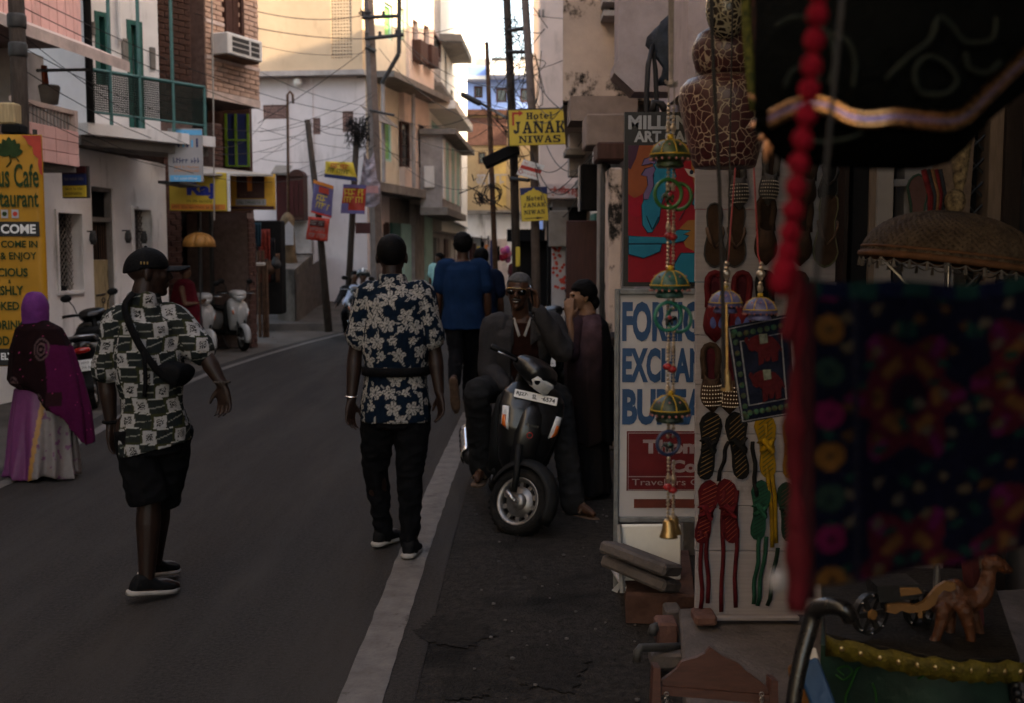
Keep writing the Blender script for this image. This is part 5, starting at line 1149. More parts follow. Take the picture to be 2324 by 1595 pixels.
def head(mb,C,f,up=Vector((0,0,1)),s=1.,face=True,ears=True):
 f = Vector(f).normalized();up = Vector(up);up = (up - f*up.dot(f)).normalized();r = f.cross(up)
 M = Matrix((r,f,up)).transposed();E = lambda a,b,R2=None: mb.ell(C + M @ (Vector(a)*s),[x*s for x in b],M if R2 is None else M @ R2,n=18,m=12)
 E((0,-.012,.034),(.0755,.094,.084));E((0,.018,-.012),(.066,.074,.085));E((0,.028,-.062),(.050,.056,.052))
 E((0,.066,-.088),(.024,.024,.022))
 if face:
  E((0,.088,.022),(.05,.016,.012))
  mb.loft([ring(C + M @ (Vector((0,y,z))*s),r*(w*s),f*(dp*s),10) for y,z,w,dp in ((.084,.022,.009,.010),(.096,.0,.010,.014),(.104,-.018,.015,.016),(.096,-.03,.017,.014),(.086,-.034,.012,.008))])
  E((0,.089,-.050),(.025,.010,.006));E((0,.087,-.060),(.022,.010,.006))
  for q in (-1,1): E((q*.033,.066,-.012),(.022,.024,.024))
 if ears:
  for q in (-1,1): E((q*.077,-.006,-.006),(.010,.020,.032),Matrix.Rotation(q*.3,3,'Z'))
 return M
def hair_mesh(C,M,s,line=.02,back=-.06,thick=1.07,front=.06,noise_amp=.006,bun=None,voxel=.006,side=-.03):
 mb = MB();n,m = 30,22;rings = [];R3 = (.0755*thick + .003,.094*thick + .002,.084*thick + .004);c0 = Vector((0,-.012,.034))
 for i in range(m + 1):
  t = math.pi*i/m;row = []
  for j in range(n):
   a = 2*math.pi*j/n;d = Vector((math.sin(t)*math.cos(a),math.sin(t)*math.sin(a),-math.cos(t)));p = c0 + Vector((d.x*R3[0],d.y*R3[1],d.z*R3[2]))
   fy = d.y                    # forward part of the head
   cut = (front if fy > .55 else side if fy > -.25 else back)
   if -.25 < fy <= .55: cut = side + (front - side)*max(0,(fy - .15)/.4)
   k = 1.
   if p.z < cut: k = max(.80,1 - (cut - p.z)*16)
   p = c0 + (p - c0)*k
   p += d*(noise_amp*noise.noise(d*7))
   row.append(C + M @ (p*s))
  rings.append(row)
 mb.loft(rings)
 if bun:
  for b,r in bun: mb.ell(C + M @ (Vector(b)*s),[x*s for x in r] if hasattr(r,'__len__') else r*s,M)
 return remesh(mb,voxel,2)
SK = {}
def skin(n,c): SK[n] = mk('skin_' + n,c,.5,.18,14.,.08,90.,spec=.22);return SK[n]
skin('deep',(.0150,.0068,.0045));skin('brown',(.048,.020,.0115));skin('mid',(.09,.042,.025));skin('tan',(.135,.068,.040))
P_('shoe_black',(.006,.006,.0065),.7,.3,20.,.2,spec=.06);P_('sole_white',(.26,.235,.215),.6,.15,20.,.1);P_('sole_brown',(.10,.06,.04),.8,.3,20.,.2)
P_('denim_black',(.0040,.0040,.0048),.9,.4,30.,.35,240.,spec=.06);P_('short_black',(.0036,.0036,.0042),.9,.4,30.,.3,200.,spec=.06)
P_('hair_black',(.0030,.0026,.0025),.65,.4,60.,.4,200.,spec=.06);P_('hair_grey',(.05,.047,.046),.7,.45,40.,.4,160.)
P_('trouser_grey',(.017,.016,.016),.9,.25,20.,.25,160.,spec=.06);P_('jacket',(.026,.0235,.024),.85,.2,14.,.3,120.,spec=.06);P_('sweater',(.018,.0065,.0045),.95,.3,30.,.5,240.,spec=.06)
P_('collar_white',(.22,.205,.195),.8,.1,20.,.1);P_('tee_blue',(.0045,.017,.048),.9,.2,12.,.25,140.,spec=.06);P_('tee_navy',(.004,.008,.020),.9,.2,12.,.25,140.,spec=.06)
P_('print_cloth',(.5,.5,.5),.9,.2,40.,.25,220.,vcol=True,spec=.06);P_('silk_print',(.5,.5,.5),.5,.15,30.,.15,120.,vcol=True,spec=.45)
P_('bag_black',(.0035,.0035,.004),.75,.3,20.,.3,spec=.06);P_('lens_dark',(.004,.004,.004),.06,.1,5.,0.,spec=.7);P_('goldmetal',(.22,.14,.06),.3,.1,9.,0.,metal=1.)
def person(name,label,jn,fwd,skin_m,s=1.,lat=None,hf=None,hup=(0,0,1),voxel=.007,face=False,fw_hip=None,hands=None,feet=True,torso_w=1.,cat='person',belly=1.,handpose=None,hsc=1.):
 """jn: world joints hipL hipR kneeL kneeR ankL ankR toeL toeR shL shR elL elR wrL wrR neck head (L, R are the person's own sides)"""
 J = {k: Vector(v) for k,v in jn.items()};f = Vector(fwd).normalized()
 root = thing(name,label,cat,((J['hipL'] + J['hipR'])/2) * Vector((1,1,0)))
 mb = MB();pel = (J['hipL'] + J['hipR'])/2;sh = (J['shL'] + J['shR'])/2
 la = (J['hipR'] - J['hipL']);la.z = 0;la.normalize();lb = (J['shR'] - J['shL']).normalized()
 fa = Vector((-la.y,la.x,0));fb = Vector((0,0,1)).cross(lb).normalized()
 if fa.dot(f) < 0: fa = -fa
 if fb.dot(f) < 0: fb = -fb
 up = (sh - pel).normalized();Lp = (sh - pel).length;w = torso_w*s
 fb2 = (fb - up*fb.dot(up)).normalized()
 swid = (J['shR'] - J['shL']).length/2
 def keys(g=0.,hem=None,wide=1.):
  k = [(pel - up*.10*s,la*(.135*w*wide + g),fa*(.105*s + g)),(pel + up*.02,la*(.168*w*wide + g),fa*(.122*s*belly + g)),(pel + up*Lp*.30,la.lerp(lb,.3)*(.148*w*wide + g),fa.lerp(fb2,.3)*(.105*s*belly + g)),
    (pel + up*Lp*.62,la.lerp(lb,.7)*(.165*w + g),fb2*(.122*s + g) ),(sh - up*.035,lb*(max(.15*w,swid*.92) + g*.8),fb2*(.105*s + g)),(sh + up*.035*s,lb*(swid*.66 + g*.5),fb2*(.07*s + g*.8)),(J['neck'] ,lb*(.062*s + g*.5),fb2*(.066*s + g*.5))]
  if hem is not None: k = [hem] + k[1:]
  return k
 mb.loft(rings_between(keys()))
 limb(mb,[sh + up*.03,J['neck'],J['neck'].lerp(J['head'],.45),J['head']],[.07*s,.058*s,.054*s,.05*s])
 HM = head(mb,J['head'],hf if hf is not None else f,hup,s*hsc,face)
 for q in 'LR':
  S,El,Wr = J['sh'+q],J['el'+q],J['wr'+q]
  limb(mb,[S + (sh-S)*.25,S,S.lerp(El,.5),El,El.lerp(Wr,.35),Wr],[.06*s,.058*s,.049*s,.040*s,.042*s,.027*s])
  d = (Wr - El).normalized();hp = (handpose or {}).get(q,{})
  dd = Vector(hp.get('d',d));sd = Vector(hp.get('s',f));nn = Vector(hp.get('n',(pel - Wr)))
  hand(mb,Wr,dd,sd,nn,s*1.02,hp.get('curl',.45),thumb=hp.get('thumb',1.))
  H,K,An,T = J['hip'+q],J['knee'+q],J['ank'+q],J['toe'+q]
  kf = f*.01
  limb(mb,[H + up*.03,H.lerp(K,.25),K - (K-H)*.12,K,K.lerp(An,.3),K.lerp(An,.65),An],[.092*s,.088*s,.064*s,.056*s,.060*s,.047*s,.036*s])
  td = (T - An);
  limb(mb,[An + td*-.28 + Vector((0,0,-.03*s)),An + td*.1 + Vector((0,0,-.02)),An.lerp(T,.62),T],[.034*s,.038*s,.032*s,.022*s],flat=[1]*13)
 me = remesh(mb,voxel,4);me.materials.append(skin_m);body = obj('body',me,root)
 return root,J,dict(pel=pel,sh=sh,up=up,la=la,lb=lb,fa=fa,fb=fb2,s=s,f=f,keys=keys,HM=HM,swid=swid,Lp=Lp,w=w)
def shoe(root,An,T,s,upper,sole,nm='shoe'):
 An = Vector(An);T = Vector(T);d = T - An;L = d.length;mb = MB();dn = d.normalized();side = dn.cross(Vector((0,0,1)));side = side.normalized() if side.length > .1 else Vector((1,0,0));nup = side.cross(dn).normalized()
 heel = An - dn*.075*s - nup*.035*s;base = lambda t: heel.lerp(T - nup*.0,t)
 rg = []
 for t,w_,h in ((-.01,.020,.045),(.06,.036,.075),(.2,.039,.085),(.38,.040,.072),(.55,.044,.052),(.75,.046,.042),(.9,.038,.034),(1.03,.016,.018)):
  c = heel.lerp(T,t) + nup*(h*s*.5 - .016*s);rg.append(ring(c,side*(w_*s),nup*(h*s*.55),14,2.6))
 mb.loft(rg);u = remesh(mb,.007,2);u.materials.append(upper);o = obj(nm,u,root)
 mb = MB();rg = []
 for t,w_ in ((-.035,.022),(.04,.040),(.2,.042),(.45,.043),(.7,.050),(.9,.043),(1.07,.018)):
  c = heel.lerp(T,t) - nup*.020*s;rg.append(ring(c,side*(w_*s),nup*(.013*s),12,4))
 mb.loft(rg);so = mb.build('sole',sole,o,True);so.matrix_parent_inverse = Matrix()
 return o
def sleeve(mb,S,El,sh,t,r0=.075,r1=.082,s=1.):
 e = S.lerp(El,t);limb(mb,[S + (sh-S)*.35,S,S.lerp(El,t*.5),e],[r0*s*1.02,r0*s,(r0+r1)/2*s,r1*s],n=16)
def shirt(root,J,D,mat,sleeve_t=.72,g=.028,hem_drop=.14,voxel=.007,amp=.007,name='shirt',hem_w=1.12,collar=True,colf=None,seed=1,r0=.074,r1=.082,long=False,hem_tilt=0.,cuff=.05):
 s = D['s'];up = D['up'];mb = MB();k = D['keys'](g)
 k[0] = (D['pel'] - Vector((0,0,1))*hem_drop*s,D['la']*(.168*D['w']*hem_w + g),D['fa']*(.125*s + g));k[-1] = (D['sh'] + (J['neck'] - D['sh'])*.8,D['lb']*(.068*s),D['fb']*(.072*s))
 rr = rings_between(k,5)
 if hem_tilt: rr[0] = [p + Vector((0,0,1))*(hem_tilt*(p - D['pel']).dot(D['la'])) for p in rr[0]]
 mb.loft(rr)
 for q in 'LR':
  if long:
   limb(mb,[J['sh'+q] + (D['sh']-J['sh'+q])*.35,J['sh'+q],J['sh'+q].lerp(J['el'+q],.5),J['el'+q],J['el'+q].lerp(J['wr'+q],.5),J['wr'+q].lerp(J['el'+q],.06)],[r0*s*1.02,r0*s*1.03,r0*.93*s,.064*s*r1/.082,.056*s*r1/.082,cuff*s],n=16)
  else: sleeve(mb,J['sh'+q],J['el'+q],D['sh'],sleeve_t,r0,r1,s)
 if collar:
  n0 = D['sh'] + (J['neck'] - D['sh'])*.75;ax = (J['neck'] - D['sh']).normalized();mb.loft([ring(n0 - ax*.02,D['lb']*.078*s,D['fb']*.082*s),ring(n0 + ax*.02,D['lb']*.072*s,D['fb']*.075*s),ring(n0 + ax*.036,D['lb']*.066*s,D['fb']*.069*s)])
 me = remesh(mb,voxel,4)
 if amp: folds(me,amp,8.,seed)
 if colf is not None: setcol(me,colf(verts(me),norms(me),J,D))
 me.materials.append(mat);return obj(name,me,root)
def trousers(root,J,D,mat,g=.016,voxel=.008,amp=.006,end=1.0,name='trousers',seed=3,r=(.100,.096,.076,.070,.070,.062,.056),top=.12):
 s = D['s'];mb = MB();pel,la,fa,up = D['pel'],D['la'],D['fa'],D['up']
 mb.loft(rings_between([(pel - Vector((0,0,.09*s)),la*(.14*D['w'] + g),fa*(.115*s + g)),(pel + up*.02,la*(.166*D['w'] + g),fa*(.122*s + g)),(pel + up*top*s,la*(.15*D['w'] + g),fa*(.108*s + g))]))
 for q in 'LR':
  H,K,An = J['hip'+q],J['knee'+q],J['ank'+q]
  if end > .6: pts = [H + up*.03,H.lerp(K,.3),H.lerp(K,.8),K,K.lerp(An,.3),K.lerp(An,.65),K.lerp(An,end)];rr = r
  else: pts = [H + up*.03,H.lerp(K,.35),H.lerp(K,.7),H.lerp(K,1.04) if end == .5 else H.lerp(K,end*2)];rr = r[:4]
  if end > .6: limb(mb,pts,[x*s for x in rr],n=16)
  else: a_,b_ = cr(pts,[x*s for x in rr]);mb.tube(a_,b_,n=18)
 me = remesh(mb,voxel,4 if end > .6 else 2)
 if amp: folds(me,amp,11.,seed,(1,1,1.3))
 me.materials.append(mat);return obj(name,me,root)
def jx(Y,**k): return {n: at(v[0],v[1],Y + (v[2] if len(v) > 2 else 0)) for n,v in k.items()}
# -- print patterns (flat print on cloth, per vertex)
def cloth_uv(c,n,D):
 la,fb,up = np.array(D['lb']),np.array(D['fb']),np.array((0,0,1.))
 o = np.array(D['sh']);q = c - o;a = q @ la;b = q @ fb;z = q @ up
 nl = np.abs(n @ la);nf = np.abs(n @ fb);side = nl > nf*1.25
 return np.where(side,b + np.sign(a)*.4,a),z
def flower_print(c,n,J,D,seed=4):
 rn = np.random.RandomState(seed);x,z = cloth_uv(c,n,D);base = np.tile(np.array((.0028,.0075,.0150)),(len(c),1));pts = []
 tries = 0
 while tries < 6000 and len(pts) < 260:
  p = (rn.uniform(-.85,.85),rn.uniform(-.78,.16));tries += 1
  if all((p[0]-q[0])**2 + (p[1]-q[1])**2 > .070**2 for q in pts): pts.append(p)
 cream = np.array((.30,.275,.25));lum = np.zeros(len(c))
 for k,(px,pz) in enumerate(pts):
  big = k % 3 != 2;R0 = rn.uniform(.034,.046) if big else rn.uniform(.022,.028);a0 = rn.uniform(0,6.28);dx = x - px;dz = z - pz;r = np.hypot(dx,dz);m_ = r < R0*1.25
  if not m_.any(): continue
  th = np.arctan2(dz[m_],dx[m_]) + a0;rr = r[m_];npet = 5
  ph = (th*npet/(2*math.pi)) % 1.;pet = np.abs(np.sin(np.pi*ph))**.6
  edge = R0*(.30 + .70*pet);ins = rr < edge
  tone = np.where(np.abs(ph - .5) < .05 + .02*np.sin(rr*300),.35,1.) * np.where(rr > edge*.86,.85,.72 + .28*np.sin(ph*40 + rr*260))
  tone = np.where(rr < R0*.13,.12,tone);v = np.where(ins,tone,0);lum[m_] = np.maximum(lum[m_],v)
  for s_ in range(2):        # a pair of leaves
   a1 = a0 + 1.2 + s_*2.3;ux,uz = math.cos(a1),math.sin(a1);cx,cz = px + ux*R0*1.25,pz + uz*R0*1.25
   dx2 = (x - cx)*ux + (z - cz)*uz;dz2 = -(x - cx)*uz + (z - cz)*ux;L_ = R0*.5
   lf = (np.abs(dz2) < .30*L_*(1 - (dx2/L_)**2)) & (np.abs(dx2) < L_) & (np.abs(dz2) > .05*L_);lum = np.maximum(lum,np.where(lf,.7,0))
 return base*(1 - lum[:,None]) + cream*lum[:,None]
def patch_print(c,n,J,D,seed=7):
 rn = np.random.RandomState(seed);x,z = cloth_uv(c,n,D);ce = .072
 wx = x + .006*np.sin(z*31) ;wz = z + .006*np.sin(x*27 + 1);row = np.floor(wz/ce).astype(int);wx = wx + .02*np.sin(row*1.7);colm = np.floor(wx/ce).astype(int)
 fx = wx/ce - np.floor(wx/ce);fz = wz/ce - np.floor(wz/ce);par = (row + colm) % 2;h = (np.sin(row*12.9898 + colm*78.233)*43758.5453) % 1.
 olive = np.array((.024,.025,.011));char = np.array((.010,.0125,.0125));white = np.array((.25,.237,.23));blk = np.array((.008,.008,.008));grn = np.array((.013,.015,.0135))
 out = np.where((par == 0)[:,None],np.where((h > .5)[:,None],char,grn),olive)
 ins = (par == 1) & (fx > .06 + .14*h) & (fx < .98) & (fz > .02) & (fz < .80 + .15*(1-h));out = np.where(ins[:,None],white,out)
 scr = ins & (np.abs(fx - .56) < .22) & (np.abs(fz - .44) < .24) & (np.sin(fz*34 + 5*np.sin(fx*16 + h*9)) > -.25);out = np.where(scr[:,None],blk,out)
 ln = (par == 0) & (np.abs(fz - .35 - .4*fx*h) < .035);out = np.where(ln[:,None],np.array((.16,.16,.14)),out)
 ed = (par == 0) & ((fz > .93));out = np.where(ed[:,None],np.array((.30,.29,.27)),out)
 return out
# -- 1: the man in the floral shirt
Yf = 6.0
J1 = jx(Yf,hipL=(862,928),hipR=(935,928),kneeL=(852,1062,.10),kneeR=(930,1078,-.02),ankL=(870,1212,.20),ankR=(931,1238,-.03),shL=(836,668),shR=(958,668),elL=(806,800,.0),elR=(986,800,.0),wrL=(797,908,-.06),wrR=(997,892,-.06),neck=(890,628,.01),head=(889,583,.03))
J1['toeL'] = J1['ankL'] + Vector((.075,.16,-.035));J1['toeR'] = J1['ankR'] + Vector((.02,.18,-.045))
pr,J,D = person('person','man walking away in a navy shirt with cream flowers and black trousers',J1,(0,1,0),SK['deep'],1.0,voxel=.006,hsc=1.02,handpose={'L': {'s': (.5,.8,0),'n': (1,0,0),'curl': .5},'R': {'s': (-.4,.8,0),'n': (-1,0,0),'curl': .5}})
me = hair_mesh(J['head'],D['HM'],1.02,back=-.05,front=.055,thick=1.025,side=-.01,noise_amp=.003);me.materials.append(A['hair_black']);obj('hair',me,pr)
shirt(pr,J,D,A['print_cloth'],.74,.020,.06,.0055,.006,colf=flower_print,hem_w=1.03,r0=.070,r1=.074)
trousers(pr,J,D,A['denim_black'],.008,.007,.010,1.02,r=(.100,.096,.076,.066,.062,.052,.049))
m = MB();c = D['pel'] + D['up']*.215;rg = [ring(c + D['up']*h,D['la']*.186,D['fa']*.148) for h in (-.02,.02)];m.loft([ring(c + D['up']*h,D['la']*(.180 + o_),D['fa']*(.140 + o_)) for h,o_ in ((-.024,0),(-.022,.008),(.022,.008),(.024,0))]);m.build('waist_strap',A['bag_black'],pr,True)
for q in 'LR': shoe(pr,J['ank'+q],J['toe'+q],1.,A['shoe_black'],A['sole_white'])
m = MB();w0 = J['wrL'];d0 = (J['elL'] - w0).normalized();m.tube([w0 + d0*.02 + (Vector((math.cos(a),math.sin(a),0)))*.031 for a in [k*math.pi/8 for k in range(16)]],.006,n=6,closed=True);m.build('bracelet',A['chrome'],pr,True)
# -- 2: the man in the cap
Yc = 5.25
J2 = jx(Yc,hipL=(306,985,-.03),hipR=(392,980,.05),kneeL=(338,1130,-.02),kneeR=(362,1130,.10),ankL=(333,1322,-.06),ankR=(350,1282,.20),shL=(270,728,-.03),shR=(390,722,.05),elL=(241,858,-.02),elR=(466,808,.02),wrL=(252,962,-.02),wrR=(504,872,-.02),neck=(326,668,.0),head=(336,620,.03))
J2['toeL'] = J2['ankL'] + Vector((.11,.10,-.045));J2['toeR'] = J2['ankR'] + Vector((.07,.14,-.05))
hf2 = Vector((.93,.36,-.02))
pr,J,D = person('person','man walking in a black cap, patchwork print shirt and black shorts',J2,(.25,.97,0),SK['deep'],1.0,torso_w=.84,hf=hf2,voxel=.006,face=True,handpose={'L': {'s': (.3,.9,0),'n': (1,0,0),'curl': .5},'R': {'d': (.12,-.05,-1),'s': (-.8,.3,0),'n': (-.2,-.9,0),'curl': .6}})
shirt(pr,J,D,A['print_cloth'],0.80,.020,.06,.0055,.010,colf=patch_print,hem_w=1.06,seed=5,r0=.070,r1=.082,hem_tilt=.22)
trousers(pr,J,D,A['short_black'],.008,.008,.007,.5,'shorts',r=(.096,.100,.099,.098,.07,.06,.05),top=.03)
for q in 'LR': shoe(pr,J['ank'+q],J['toe'+q],1.,A['shoe_black'],A['sole_white'])
C,M,s = J['head'],D['HM'],1.02
cap = thing('baseball_cap','black baseball cap worn by the man in the patchwork shirt','cap',C)
mb = MB();rg = []
for i in range(12):
 t = i/11*math.pi/2;rg.append([C + M @ (Vector((.083*math.cos(t)*math.cos(a),-.010 + .104*math.cos(t)*math.sin(a),.024 + .098*math.sin(t)**.8 - (.03 if math.sin(a) < -.2 else 0)*(1 - i/11)*abs(math.sin(a))))*s) for a in [2*math.pi*k/28 for k in range(28)]])
mb.loft(rg);me = remesh(mb,.006,3);me.materials.append(A['bag_black']);obj('crown',me,cap)
mb = MB();g = []
for i in range(7):
 t = i/6;g.append([C + M @ (Vector((.078*math.sin(b)*(1 - .12*t),.068 + .022*math.cos(b)*.9 + .105*t*math.cos(b*.75),.034 - .026*math.sin(b)**2 + .002*t))*s) for b in [(-1.25 + 2.5*k/12) for k in range(13)]])
mb.sheet(g,.006).build('brim',A['bag_black'],cap,True)
m = MB();m.ell(C + M @ (Vector((0,-.01,.122))*s),.008,n=8,m=5);m.build('button',A['bag_black'],cap)
for k in range(3):
 p = C + M @ (Vector((.0840,-.035 + .014*k,.048))*s);m = MB();B = M;m.bbox((-.002,-.004,-.007),(.002,.004,.007),Matrix.Translation(p) @ M.to_4x4(),.001);m.build('badge',A['goldmetal'],cap)
bag = thing('shoulder_bag','black cross body bag slung over the patchwork shirt','bag',at(415,850,5.0))
nb = -D['fb'];sp = []
for u,v,o_ in ((318,662,.09),(302,690,.115),(318,730,.15),(345,780,.165),(380,830,.165),(400,850,.15)): sp.append(at(u,v,Yc) + nb*0 + Vector((0,-o_,0)))
m = MB();a,b = cr(sp,[.02]*len(sp),4);m.tube(a,.019,n=8,flat=.22,side=(1,0,.5));m.build('strap',A['bag_black'],bag,True)
sp = [at(u,v,Yc) + Vector((0,-o_,0)) for u,v,o_ in ((352,790,.168),(356,850,.165),(352,890,.16))];m = MB();m.tube(cr(sp,[.01]*3)[0],.010,n=6,flat=.3,side=(1,0,0));m.build('strap_tail',A['bag_black'],bag,True)
mb = MB();mb.loft([ring(at(u,840,Yc) + Vector((0,-.10,dz)),Vector((.02,.065,0)),Vector((0,0,h)),14,3) for u,h,dz in ((390,.022,.02),(402,.048,.005),(420,.056,-.01),(434,.042,-.005),(440,.015,0))]);me = remesh(mb,.007,3);folds(me,.004,14,2);me.materials.append(A['bag_black']);obj('pouch',me,bag)
m = MB();w0 = J['wrR'];
for k in range(14): a = k*2*math.pi/14;m.ell(w0 + Vector((.034*math.cos(a),.034*math.sin(a),.012)),.0075,n=6,m=4)
m.build('bead_bracelet',A['polewood'],pr)
w0 = J['wrL'];m = MB();m.tube([w0 + Vector((.034*math.cos(k*math.pi/8),.034*math.sin(k*math.pi/8),.012)) for k in range(16)],.009,n=6,closed=True);m.build('wristband',A['bag_black'],pr,True)
# -- 3, 4: two men further on
def walker(label,Y,u,vt,vf,tee,trous,skin_m,dx=0,w=1.,voxel=.012,lift=None,legs=None,hr='hair_black',fw=(0,1,0),hairkw=None,arms=.0,flip=False):
 H = (vf - vt)/ppm(Y);s = H/1.76;q = ppm(Y)*s
 J0 = jx(Y,hipL=(u - 20*q/227,vt + .47*(vf-vt)*1.0),hipR=(u + 20*q/227,vt + .47*(vf-vt)),shL=(u - .175*q*w,vt + .185*(vf-vt)),shR=(u + .175*q*w,vt + .185*(vf-vt)),neck=(u,vt + .15*(vf-vt)),head=(u,vt + .072*(vf-vt)),
  elL=(u - .225*q*w,vt + .36*(vf-vt)),elR=(u + .225*q*w,vt + .36*(vf-vt)),wrL=(u - .235*q*w,vt + .50*(vf-vt),.1),wrR=(u + .235*q*w,vt + .50*(vf-vt),.1),
  kneeL=(u - 20*q/227,vt + .72*(vf-vt)),kneeR=(u + 18*q/227,vt + .72*(vf-vt),.08),ankL=(u - 22*q/227,vt + .945*(vf-vt)),ankR=(u + 14*q/227,vt + .945*(vf-vt),.2))
 f = Vector(fw);
 for k in 'LR': J0['toe'+k] = J0['ank'+k] + f*.16*s + Vector((0,0,-.04*s))
 if flip:      # the figure faces the viewer: swap the person's own sides
  for a in ('hip','sh','el','wr','knee','ank','toe'): J0[a+'L'],J0[a+'R'] = J0[a+'R'],J0[a+'L']
 if legs: J0.update(legs(J0,s))
 pr,J,D = person('person',label,J0,fw,skin_m,s,voxel=voxel,torso_w=w,face=flip)
 me = hair_mesh(J['head'],D['HM'],s*1.04,voxel=voxel*.8,**(hairkw or dict(back=-.06,thick=1.08,noise_amp=.006)));me.materials.append(A[hr]);obj('hair',me,pr)
 if tee is not None: shirt(pr,J,D,tee,.62,.03,.10,voxel*.9,.008,'tee_shirt',hem_w=1.05,seed=int(u),collar=False)
 trousers(pr,J,D,trous,.014,voxel,.006,1.0,seed=int(u))
 for k in 'LR': shoe(pr,J['ank'+k],J['toe'+k],s,A['shoe_black'],A['sole_brown'])
 return pr,J,D
def legs3(J0,s):
 a = at(1030,862,10.9);t = at(1034,925,10.75) ;return {'kneeL': at(1034,800,11.0),'ankL': at(1031,868,10.75),'toeL': at(1034,938,10.75) + Vector((0,.12,.02)),'kneeR': at(1066,835,11.35),'ankR': at(1062,905,11.5),'toeR': at(1062,922,11.5) + Vector((.02,.16,0))}
walker('man walking on in a plain blue T-shirt and black trousers',11.1,1050,529,940,A['tee_blue'],A['denim_black'],SK['brown'],voxel=.010,w=1.06,legs=legs3,hairkw=dict(back=-.06,thick=1.16,noise_amp=.012,front=.05))
walker('man in dark navy half hidden by the blue T-shirt',12.6,1092,562,905,A['tee_navy'],A['denim_black'],SK['brown'],voxel=.013)
walker('man in a mint shirt looking aside by the shop row',24.5,996,573,745,mk('tee_mint',(.22,.42,.40),.9,.2),A['trouser_grey'],SK['mid'],voxel=.02,w=.9,fw=(-.8,-.3,0))
walker('far man in a white shirt beside the patterned pillar',21,1280,590,760,mk('tee_white',(.50,.48,.52),.9,.1),A['trouser_grey'],SK['mid'],voxel=.02,w=.9,fw=(0,-1,0),flip=True)
walker('distant figure in dark maroon beyond the pair of poles',27,1172,578,715,mk('tee_maroon',(.07,.015,.018),.9,.2),A['denim_black'],SK['mid'],voxel=.022,w=.9,fw=(0,-1,0),flip=True)
# -- cloth bodies for the women
def cloak(prof,Y,folds_n=9,amp=.05,dep=.62,n=64,ph=0.,dY=0.,power=1.): # prof: (u, v, half width) rows from top to bottom
 rings = [];m = len(prof)
 us = np.interp(np.linspace(0,m-1,26),range(m),[p[0] for p in prof]);vs_ = np.interp(np.linspace(0,m-1,26),range(m),[p[1] for p in prof]);hs = np.interp(np.linspace(0,m-1,26),range(m),[p[2] for p in prof])
 for i in range(26):
  t = i/25;c = at(us[i],vs_[i],Y + dY);w_ = hs[i]/ppm(Y);row = []
  for j in range(n):
   a = 2*math.pi*j/n;k = 1 + amp*(t**power)*(math.sin(folds_n*a + ph + 1.2*math.sin(2*a + t)) + .5*math.sin(folds_n*1.7*a + 2 + t*2));row.append(c + Vector((w_*k*math.cos(a),w_*dep*k*math.sin(a),.02*math.sin(5*a + i*.3)*t)))
  rings.append(row)
 return rings
Ys = 8.1
J7 = jx(Ys,hipL=(82,860),hipR=(128,860),kneeL=(88,985),kneeR=(122,985,.1),ankL=(72,1072),ankR=(118,1060,.2),shL=(58,755),shR=(128,755),elL=(52,820),elR=(140,820),wrL=(70,860,.15),wrR=(120,860,.15),neck=(84,735),head=(80,702))
for k in 'LR': J7['toe'+k] = J7['ank'+k] + Vector((.0,.15,-.035))
pr,J,D = person('person','woman in a purple veil and dark shawl walking past the cafe banner',J7,(.1,1,0),SK['mid'],.84,voxel=.012)
mb = MB();mb.loft(cloak([(94,880,60),(96,960,72),(97,1030,76),(96,1078,78)],Ys,11,.16,.75));me = remesh(mb,.012,1);c = verts(me)
uu = c[:,0]*ppm(Ys) + CU;pinkc = np.array((.115,.022,.085));silv = np.array((.15,.125,.12));goldc_ = np.array((.30,.14,.03))
th = np.clip((uu - (84 + (c[:,2] - .2)*55)) / 10.,0,1)[:,None];rgb = pinkc*(1-th) + silv*th
bd = np.abs(uu - (84 + (c[:,2] - .2)*55) - 3) < 5;rgb[bd] = goldc_
fl_ = np.array([noise.noise(Vector(p)*26) for p in c]) > .38;rgb[fl_ & (uu > 95)] = np.array((.10,.02,.07));setcol(me,rgb);me.materials.append(A['silk_print']);obj('skirt',me,pr)
mb = MB();rows = cloak([(82,726,24),(88,745,52),(95,790,70),(104,860,84),(112,930,92),(118,1010,94)],Ys,8,.07,.70,dY=-.02)
for j in range(64):
 a = 2*math.pi*j/64;ca = math.cos(a);drop = .60 + .40*max(0,ca*.8 + .25)          # lower hem falls towards one side
 for i in range(26):
  if i/25 > drop: rows[i][j] = rows[int(drop*25)][j] + Vector((0,0,-.002*(i - drop*25)))
mb.loft(rows);me = remesh(mb,.010,2);c = verts(me);uu = c[:,0]*ppm(Ys) + CU;zz = c[:,2];rgb = np.tile(np.array((.0085,.0025,.0032)),(len(c),1))
mag = ((uu - 118) - (1.12 - zz)*-60 > 0) & (uu > 122 - (zz-.9)*30) & (zz < 1.02 - (uu - 118)*.0006);rgb[mag] = np.array((.055,.0045,.028))
dk = (np.abs(uu - 140) < 15) & (np.abs(zz - .62) < .05);rgb[dk] = np.array((.02,.006,.008))
for (cu,cz) in ((112,.98),(46,.70),(104,.58)):
 r = np.hypot((uu - cu)/ppm(Ys)*1.6,zz - cz);mm = (r < .085) & (np.sin(r*190) > .2);rgb[mm] = np.array((.07,.04,.04))
sp_ = (np.sin(uu*.9)*np.sin(zz*130) > .985);rgb[sp_] = np.array((.25,.03,.09));setcol(me,rgb);me.materials.append(A['print_cloth']);obj('shawl',me,pr)
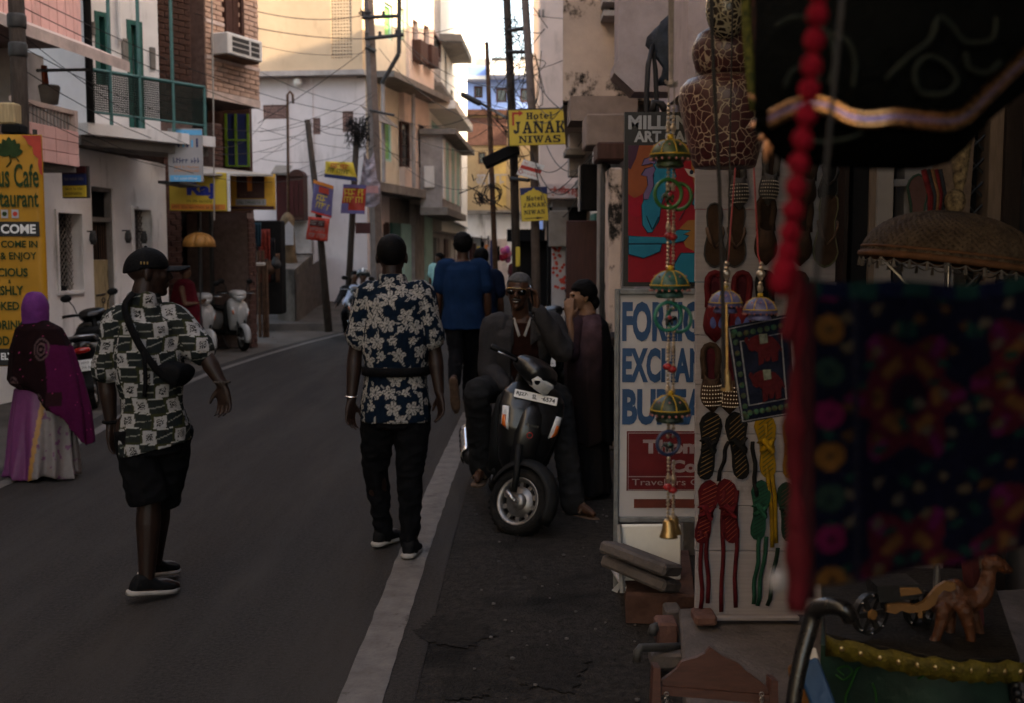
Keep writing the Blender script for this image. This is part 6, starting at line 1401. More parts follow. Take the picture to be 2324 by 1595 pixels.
mb = MB();C = J['head'];mb.ell(C + Vector((0,0,.01)),(.092,.105,.125),n=18,m=12);mb.loft([ring(C + Vector((0,.0,-.03)),Vector((.090,0,0)),Vector((0,.10,0))),ring(C + Vector((0,.0,-.12)),Vector((.088,0,0)),Vector((0,.09,0))),ring(C + Vector((.01,.0,-.17)),Vector((.13,0,0)),Vector((0,.10,0)))]);me = remesh(mb,.010,3);folds(me,.005,12,4);me.materials.append(mk('veil',(.095,.018,.105),.75,.2,12.,.2));obj('veil',me,pr)
Yw = 7.5
J6 = jx(Yw,hipL=(1322,860,-.05),hipR=(1340,860,.12),kneeL=(1325,990,-.05),kneeR=(1345,990,.1),ankL=(1335,1118,-.05),ankR=(1350,1118,.1),shL=(1305,742,-.08),shR=(1352,738,.12),elL=(1296,808,-.16),elR=(1340,820,.1),wrL=(1292,722,-.13),wrR=(1318,800,-.05),neck=(1334,708),head=(1322,672))
for k in 'LR': J6['toe'+k] = J6['ank'+k] + Vector((-.13,-.06,-.04))
hf6 = Vector((-.96,-.22,-.05))
pr,J,D = person('person','woman with pinned black hair and mauve shawl, hand to her cheek',J6,(-.95,-.3,0),SK['tan'],.86,hf=hf6,voxel=.007,face=True,handpose={'L': {'d': (-.05,.10,1),'s': (.9,-.3,0),'n': (.2,.9,0),'curl': .25},'R': {'curl': .8}})
shirt(pr,J,D,mk('kurta',(.030,.016,.019),.9,.4,20.,.3,spec=.05),.95,.02,.2,.008,.005,'kurta',collar=False,r0=.066,r1=.062,seed=6)
me = hair_mesh(J['head'],D['HM'],.90,back=-.07,front=.055,thick=1.10,side=-.035,bun=[((0,-.085,-.05),(.05,.045,.06)),((0,-.06,-.09),(.04,.035,.05))]);me.materials.append(A['hair_black']);obj('hair',me,pr)
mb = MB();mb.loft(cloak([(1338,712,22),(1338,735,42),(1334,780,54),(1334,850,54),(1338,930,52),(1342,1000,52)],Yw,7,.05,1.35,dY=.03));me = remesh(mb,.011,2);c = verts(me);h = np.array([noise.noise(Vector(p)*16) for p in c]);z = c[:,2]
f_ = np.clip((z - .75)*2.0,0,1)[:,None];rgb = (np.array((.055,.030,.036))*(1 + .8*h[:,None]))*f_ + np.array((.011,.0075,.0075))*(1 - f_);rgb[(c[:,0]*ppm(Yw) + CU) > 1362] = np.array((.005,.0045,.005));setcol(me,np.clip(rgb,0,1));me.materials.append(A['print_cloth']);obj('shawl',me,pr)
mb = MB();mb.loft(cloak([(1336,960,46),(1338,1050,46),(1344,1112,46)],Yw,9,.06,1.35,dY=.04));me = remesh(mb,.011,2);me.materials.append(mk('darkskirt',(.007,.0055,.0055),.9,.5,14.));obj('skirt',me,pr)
for k in 'LR':
 m = MB();a = J['ank'+k];b = J['toe'+k];m.loft([ring(a.lerp(b,t) + Vector((0,0,-.055 + (.03 if t < .2 else .012))),Vector((.25,-.9,0)).normalized()*w_,Vector((0,0,.010)),10,3) for t,w_ in ((-.35,.02),(-.2,.035),(.5,.04),(1.0,.035),(1.2,.015))]);m.build('sandal',A['sole_brown'],pr,True)
ew = [J['head'] + D['HM'] @ (Vector((q*.034,.083,.012))*.86) for q in (-1,1)]
for p in ew: m = MB();m.ell(p,(.013,.008,.007),D['HM'],n=8,m=6);m.build('eye',A['hair_black'],pr)
m = MB();m.ell(J['head'] + D['HM'] @ (Vector((-.08,-.002,-.038))*.86),.007,n=8,m=5);m.build('earring',A['goldmetal'],pr)
Yk = 17.6
J8 = jx(Yk,hipL=(412,720,-.1),hipR=(428,720,.1),kneeL=(432,760,-.1),kneeR=(440,760,.1),ankL=(425,806,-.1),ankR=(435,806,.1),shL=(412,655,-.15),shR=(426,652,.15),elL=(420,690,-.2),elR=(436,690,.15),wrL=(450,688,-.15),wrR=(455,684,.12),neck=(418,640),head=(423,618))
for k in 'LR': J8['toe'+k] = J8['ank'+k] + Vector((.13,0,-.03))
pr,J,D = person('person','woman wrapped in crimson under the gold parasol',J8,(1,-.1,0),SK['tan'],.80,voxel=.016,face=True,hf=Vector((.95,-.3,0)))
me = hair_mesh(J['head'],D['HM'],.86,back=-.07,thick=1.08,voxel=.012,bun=[((0,-.10,0),(.045,.04,.045))]);me.materials.append(mk('hair_henna',(.05,.014,.008),.6,.3,40.));obj('hair',me,pr)
mb = MB();mb.loft(cloak([(417,632,10),(418,642,22),(418,675,30),(422,720,36),(424,775,36),(424,800,34)],Yk,7,.06,.8));me = remesh(mb,.016,2);me.materials.append(mk('crimson_shawl',(.09,.006,.012),.85,.35,6.,.2));obj('shawl',me,pr)
# -- 5: the seated man on the phone
Yp = 7.25
J5 = jx(Yp,hipR=(1135,872,.12),hipL=(1212,872,.12),kneeR=(1083,892,-.32),kneeL=(1268,905,-.12),ankR=(1092,1062,-.10),ankL=(1300,1140,-.25),shR=(1122,742,.02),shL=(1252,738,.0),elR=(1108,838,-.02),elL=(1276,800,-.14),wrR=(1150,880,-.20),wrL=(1219,702,-.22),neck=(1182,722,.0),head=(1177,662,-.05))
J5['toeR'] = J5['ankR'] + Vector((-.02,-.16,-.045));J5['toeL'] = J5['ankL'] + Vector((.12,-.13,-.045))
hf5 = Vector((-.18,-.98,-.04))
pr,J,D = person('person','grey haired man in sunglasses seated on the black scooter, phoning',J5,(0,-1,0),SK['brown'],1.0,hf=hf5,hup=(.06,0,1),voxel=.006,face=True,torso_w=1.08,belly=1.15,hsc=1.02,
 handpose={'L': {'d': (-.10,.02,1),'s': (-.25,.95,0),'n': (-1,.1,0),'curl': .75},'R': {'d': (.6,-.7,-.2),'curl': .8}})
me = hair_mesh(J['head'],D['HM'],1.02,back=-.05,front=.072,thick=1.05,side=-.015,noise_amp=.004);me.materials.append(A['hair_grey']);obj('hair',me,pr)
M = D['HM'];C = J['head'];Q = lambda x,y,z: C + M @ (Vector((x,y,z))*1.02)
sg = thing('sunglasses','dark aviator sunglasses on the seated man','sunglasses',C)
for q in (-1,1):
 m = MB();m.loft([[Q(q*.034 + .027*math.cos(a)*(1 if True else 1),.098 + d_ - .008*abs(math.cos(a)),.008 + .021*math.sin(a)) for a in [2*math.pi*k/16 for k in range(16)]] for d_ in (0,.004)]);m.build('lens',A['lens_dark'],sg,True)
 m = MB();m.tube([Q(q*.062,.094,.018),Q(q*.080,.05,.018),Q(q*.082,.0,.012)],.0025,n=5);m.build('temple',A['goldmetal'],sg)
m = MB();m.tube([Q(-.062,.096,.026),Q(-.03,.106,.031),Q(0,.108,.030),Q(.03,.106,.031),Q(.062,.096,.026)],.0032,n=5);m.tube([Q(-.008,.108,.016),Q(0,.112,.018),Q(.008,.108,.016)],.002,n=5);m.build('bridge',A['goldmetal'],sg)
m = MB();m.loft([ring(Q(x,.099 - abs(x)*.35,-.040 - abs(x)*.16),M @ Vector((.002,0,0)),M @ Vector((0,.006,0)) + M @ Vector((0,0,.006)),8) for x in (-.03,-.02,-.01,0,.01,.02,.03)]);m.tube([Q(-.030,.086,-.046),Q(-.015,.097,-.042),Q(0,.100,-.041),Q(.015,.097,-.042),Q(.030,.086,-.046)],[.003,.006,.0065,.006,.003],n=7);m.build('moustache',A['hair_grey'],pr,True)
m = MB();m.tube([Q(-.018,.094,-.0555),Q(0,.0995,-.0565),Q(.018,.094,-.0555)],[.002,.0042,.002],n=6);m.build('teeth',A['collar_white'],pr)
ph = J['wrL'] + Vector((-.035,.035,.085));m = MB();m.bbox((-.006,-.026,-.065),(.006,.026,.065),Matrix.Translation(ph) @ Matrix.Rotation(-.15,4,'Y') @ Matrix.Rotation(.3,4,'X'),.004);one('phone',m,A['lens_dark'],'dark mobile phone held to the seated man\'s ear','phone')
shirt(pr,J,D,A['sweater'],.3,.014,.06,.008,.004,'sweater',collar=False,seed=8,r0=.06,r1=.06)
o = shirt(pr,J,D,A['jacket'],1,.040,.10,.007,.009,'jacket',collar=True,long=True,seed=9,r0=.086,r1=.092,cuff=.046)
me = o.data;c = verts(me);n = norms(me);fb = np.array(D['fb']);lb = np.array(D['lb']);q = c - np.array(D['sh']);lat = q @ lb;fr_ = q @ fb;z = q[:,2]
opn = (fr_ > .03) & (np.abs(lat + .01) < .075 + .03*np.clip(-z/.4,0,1)) & (z < .10);push = np.where(opn,.085,0);c = c - fb*push[:,None];me.vertices.foreach_set('co',c.ravel());me.update()
for q_ in (-1,1):     # lapels and shirt collar points
 L0 = D['sh'] + D['lb']*(q_*.075) + D['fb']*.10 + Vector((0,0,.055));m = MB();g = [[D['sh'] + D['lb']*(q_*(.055 + .065*i/4)) + D['fb']*(.085 + .045*j/4 - .012*i/4) + Vector((0,0,.075 - .16*j/4*(1 - .35*i/4) - .02*i/4)) for j in range(5)] for i in range(5)];m.sheet(g,.008);m.build('lapel',A['jacket'],pr,True)
 m = MB();g = [[D['sh'] + D['lb']*(q_*(.050 - .040*j/4 + .014*i/3)) + D['fb']*(.078 + .045*j/4) + Vector((0,0,.085 - .105*j/4 - .012*i/3)) for j in range(5)] for i in range(4)];m.sheet(g,.005);m.build('shirt_collar',A['collar_white'],pr,True)
trousers(pr,J,D,A['trouser_grey'],.02,.008,.007,1.02,r=(.104,.100,.086,.084,.080,.076,.078),seed=12)
for k in 'LR':
 m = MB();a = J['ank'+k];b = J['toe'+k];dn = (b - a).normalized();sd = dn.cross(Vector((0,0,1))).normalized();zo = min(a.z,b.z) - .035
 m.loft([ring(Vector((a.lerp(b,t).x,a.lerp(b,t).y,zo)),sd*w_,Vector((0,0,.011)),12,3) for t,w_ in ((-.48,.02),(-.3,.04),(.2,.042),(.75,.05),(1.05,.045),(1.28,.016))]);o = m.build('sandal',A['sole_brown'],pr,True)
 m = MB();c0 = a.lerp(b,.55);m.tube([c0 - sd*.045 + Vector((0,0,-.025)),c0 + Vector((0,0,.034)),c0 + sd*.045 + Vector((0,0,-.025))],.011,n=6);st = m.build('strap',A['sole_brown'],o,True);st.matrix_parent_inverse = Matrix()
# -- 9: riders coming down the street
Yr = 21.5
def rider(label,u,dY,helmet):
 J0 = jx(Yr + dY,hipR=(u - 12,702,.1),hipL=(u + 12,702,.1),kneeR=(u - 22,712,-.35),kneeL=(u + 20,712,-.35),ankR=(u - 18,755,-.25),ankL=(u + 18,755,-.25),shR=(u - 22,655),shL=(u + 20,655),elR=(u - 32,676,-.15),elL=(u + 28,676,-.15),wrR=(u - 40,690,-.45),wrL=(u + 34,688,-.45),neck=(u,646),head=(u + 2,628,-.03))
 for k in 'LR': J0['toe'+k] = J0['ank'+k] + Vector((0,-.15,-.03))
 pr,J,D = person('person',label,J0,(0,-1,0),SK['mid'],.95,voxel=.015,face=True,hf=Vector((0.05,-1,0)))
 shirt(pr,J,D,mk('rider_blue',(.34,.40,.50),.85,.15) if helmet else A['trouser_grey'],1,.03,.1,.014,.006,'shirt',long=True,seed=3)
 trousers(pr,J,D,A['denim_black'],.015,.014,.004,1.0)
 if helmet:
  hl = thing('helmet','dark helmet with a white stripe on the oncoming rider','helmet',J['head']);m = MB();C = J['head'] + Vector((0,.02,.035));rg = []
  for i in range(9):
   t = -.35 + (math.pi/2 + .35)*i/8;rg.append([C + Vector((.135*math.cos(t)*math.cos(a),.15*math.cos(t)*math.sin(a),.135*math.sin(t) + (.05 if math.sin(a) < -.5 and i < 3 else 0))) for a in [2*math.pi*k/20 for k in range(20)]])
  m.loft(rg);m.build('shell',mk('helmetgreen',(.03,.035,.03),.3,.1,5.,0.,coat=.5),hl,True)
  m = MB();m.tube([C + Vector((0,-.15*math.cos(t),.14*math.sin(t))) for t in [.5 + k*.14 for k in range(8)]],.018,n=6,flat=.3,side=(1,0,0));m.build('stripe',A['white_paint'],hl,True)
 else:
  me = hair_mesh(J['head'],D['HM'],1.0,voxel=.014);me.materials.append(A['hair_black']);obj('hair',me,pr)
rider('helmeted rider in a pale blue shirt coming down the street',822,0,True)
rider('bareheaded passenger behind the helmeted rider',803,.5,False)
# -- scooters (local frame: x forward, y left, z up)
P_('paint_black',(.003,.003,.0036),.34,.2,6.,0.,spec=.4,coat=.25);P_('plastic_black',(.0055,.0055,.0055),.6,.3,12.,.15,spec=.15);P_('paint_white',(.30,.29,.28),.35,.06,5.,0.,coat=.3)
P_('rubber',(.008,.0075,.007),.9,.4,14.,.5,stain=((.026,.022,.019),5.,.56,.12,1),spec=.1);P_('alloy',(.24,.225,.215),.42,.2,18.,.1,metal=.9);P_('lamp_glass',(.50,.50,.50),.12,.2,30.,0.,spec=.8)
P_('amber',(.50,.10,.015),.25,.4,30.,.1,spec=.6);P_('lamp_red',(.35,.012,.010),.2,.2,10.,0.,spec=.6);P_('seat_black',(.006,.006,.006),.65,.3,18.,.3,spec=.12)
def scooter(name,label,body,steer=0.,plate=None,word=None,mirrors=True,group=None,ey=0.):
 root = thing(name,label,'scooter',(0,0,0),group)
 def part(mb,nm,mat,par=None,sm=True):
  o = mb.build(nm,mat,par or root,sm);return o
 ax = Vector((-.24,0,.97)).normalized();pv = Vector((.50,0,.55));S = Matrix.Translation(pv) @ Matrix.Rotation(steer,4,ax) @ Matrix.Translation(-pv)
 def wheel(c,M,front):
  cw = Vector(c);RX = Matrix.Rotation(R(90),3,'X')
  m = MB();prof = [(.142,-.038),(.165,-.050),(.190,-.047),(.204,-.028),(.208,0),(.204,.028),(.190,.047),(.165,.050),(.142,.038)]
  T = M @ Matrix.Translation(cw) @ RX.to_4x4();n = 40
  m.loft([[T @ Vector((r*math.cos(2*math.pi*j/n),r*math.sin(2*math.pi*j/n),h)) for j in range(n)] for r,h in prof + [prof[0]]],cap=False);w_ = part(m,'wheel',A['rubber'])
  m = MB()
  for k in range(36):
   a = 2*math.pi*k/36;
   for sg in (-1,1): m.box((.2035,-.004,sg*.006),(.2105,.004,sg*.034),T @ Matrix.Rotation(a + sg*.06,4,'Z'))
  part(m,'tread',A['rubber'],w_,False)
  m = MB();m.lathe([(.146,-.040),(.146,-.030),(.130,-.024),(.128,.024),(.146,.030),(.146,.040),(.140,.040),(.120,.028),(.118,-.028),(.140,-.040),(.146,-.040)],T,40,cap=False);part(m,'rim',A['alloy'],w_)
  m = MB();m.lathe([(.0,-.012),(.092,-.014),(.092,.014),(.0,.012)],T,28,cap=False);m.lathe([(.02,-.05),(.045,-.045),(.05,-.014),(.05,.014),(.045,.045),(.02,.05)],T,18);part(m,'hub',A['alloy'],w_)
  for k in range(10):
   a = 2*math.pi*k/10;m = MB();m.box((.088,-.014,-.013),(.124,.014,.013),T @ Matrix.Rotation(a,4,'Z'));part(m,'spoke',A['alloy'],w_,False)
  return w_
 wheel((.63,0,.207),S,True);wheel((-.62,0,.207),Matrix(),False)
 def tr(M,pts): return [M @ Vector(p) for p in pts]
 m = MB();g = []
 for i in range(15):
  a = R(168 - i*13.2);r0 = .245 + .012*math.sin(i*.22);row = []
  for b in range(9):
   t = (b/8 - .5)*2;yy = .072*t*(1 - .25*abs(i-6)/8);rr = r0 - .05*t*t;row.append(S @ Vector((.63 + rr*math.cos(a),yy,.215 + rr*math.sin(a))))
  g.append(row)
 m.sheet(g,.006);part(m,'fender',A['plastic_black'] if body is A['paint_black'] else body)
 for q in (-1,1):
  m = MB();m.tube(tr(S,[(.50,q*.062,.52),(.565,q*.066,.36),(.60,q*.068,.25)]),[.022,.020,.018],n=10);part(m,'fork',A['plastic_black'])
  m = MB();m.tube(tr(S,[(.555,q*.074,.235),(.63,q*.074,.207)]),.018,n=8);m.tube(tr(S,[(.63,q*.05,.207),(.63,q*.085,.207)]),.014,n=10);part(m,'axle_link',A['steel'])
 def sl(z,xc,w_,dp,p=2.6,n=28): return ring(Vector((xc,0,z)),Vector((dp,0,0)),Vector((0,w_,0)),n,p)
 m = MB();m.loft([sl(.345,.36,.10,.055),sl(.40,.385,.135,.075),sl(.50,.405,.165,.095),sl(.62,.405,.190,.105),sl(.74,.385,.205,.10),sl(.82,.36,.195,.085),sl(.875,.335,.15,.06),sl(.90,.325,.10,.04)]);me = remesh(m,.010,3);me.materials.append(body);obj('apron',me,root)
 m = MB();m.loft([sl(.30,.28,.17,.05),sl(.45,.30,.20,.05),sl(.62,.30,.225,.05),sl(.76,.285,.215,.045),sl(.84,.27,.16,.04)]);part(m,'leg_shield',A['plastic_black'])
 m = MB();m.loft([sl(.34,.44,.05,.05),sl(.45,.475,.075,.05),sl(.60,.490,.085,.045),sl(.72,.470,.065,.04),sl(.80,.435,.03,.02)]);part(m,'beak',body)
 for q in (-1,1):     # turn lamps on the apron
  m = MB();pl = [Vector((.498,q*.120,.60)),Vector((.466,q*.170,.625)),Vector((.440,q*.182,.735)),Vector((.468,q*.145,.740))];cc = sum(pl,Vector())/4
  m.loft([[p + Vector((-.02,0,0)) for p in pl],[p + Vector((.010,q*.006,0)) for p in pl],[cc.lerp(p,.55) + Vector((.018,q*.008,0)) for p in pl]]);lm = part(m,'turn_lamp',A['lamp_glass'])
  m = MB();m.loft([[cc.lerp(p,.62) + Vector((.014,q*.0085,-.022)) for p in pl],[cc.lerp(p,.45) + Vector((.023,q*.012,-.024)) for p in pl]]);part(m,'amber_lens',A['amber'],lm)
 m = MB();m.loft([ring(Vector((x,0,z)),Vector((0,w_,0)),Vector((0,0,h)),16,4) for x,z,w_,h in ((.32,.30,.15,.03),(.2,.285,.165,.035),(-.1,.285,.165,.04),(-.25,.30,.15,.05))]);part(m,'floorboard',A['plastic_black'])
 m = MB();m.loft([ring(Vector((x,0,z)),Vector((0,w_,0)),Vector((0,0,h)),22,2.6) for x,z,w_,h in ((-.12,.50,.10,.16),(-.2,.52,.145,.20),(-.4,.56,.165,.17),(-.6,.60,.155,.14),(-.8,.66,.115,.09),(-.92,.70,.06,.05))]);part(m,'rear_body',body)
 m = MB();m.loft([ring(Vector((x,0,z)),Vector((0,w_,0)),Vector((0,0,h)),20,2.8) for x,z,w_,h in ((-.03,.70,.07,.03),(-.1,.725,.115,.045),(-.3,.735,.135,.048),(-.5,.755,.14,.05),(-.72,.775,.125,.045),(-.84,.77,.08,.03))]);part(m,'seat',A['seat_black'])
 m = MB();m.tube([(-.62,.13,.74),(-.86,.13,.80),(-.95,0,.81),(-.86,-.13,.80),(-.62,-.13,.74)],.013,n=8);part(m,'grab_rail',A['steel'])
 m = MB();m.loft([ring(Vector((x,0,.66)),Vector((0,w_,0)),Vector((0,0,h)),14,3) for x,w_,h in ((-.90,.09,.035),(-.945,.075,.03),(-.955,.05,.02))]);part(m,'tail_lamp',A['lamp_red'])
 m = MB();m.bbox((-.945,-.10,.44),(-.935,.10,.56),None,.003);part(m,'rear_plate',A['white_paint'],None,False)
 m = MB();g = []
 for i in range(11):
  a = R(20 + i*16);g.append([(-.62 + .25*math.cos(a),(b/6 - .5)*.13,.21 + .25*math.sin(a)) for b in range(7)])
 m.sheet(g,.006);part(m,'rear_fender',A['plastic_black'])
 m = MB();m.loft([ring(Vector((x,.09,z)),Vector((0,w_,0)),Vector((0,0,h)),14,3) for x,z,w_,h in ((-.22,.30,.05,.06),(-.35,.27,.07,.085),(-.62,.21,.065,.07),(-.70,.21,.05,.05))]);part(m,'engine_case',A['alloy'])
 m = MB();m.tube([(-.20,-.08,.22),(-.32,-.13 + ey,.20),(-.42,-.165 + ey,.22),(-.70,-.185 + ey,.30),(-.86,-.19 + ey,.345)],[.016,.018,.050,.058,.045],n=14);part(m,'exhaust',A['plastic_black'])
 m = MB();g = []
 for i in range(7):
  t = i/6;c = Vector((-.44 - .38*t,-.168 - .022*t + ey,.225 + .105*t));g.append([c + Vector((0,-.066*math.cos(b),.066*math.sin(b))) for b in [-1.1 + 2.2*k/8 for k in range(9)]])
 m.sheet(g,.005);eg = part(m,'exhaust_guard',A['chrome'])
 for k in range(4):
  t = .15 + k*.22;m = MB();c = Vector((-.44 - .38*t,-.236 - .022*t + ey,.228 + .105*t));m.ell(c,(.030,.004,.012),n=10,m=5);part(m,'slot',A['plastic_black'],eg)
 m = MB();m.tube([(-.12,.10,.24),(-.10,.17,.10),(-.06,.23,.012)],.011,n=8);part(m,'side_stand',A['steel'])
 m = MB();m.tube([(-.30,-.12,.36),(-.28,-.26,.36),(-.16,-.27,.36),(-.14,-.13,.36)],.011,n=8);part(m,'foot_guard',A['chrome'])
 m = MB();m.loft([ring(S @ Vector((x,0,z)),S.to_3x3() @ Vector((0,w_,0)),S.to_3x3() @ Vector((nx*h,0,nz*h)),18,2.5) for x,z,w_,h,nx,nz in ((.22,.985,.07,.03,.3,1),(.29,.99,.15,.06,.3,1),(.36,.975,.155,.075,.35,1),(.43,.945,.13,.075,.5,1),(.475,.915,.08,.05,.6,1))]);me = remesh(m,.010,3);me.materials.append(body);obj('handlebar_cowl',me,root)
 pl = [(.440,-.105,.955),(.405,-.112,.925),(.425,-.06,.875),(.455,0,.862),(.425,.06,.875),(.405,.112,.925),(.440,.105,.955),(.485,.0,.945)]
 m = MB();cc = Vector((.455,0,.915));m.loft([[S @ (Vector(p) + Vector((-.03,0,0))) for p in pl],[S @ (Vector(p) + Vector((.028,0,-.012))) for p in pl],[S @ (cc.lerp(Vector(p),.5) + Vector((.05,0,-.02))) for p in pl]]);part(m,'headlamp',A['lamp_glass'])
 m = MB();m.tube(tr(S,[(.30,0,.60),(.27,0,.96)]),.03,n=10);part(m,'steering_column',A['plastic_black'])
 for q in (-1,1):
  m = MB();m.tube(tr(S,[(.30,q*.13,.985),(.26,q*.22,1.0),(.215,q*.33,1.0)]),[.016,.017,.018],n=10);part(m,'grip',A['plastic_black'])
  m = MB();m.tube(tr(S,[(.31,q*.18,.985),(.325,q*.24,.985),(.285,q*.34,.985)]),[.008,.007,.006],n=6);part(m,'brake_lever',A['steel'])
  if not mirrors: continue
  m = MB();m.tube(tr(S,[(.28,q*.17,1.01),(.27,q*.19,1.10),(.24,q*.23,1.17)]),.006,n=6);mr = part(m,'mirror_stem',A['plastic_black'])
  m = MB();m.ell(S @ Vector((.235,q*.255,1.20)),(.014,.062,.042),S.to_3x3(),n=16,m=8);part(m,'mirror',A['plastic_black'],mr)
 if plate:
  o3 = Vector((.462,-.135,.800));f = frame_from(o3,(0,1,0),(.93,0,.36));m = MB();m.bbox((0,0,0),(.27,.052,.005),f.M,.003);pt_ = part(m,'front_plate',A['white_paint'],None,False)
  for s_,x0,x1 in plate: letters(s_,f,(x0,.012,x1,.040),.0065,A['sign_black'],pt_,.03)
 if word:
  f = frame_from(Vector((.535,-.040,.655)),(0,1,0),(1,0,.02));letters(word,f,(.0,.0,.085,.017),.012,A['chrome'],root,.0,.35)
  m = MB();m.torus(Vector((.542,.005,.60)),.017,.0025,Matrix.Rotation(R(90),3,'Y'),n=16,k=5);part(m,'emblem',A['lamp_red'])
 return root
def place(o,loc,heading,lean=0.):
 h = math.atan2(heading[1],heading[0]);o.location = loc
 o.rotation_mode = 'QUATERNION';o.rotation_quaternion = (Matrix.Rotation(h,3,'Z') @ Matrix.Rotation(lean,3,'X')).to_quaternion()
s1 = scooter('scooter','black scooter with front plate RJ27 SL 6574 under the seated man',A['paint_black'],R(50),(('RJ27·',.012,.085),('SL',.112,.142),('·6574',.170,.256)),'Pleasure',False,None,-.07)
hd = Vector((.08,-1,0)).normalized();fw_ = gnd(1172,1212);place(s1,(fw_.x - .60*hd.x - .055,fw_.y + .08 - .60*hd.y,-.012),hd,R(-13))
s2 = scooter('scooter','white scooter parked nearest the crimson display cloth',A['paint_white'],R(-18));p2 = gnd(552,795);hd = Vector((.78,-.62,0)).normalized();place(s2,(p2.x - .62*hd.x,p2.y - .62*hd.y,-.004),hd,R(-6))
s3 = copy_tree(s2);s3['label'] = 'white scooter parked behind the man in the cap';p3 = gnd(495,812);place(s3,(p3.x - .62*hd.x - .15,p3.y - .62*hd.y,-.004),hd,R(-6))
s5 = scooter('scooter','dark scooter parked by the white wall, seen from behind',A['paint_black'],R(12));p5_ = gnd(213,925);hd = Vector((-.25,.97,0)).normalized();place(s5,(p5_.x + .62*hd.x,p5_.y + .62*hd.y,-.004),hd,R(-6))
for c in s5.children:
 if c.name.startswith('rear_plate'):
  f = frame_from(Vector((-.946,.095,.445)),(0,-1,0),(-1,0,0));scrib(f,(.02,.07,.17,.10),.002,A['sign_black'],c,3);scrib(f,(.02,.02,.17,.05),.002,A['sign_black'],c,4)
s6 = copy_tree(s5);s6['label'] = 'dark scooter half out of frame behind the woman in the veil';p6_ = gnd(-12,905);place(s6,(p6_.x + .3,p6_.y + .8,-.004),hd,R(-6))
s7 = copy_tree(s5);s7['label'] = 'dark scooter parked beside the brown shutter, tail lamp showing';place(s7,(.52,12.9,-.004),Vector((.1,1,0)),R(-6))
s8 = copy_tree(s5);s8['label'] = 'dark scooter ridden towards the viewer by the helmeted rider';q = at(818,640,21.3);place(s8,(q.x,21.3,-.004),Vector((.02,-1,0)))
s9 = copy_tree(s5);s9['label'] = 'dark scooter standing behind the woman with the mauve shawl';place(s9,(.98,8.5,-.004),Vector((-.5,.85,0)),R(-6))
# -- the craft shop and its signs
def fpx(f,u,v,off=0.):
 d = ray(u,v);o = f.o + f.n*off;t = (o - EYE).dot(f.n)/d.dot(f.n);q = EYE + d*t - f.o;return q.dot(f.x),q.dot(f.y)
def flat(Y,tilt=0.): return frame_from((0,Y,0),(1,0,0),(0,-1,tilt))
# ---- foreign exchange board
fe = flat(5.4,.03);te = thing('exchange_board','white foreign exchange bureau board with blue hand painted letters','sign',at(1500,1180,5.4)*Vector((1,1,0)))
bx = lambda u0,v0,u1,v1: (*fpx(fe,u0,v1),*fpx(fe,u1,v0))
r = bx(1404,668,1700,1172);m = MB();fe.box(m,r,-.02,0);m.build('board',A['sign_white'],te)
for q in (bx(1392,655,1405,1345),bx(1690,655,1704,1345),bx(1405,655,1690,668),bx(1405,1172,1690,1184)):
 m = MB();fe.box(m,q,-.035,.02,.004);m.build('frame_bar',mk('bluegrey',(.15,.155,.155),.75,.3,12.,.2,stain=((.10,.06,.04),7.,.6,.1,.5)),te)
for s_,u0,v0,u1,v1 in (('FOREIGN',1411,684,1628,775),('EXCHANGE',1411,789,1658,868),('BUREAU',1411,882,1640,964)): letters(s_,fe,bx(u0,v0,u1,v1),.004,A['sign_blue'],te,.045)
mar = mk('signmaroon',(.095,.010,.012),.6,.2,6.,.05,stain=((.30,.12,.10),6.,.64,.1,.5));m = MB();fe.box(m,bx(1421,978,1680,1113),.001,.004);m.build('print_panel',mar,te)
m = MB();ln = .003
for q in (bx(1424,981,1677,983),bx(1424,1080,1677,1082),bx(1424,1110,1677,1112),bx(1424,983,1426,1110)): fe.box(m,q,.005,.006)
pk = mk('signpink',(.22,.165,.17),.7,.1);m.build('print_border',pk,te)
for s_,u0,v0,u1,v1,b_ in (('Thomas',1458,997,1634,1029,.05),('Cook',1520,1043,1634,1072,.05),('Travellers Cheques',1433,1086,1672,1105,.0)): letters(s_,fe,bx(u0,v0,u1,v1),.0065,pk,te,b_)
m = MB();fe.box(m,bx(1438,1132,1640,1152),.001,.004);m.build('print_bar',mk('signbrick',(.10,.026,.019),.7,.2),te)
# ---- art gallery poster
fg = flat(5.8);tg_ = thing('gallery_poster','black framed art gallery board with a teal and red figure painting','poster',at(1500,645,5.8));gx = lambda u0,v0,u1,v1: (*fpx(fg,u0,v1),*fpx(fg,u1,v0))
m = MB();fg.box(m,gx(1414,254,1710,650),-.04,0);m.build('board',A['sign_black'],tg_)
letters('MILLENNIUM',fg,gx(1425,262,1672,294),.003,mk('signgrey',(.24,.24,.245),.6),tg_,.04);letters('ART GALLERY',fg,gx(1438,297,1640,323),.003,MATS['signgrey'],tg_,.04)
def art(nm,pts,k,colr,rough=.6):
 m = MB();m.prism([fpx(fg,u,v) for u,v in pts],.001,.003 + k*.0008,fg.M);return m.build('painted_shape',mk('art_' + nm,[x*.95 for x in colr],rough,.12,9.,.05,stain=((colr[0]*.5,colr[1]*.5,colr[2]*.5),9.,.62,.1,1) if nm in ('red','rust') else None),tg_)
def blob(cx,cy,rx,ry,n=22,a0=0,a1=360): return [(cx + rx*math.cos(R(a0 + (a1-a0)*i/n)),cy + ry*math.sin(R(a0 + (a1-a0)*i/n))) for i in range(n)]
art('red',[(1425,330),(1705,330),(1705,640),(1425,640)],0,(.21,.010,.018));art('rust',[(1425,330),(1500,330),(1490,380),(1475,430),(1440,450),(1425,440)],1,(.20,.055,.022));art('dusk',[(1425,330),(1450,330),(1442,360),(1430,385),(1425,380)],2,(.05,.02,.035))
art('lobe',blob(1443,470,18,22),2,(.24,.008,.02))
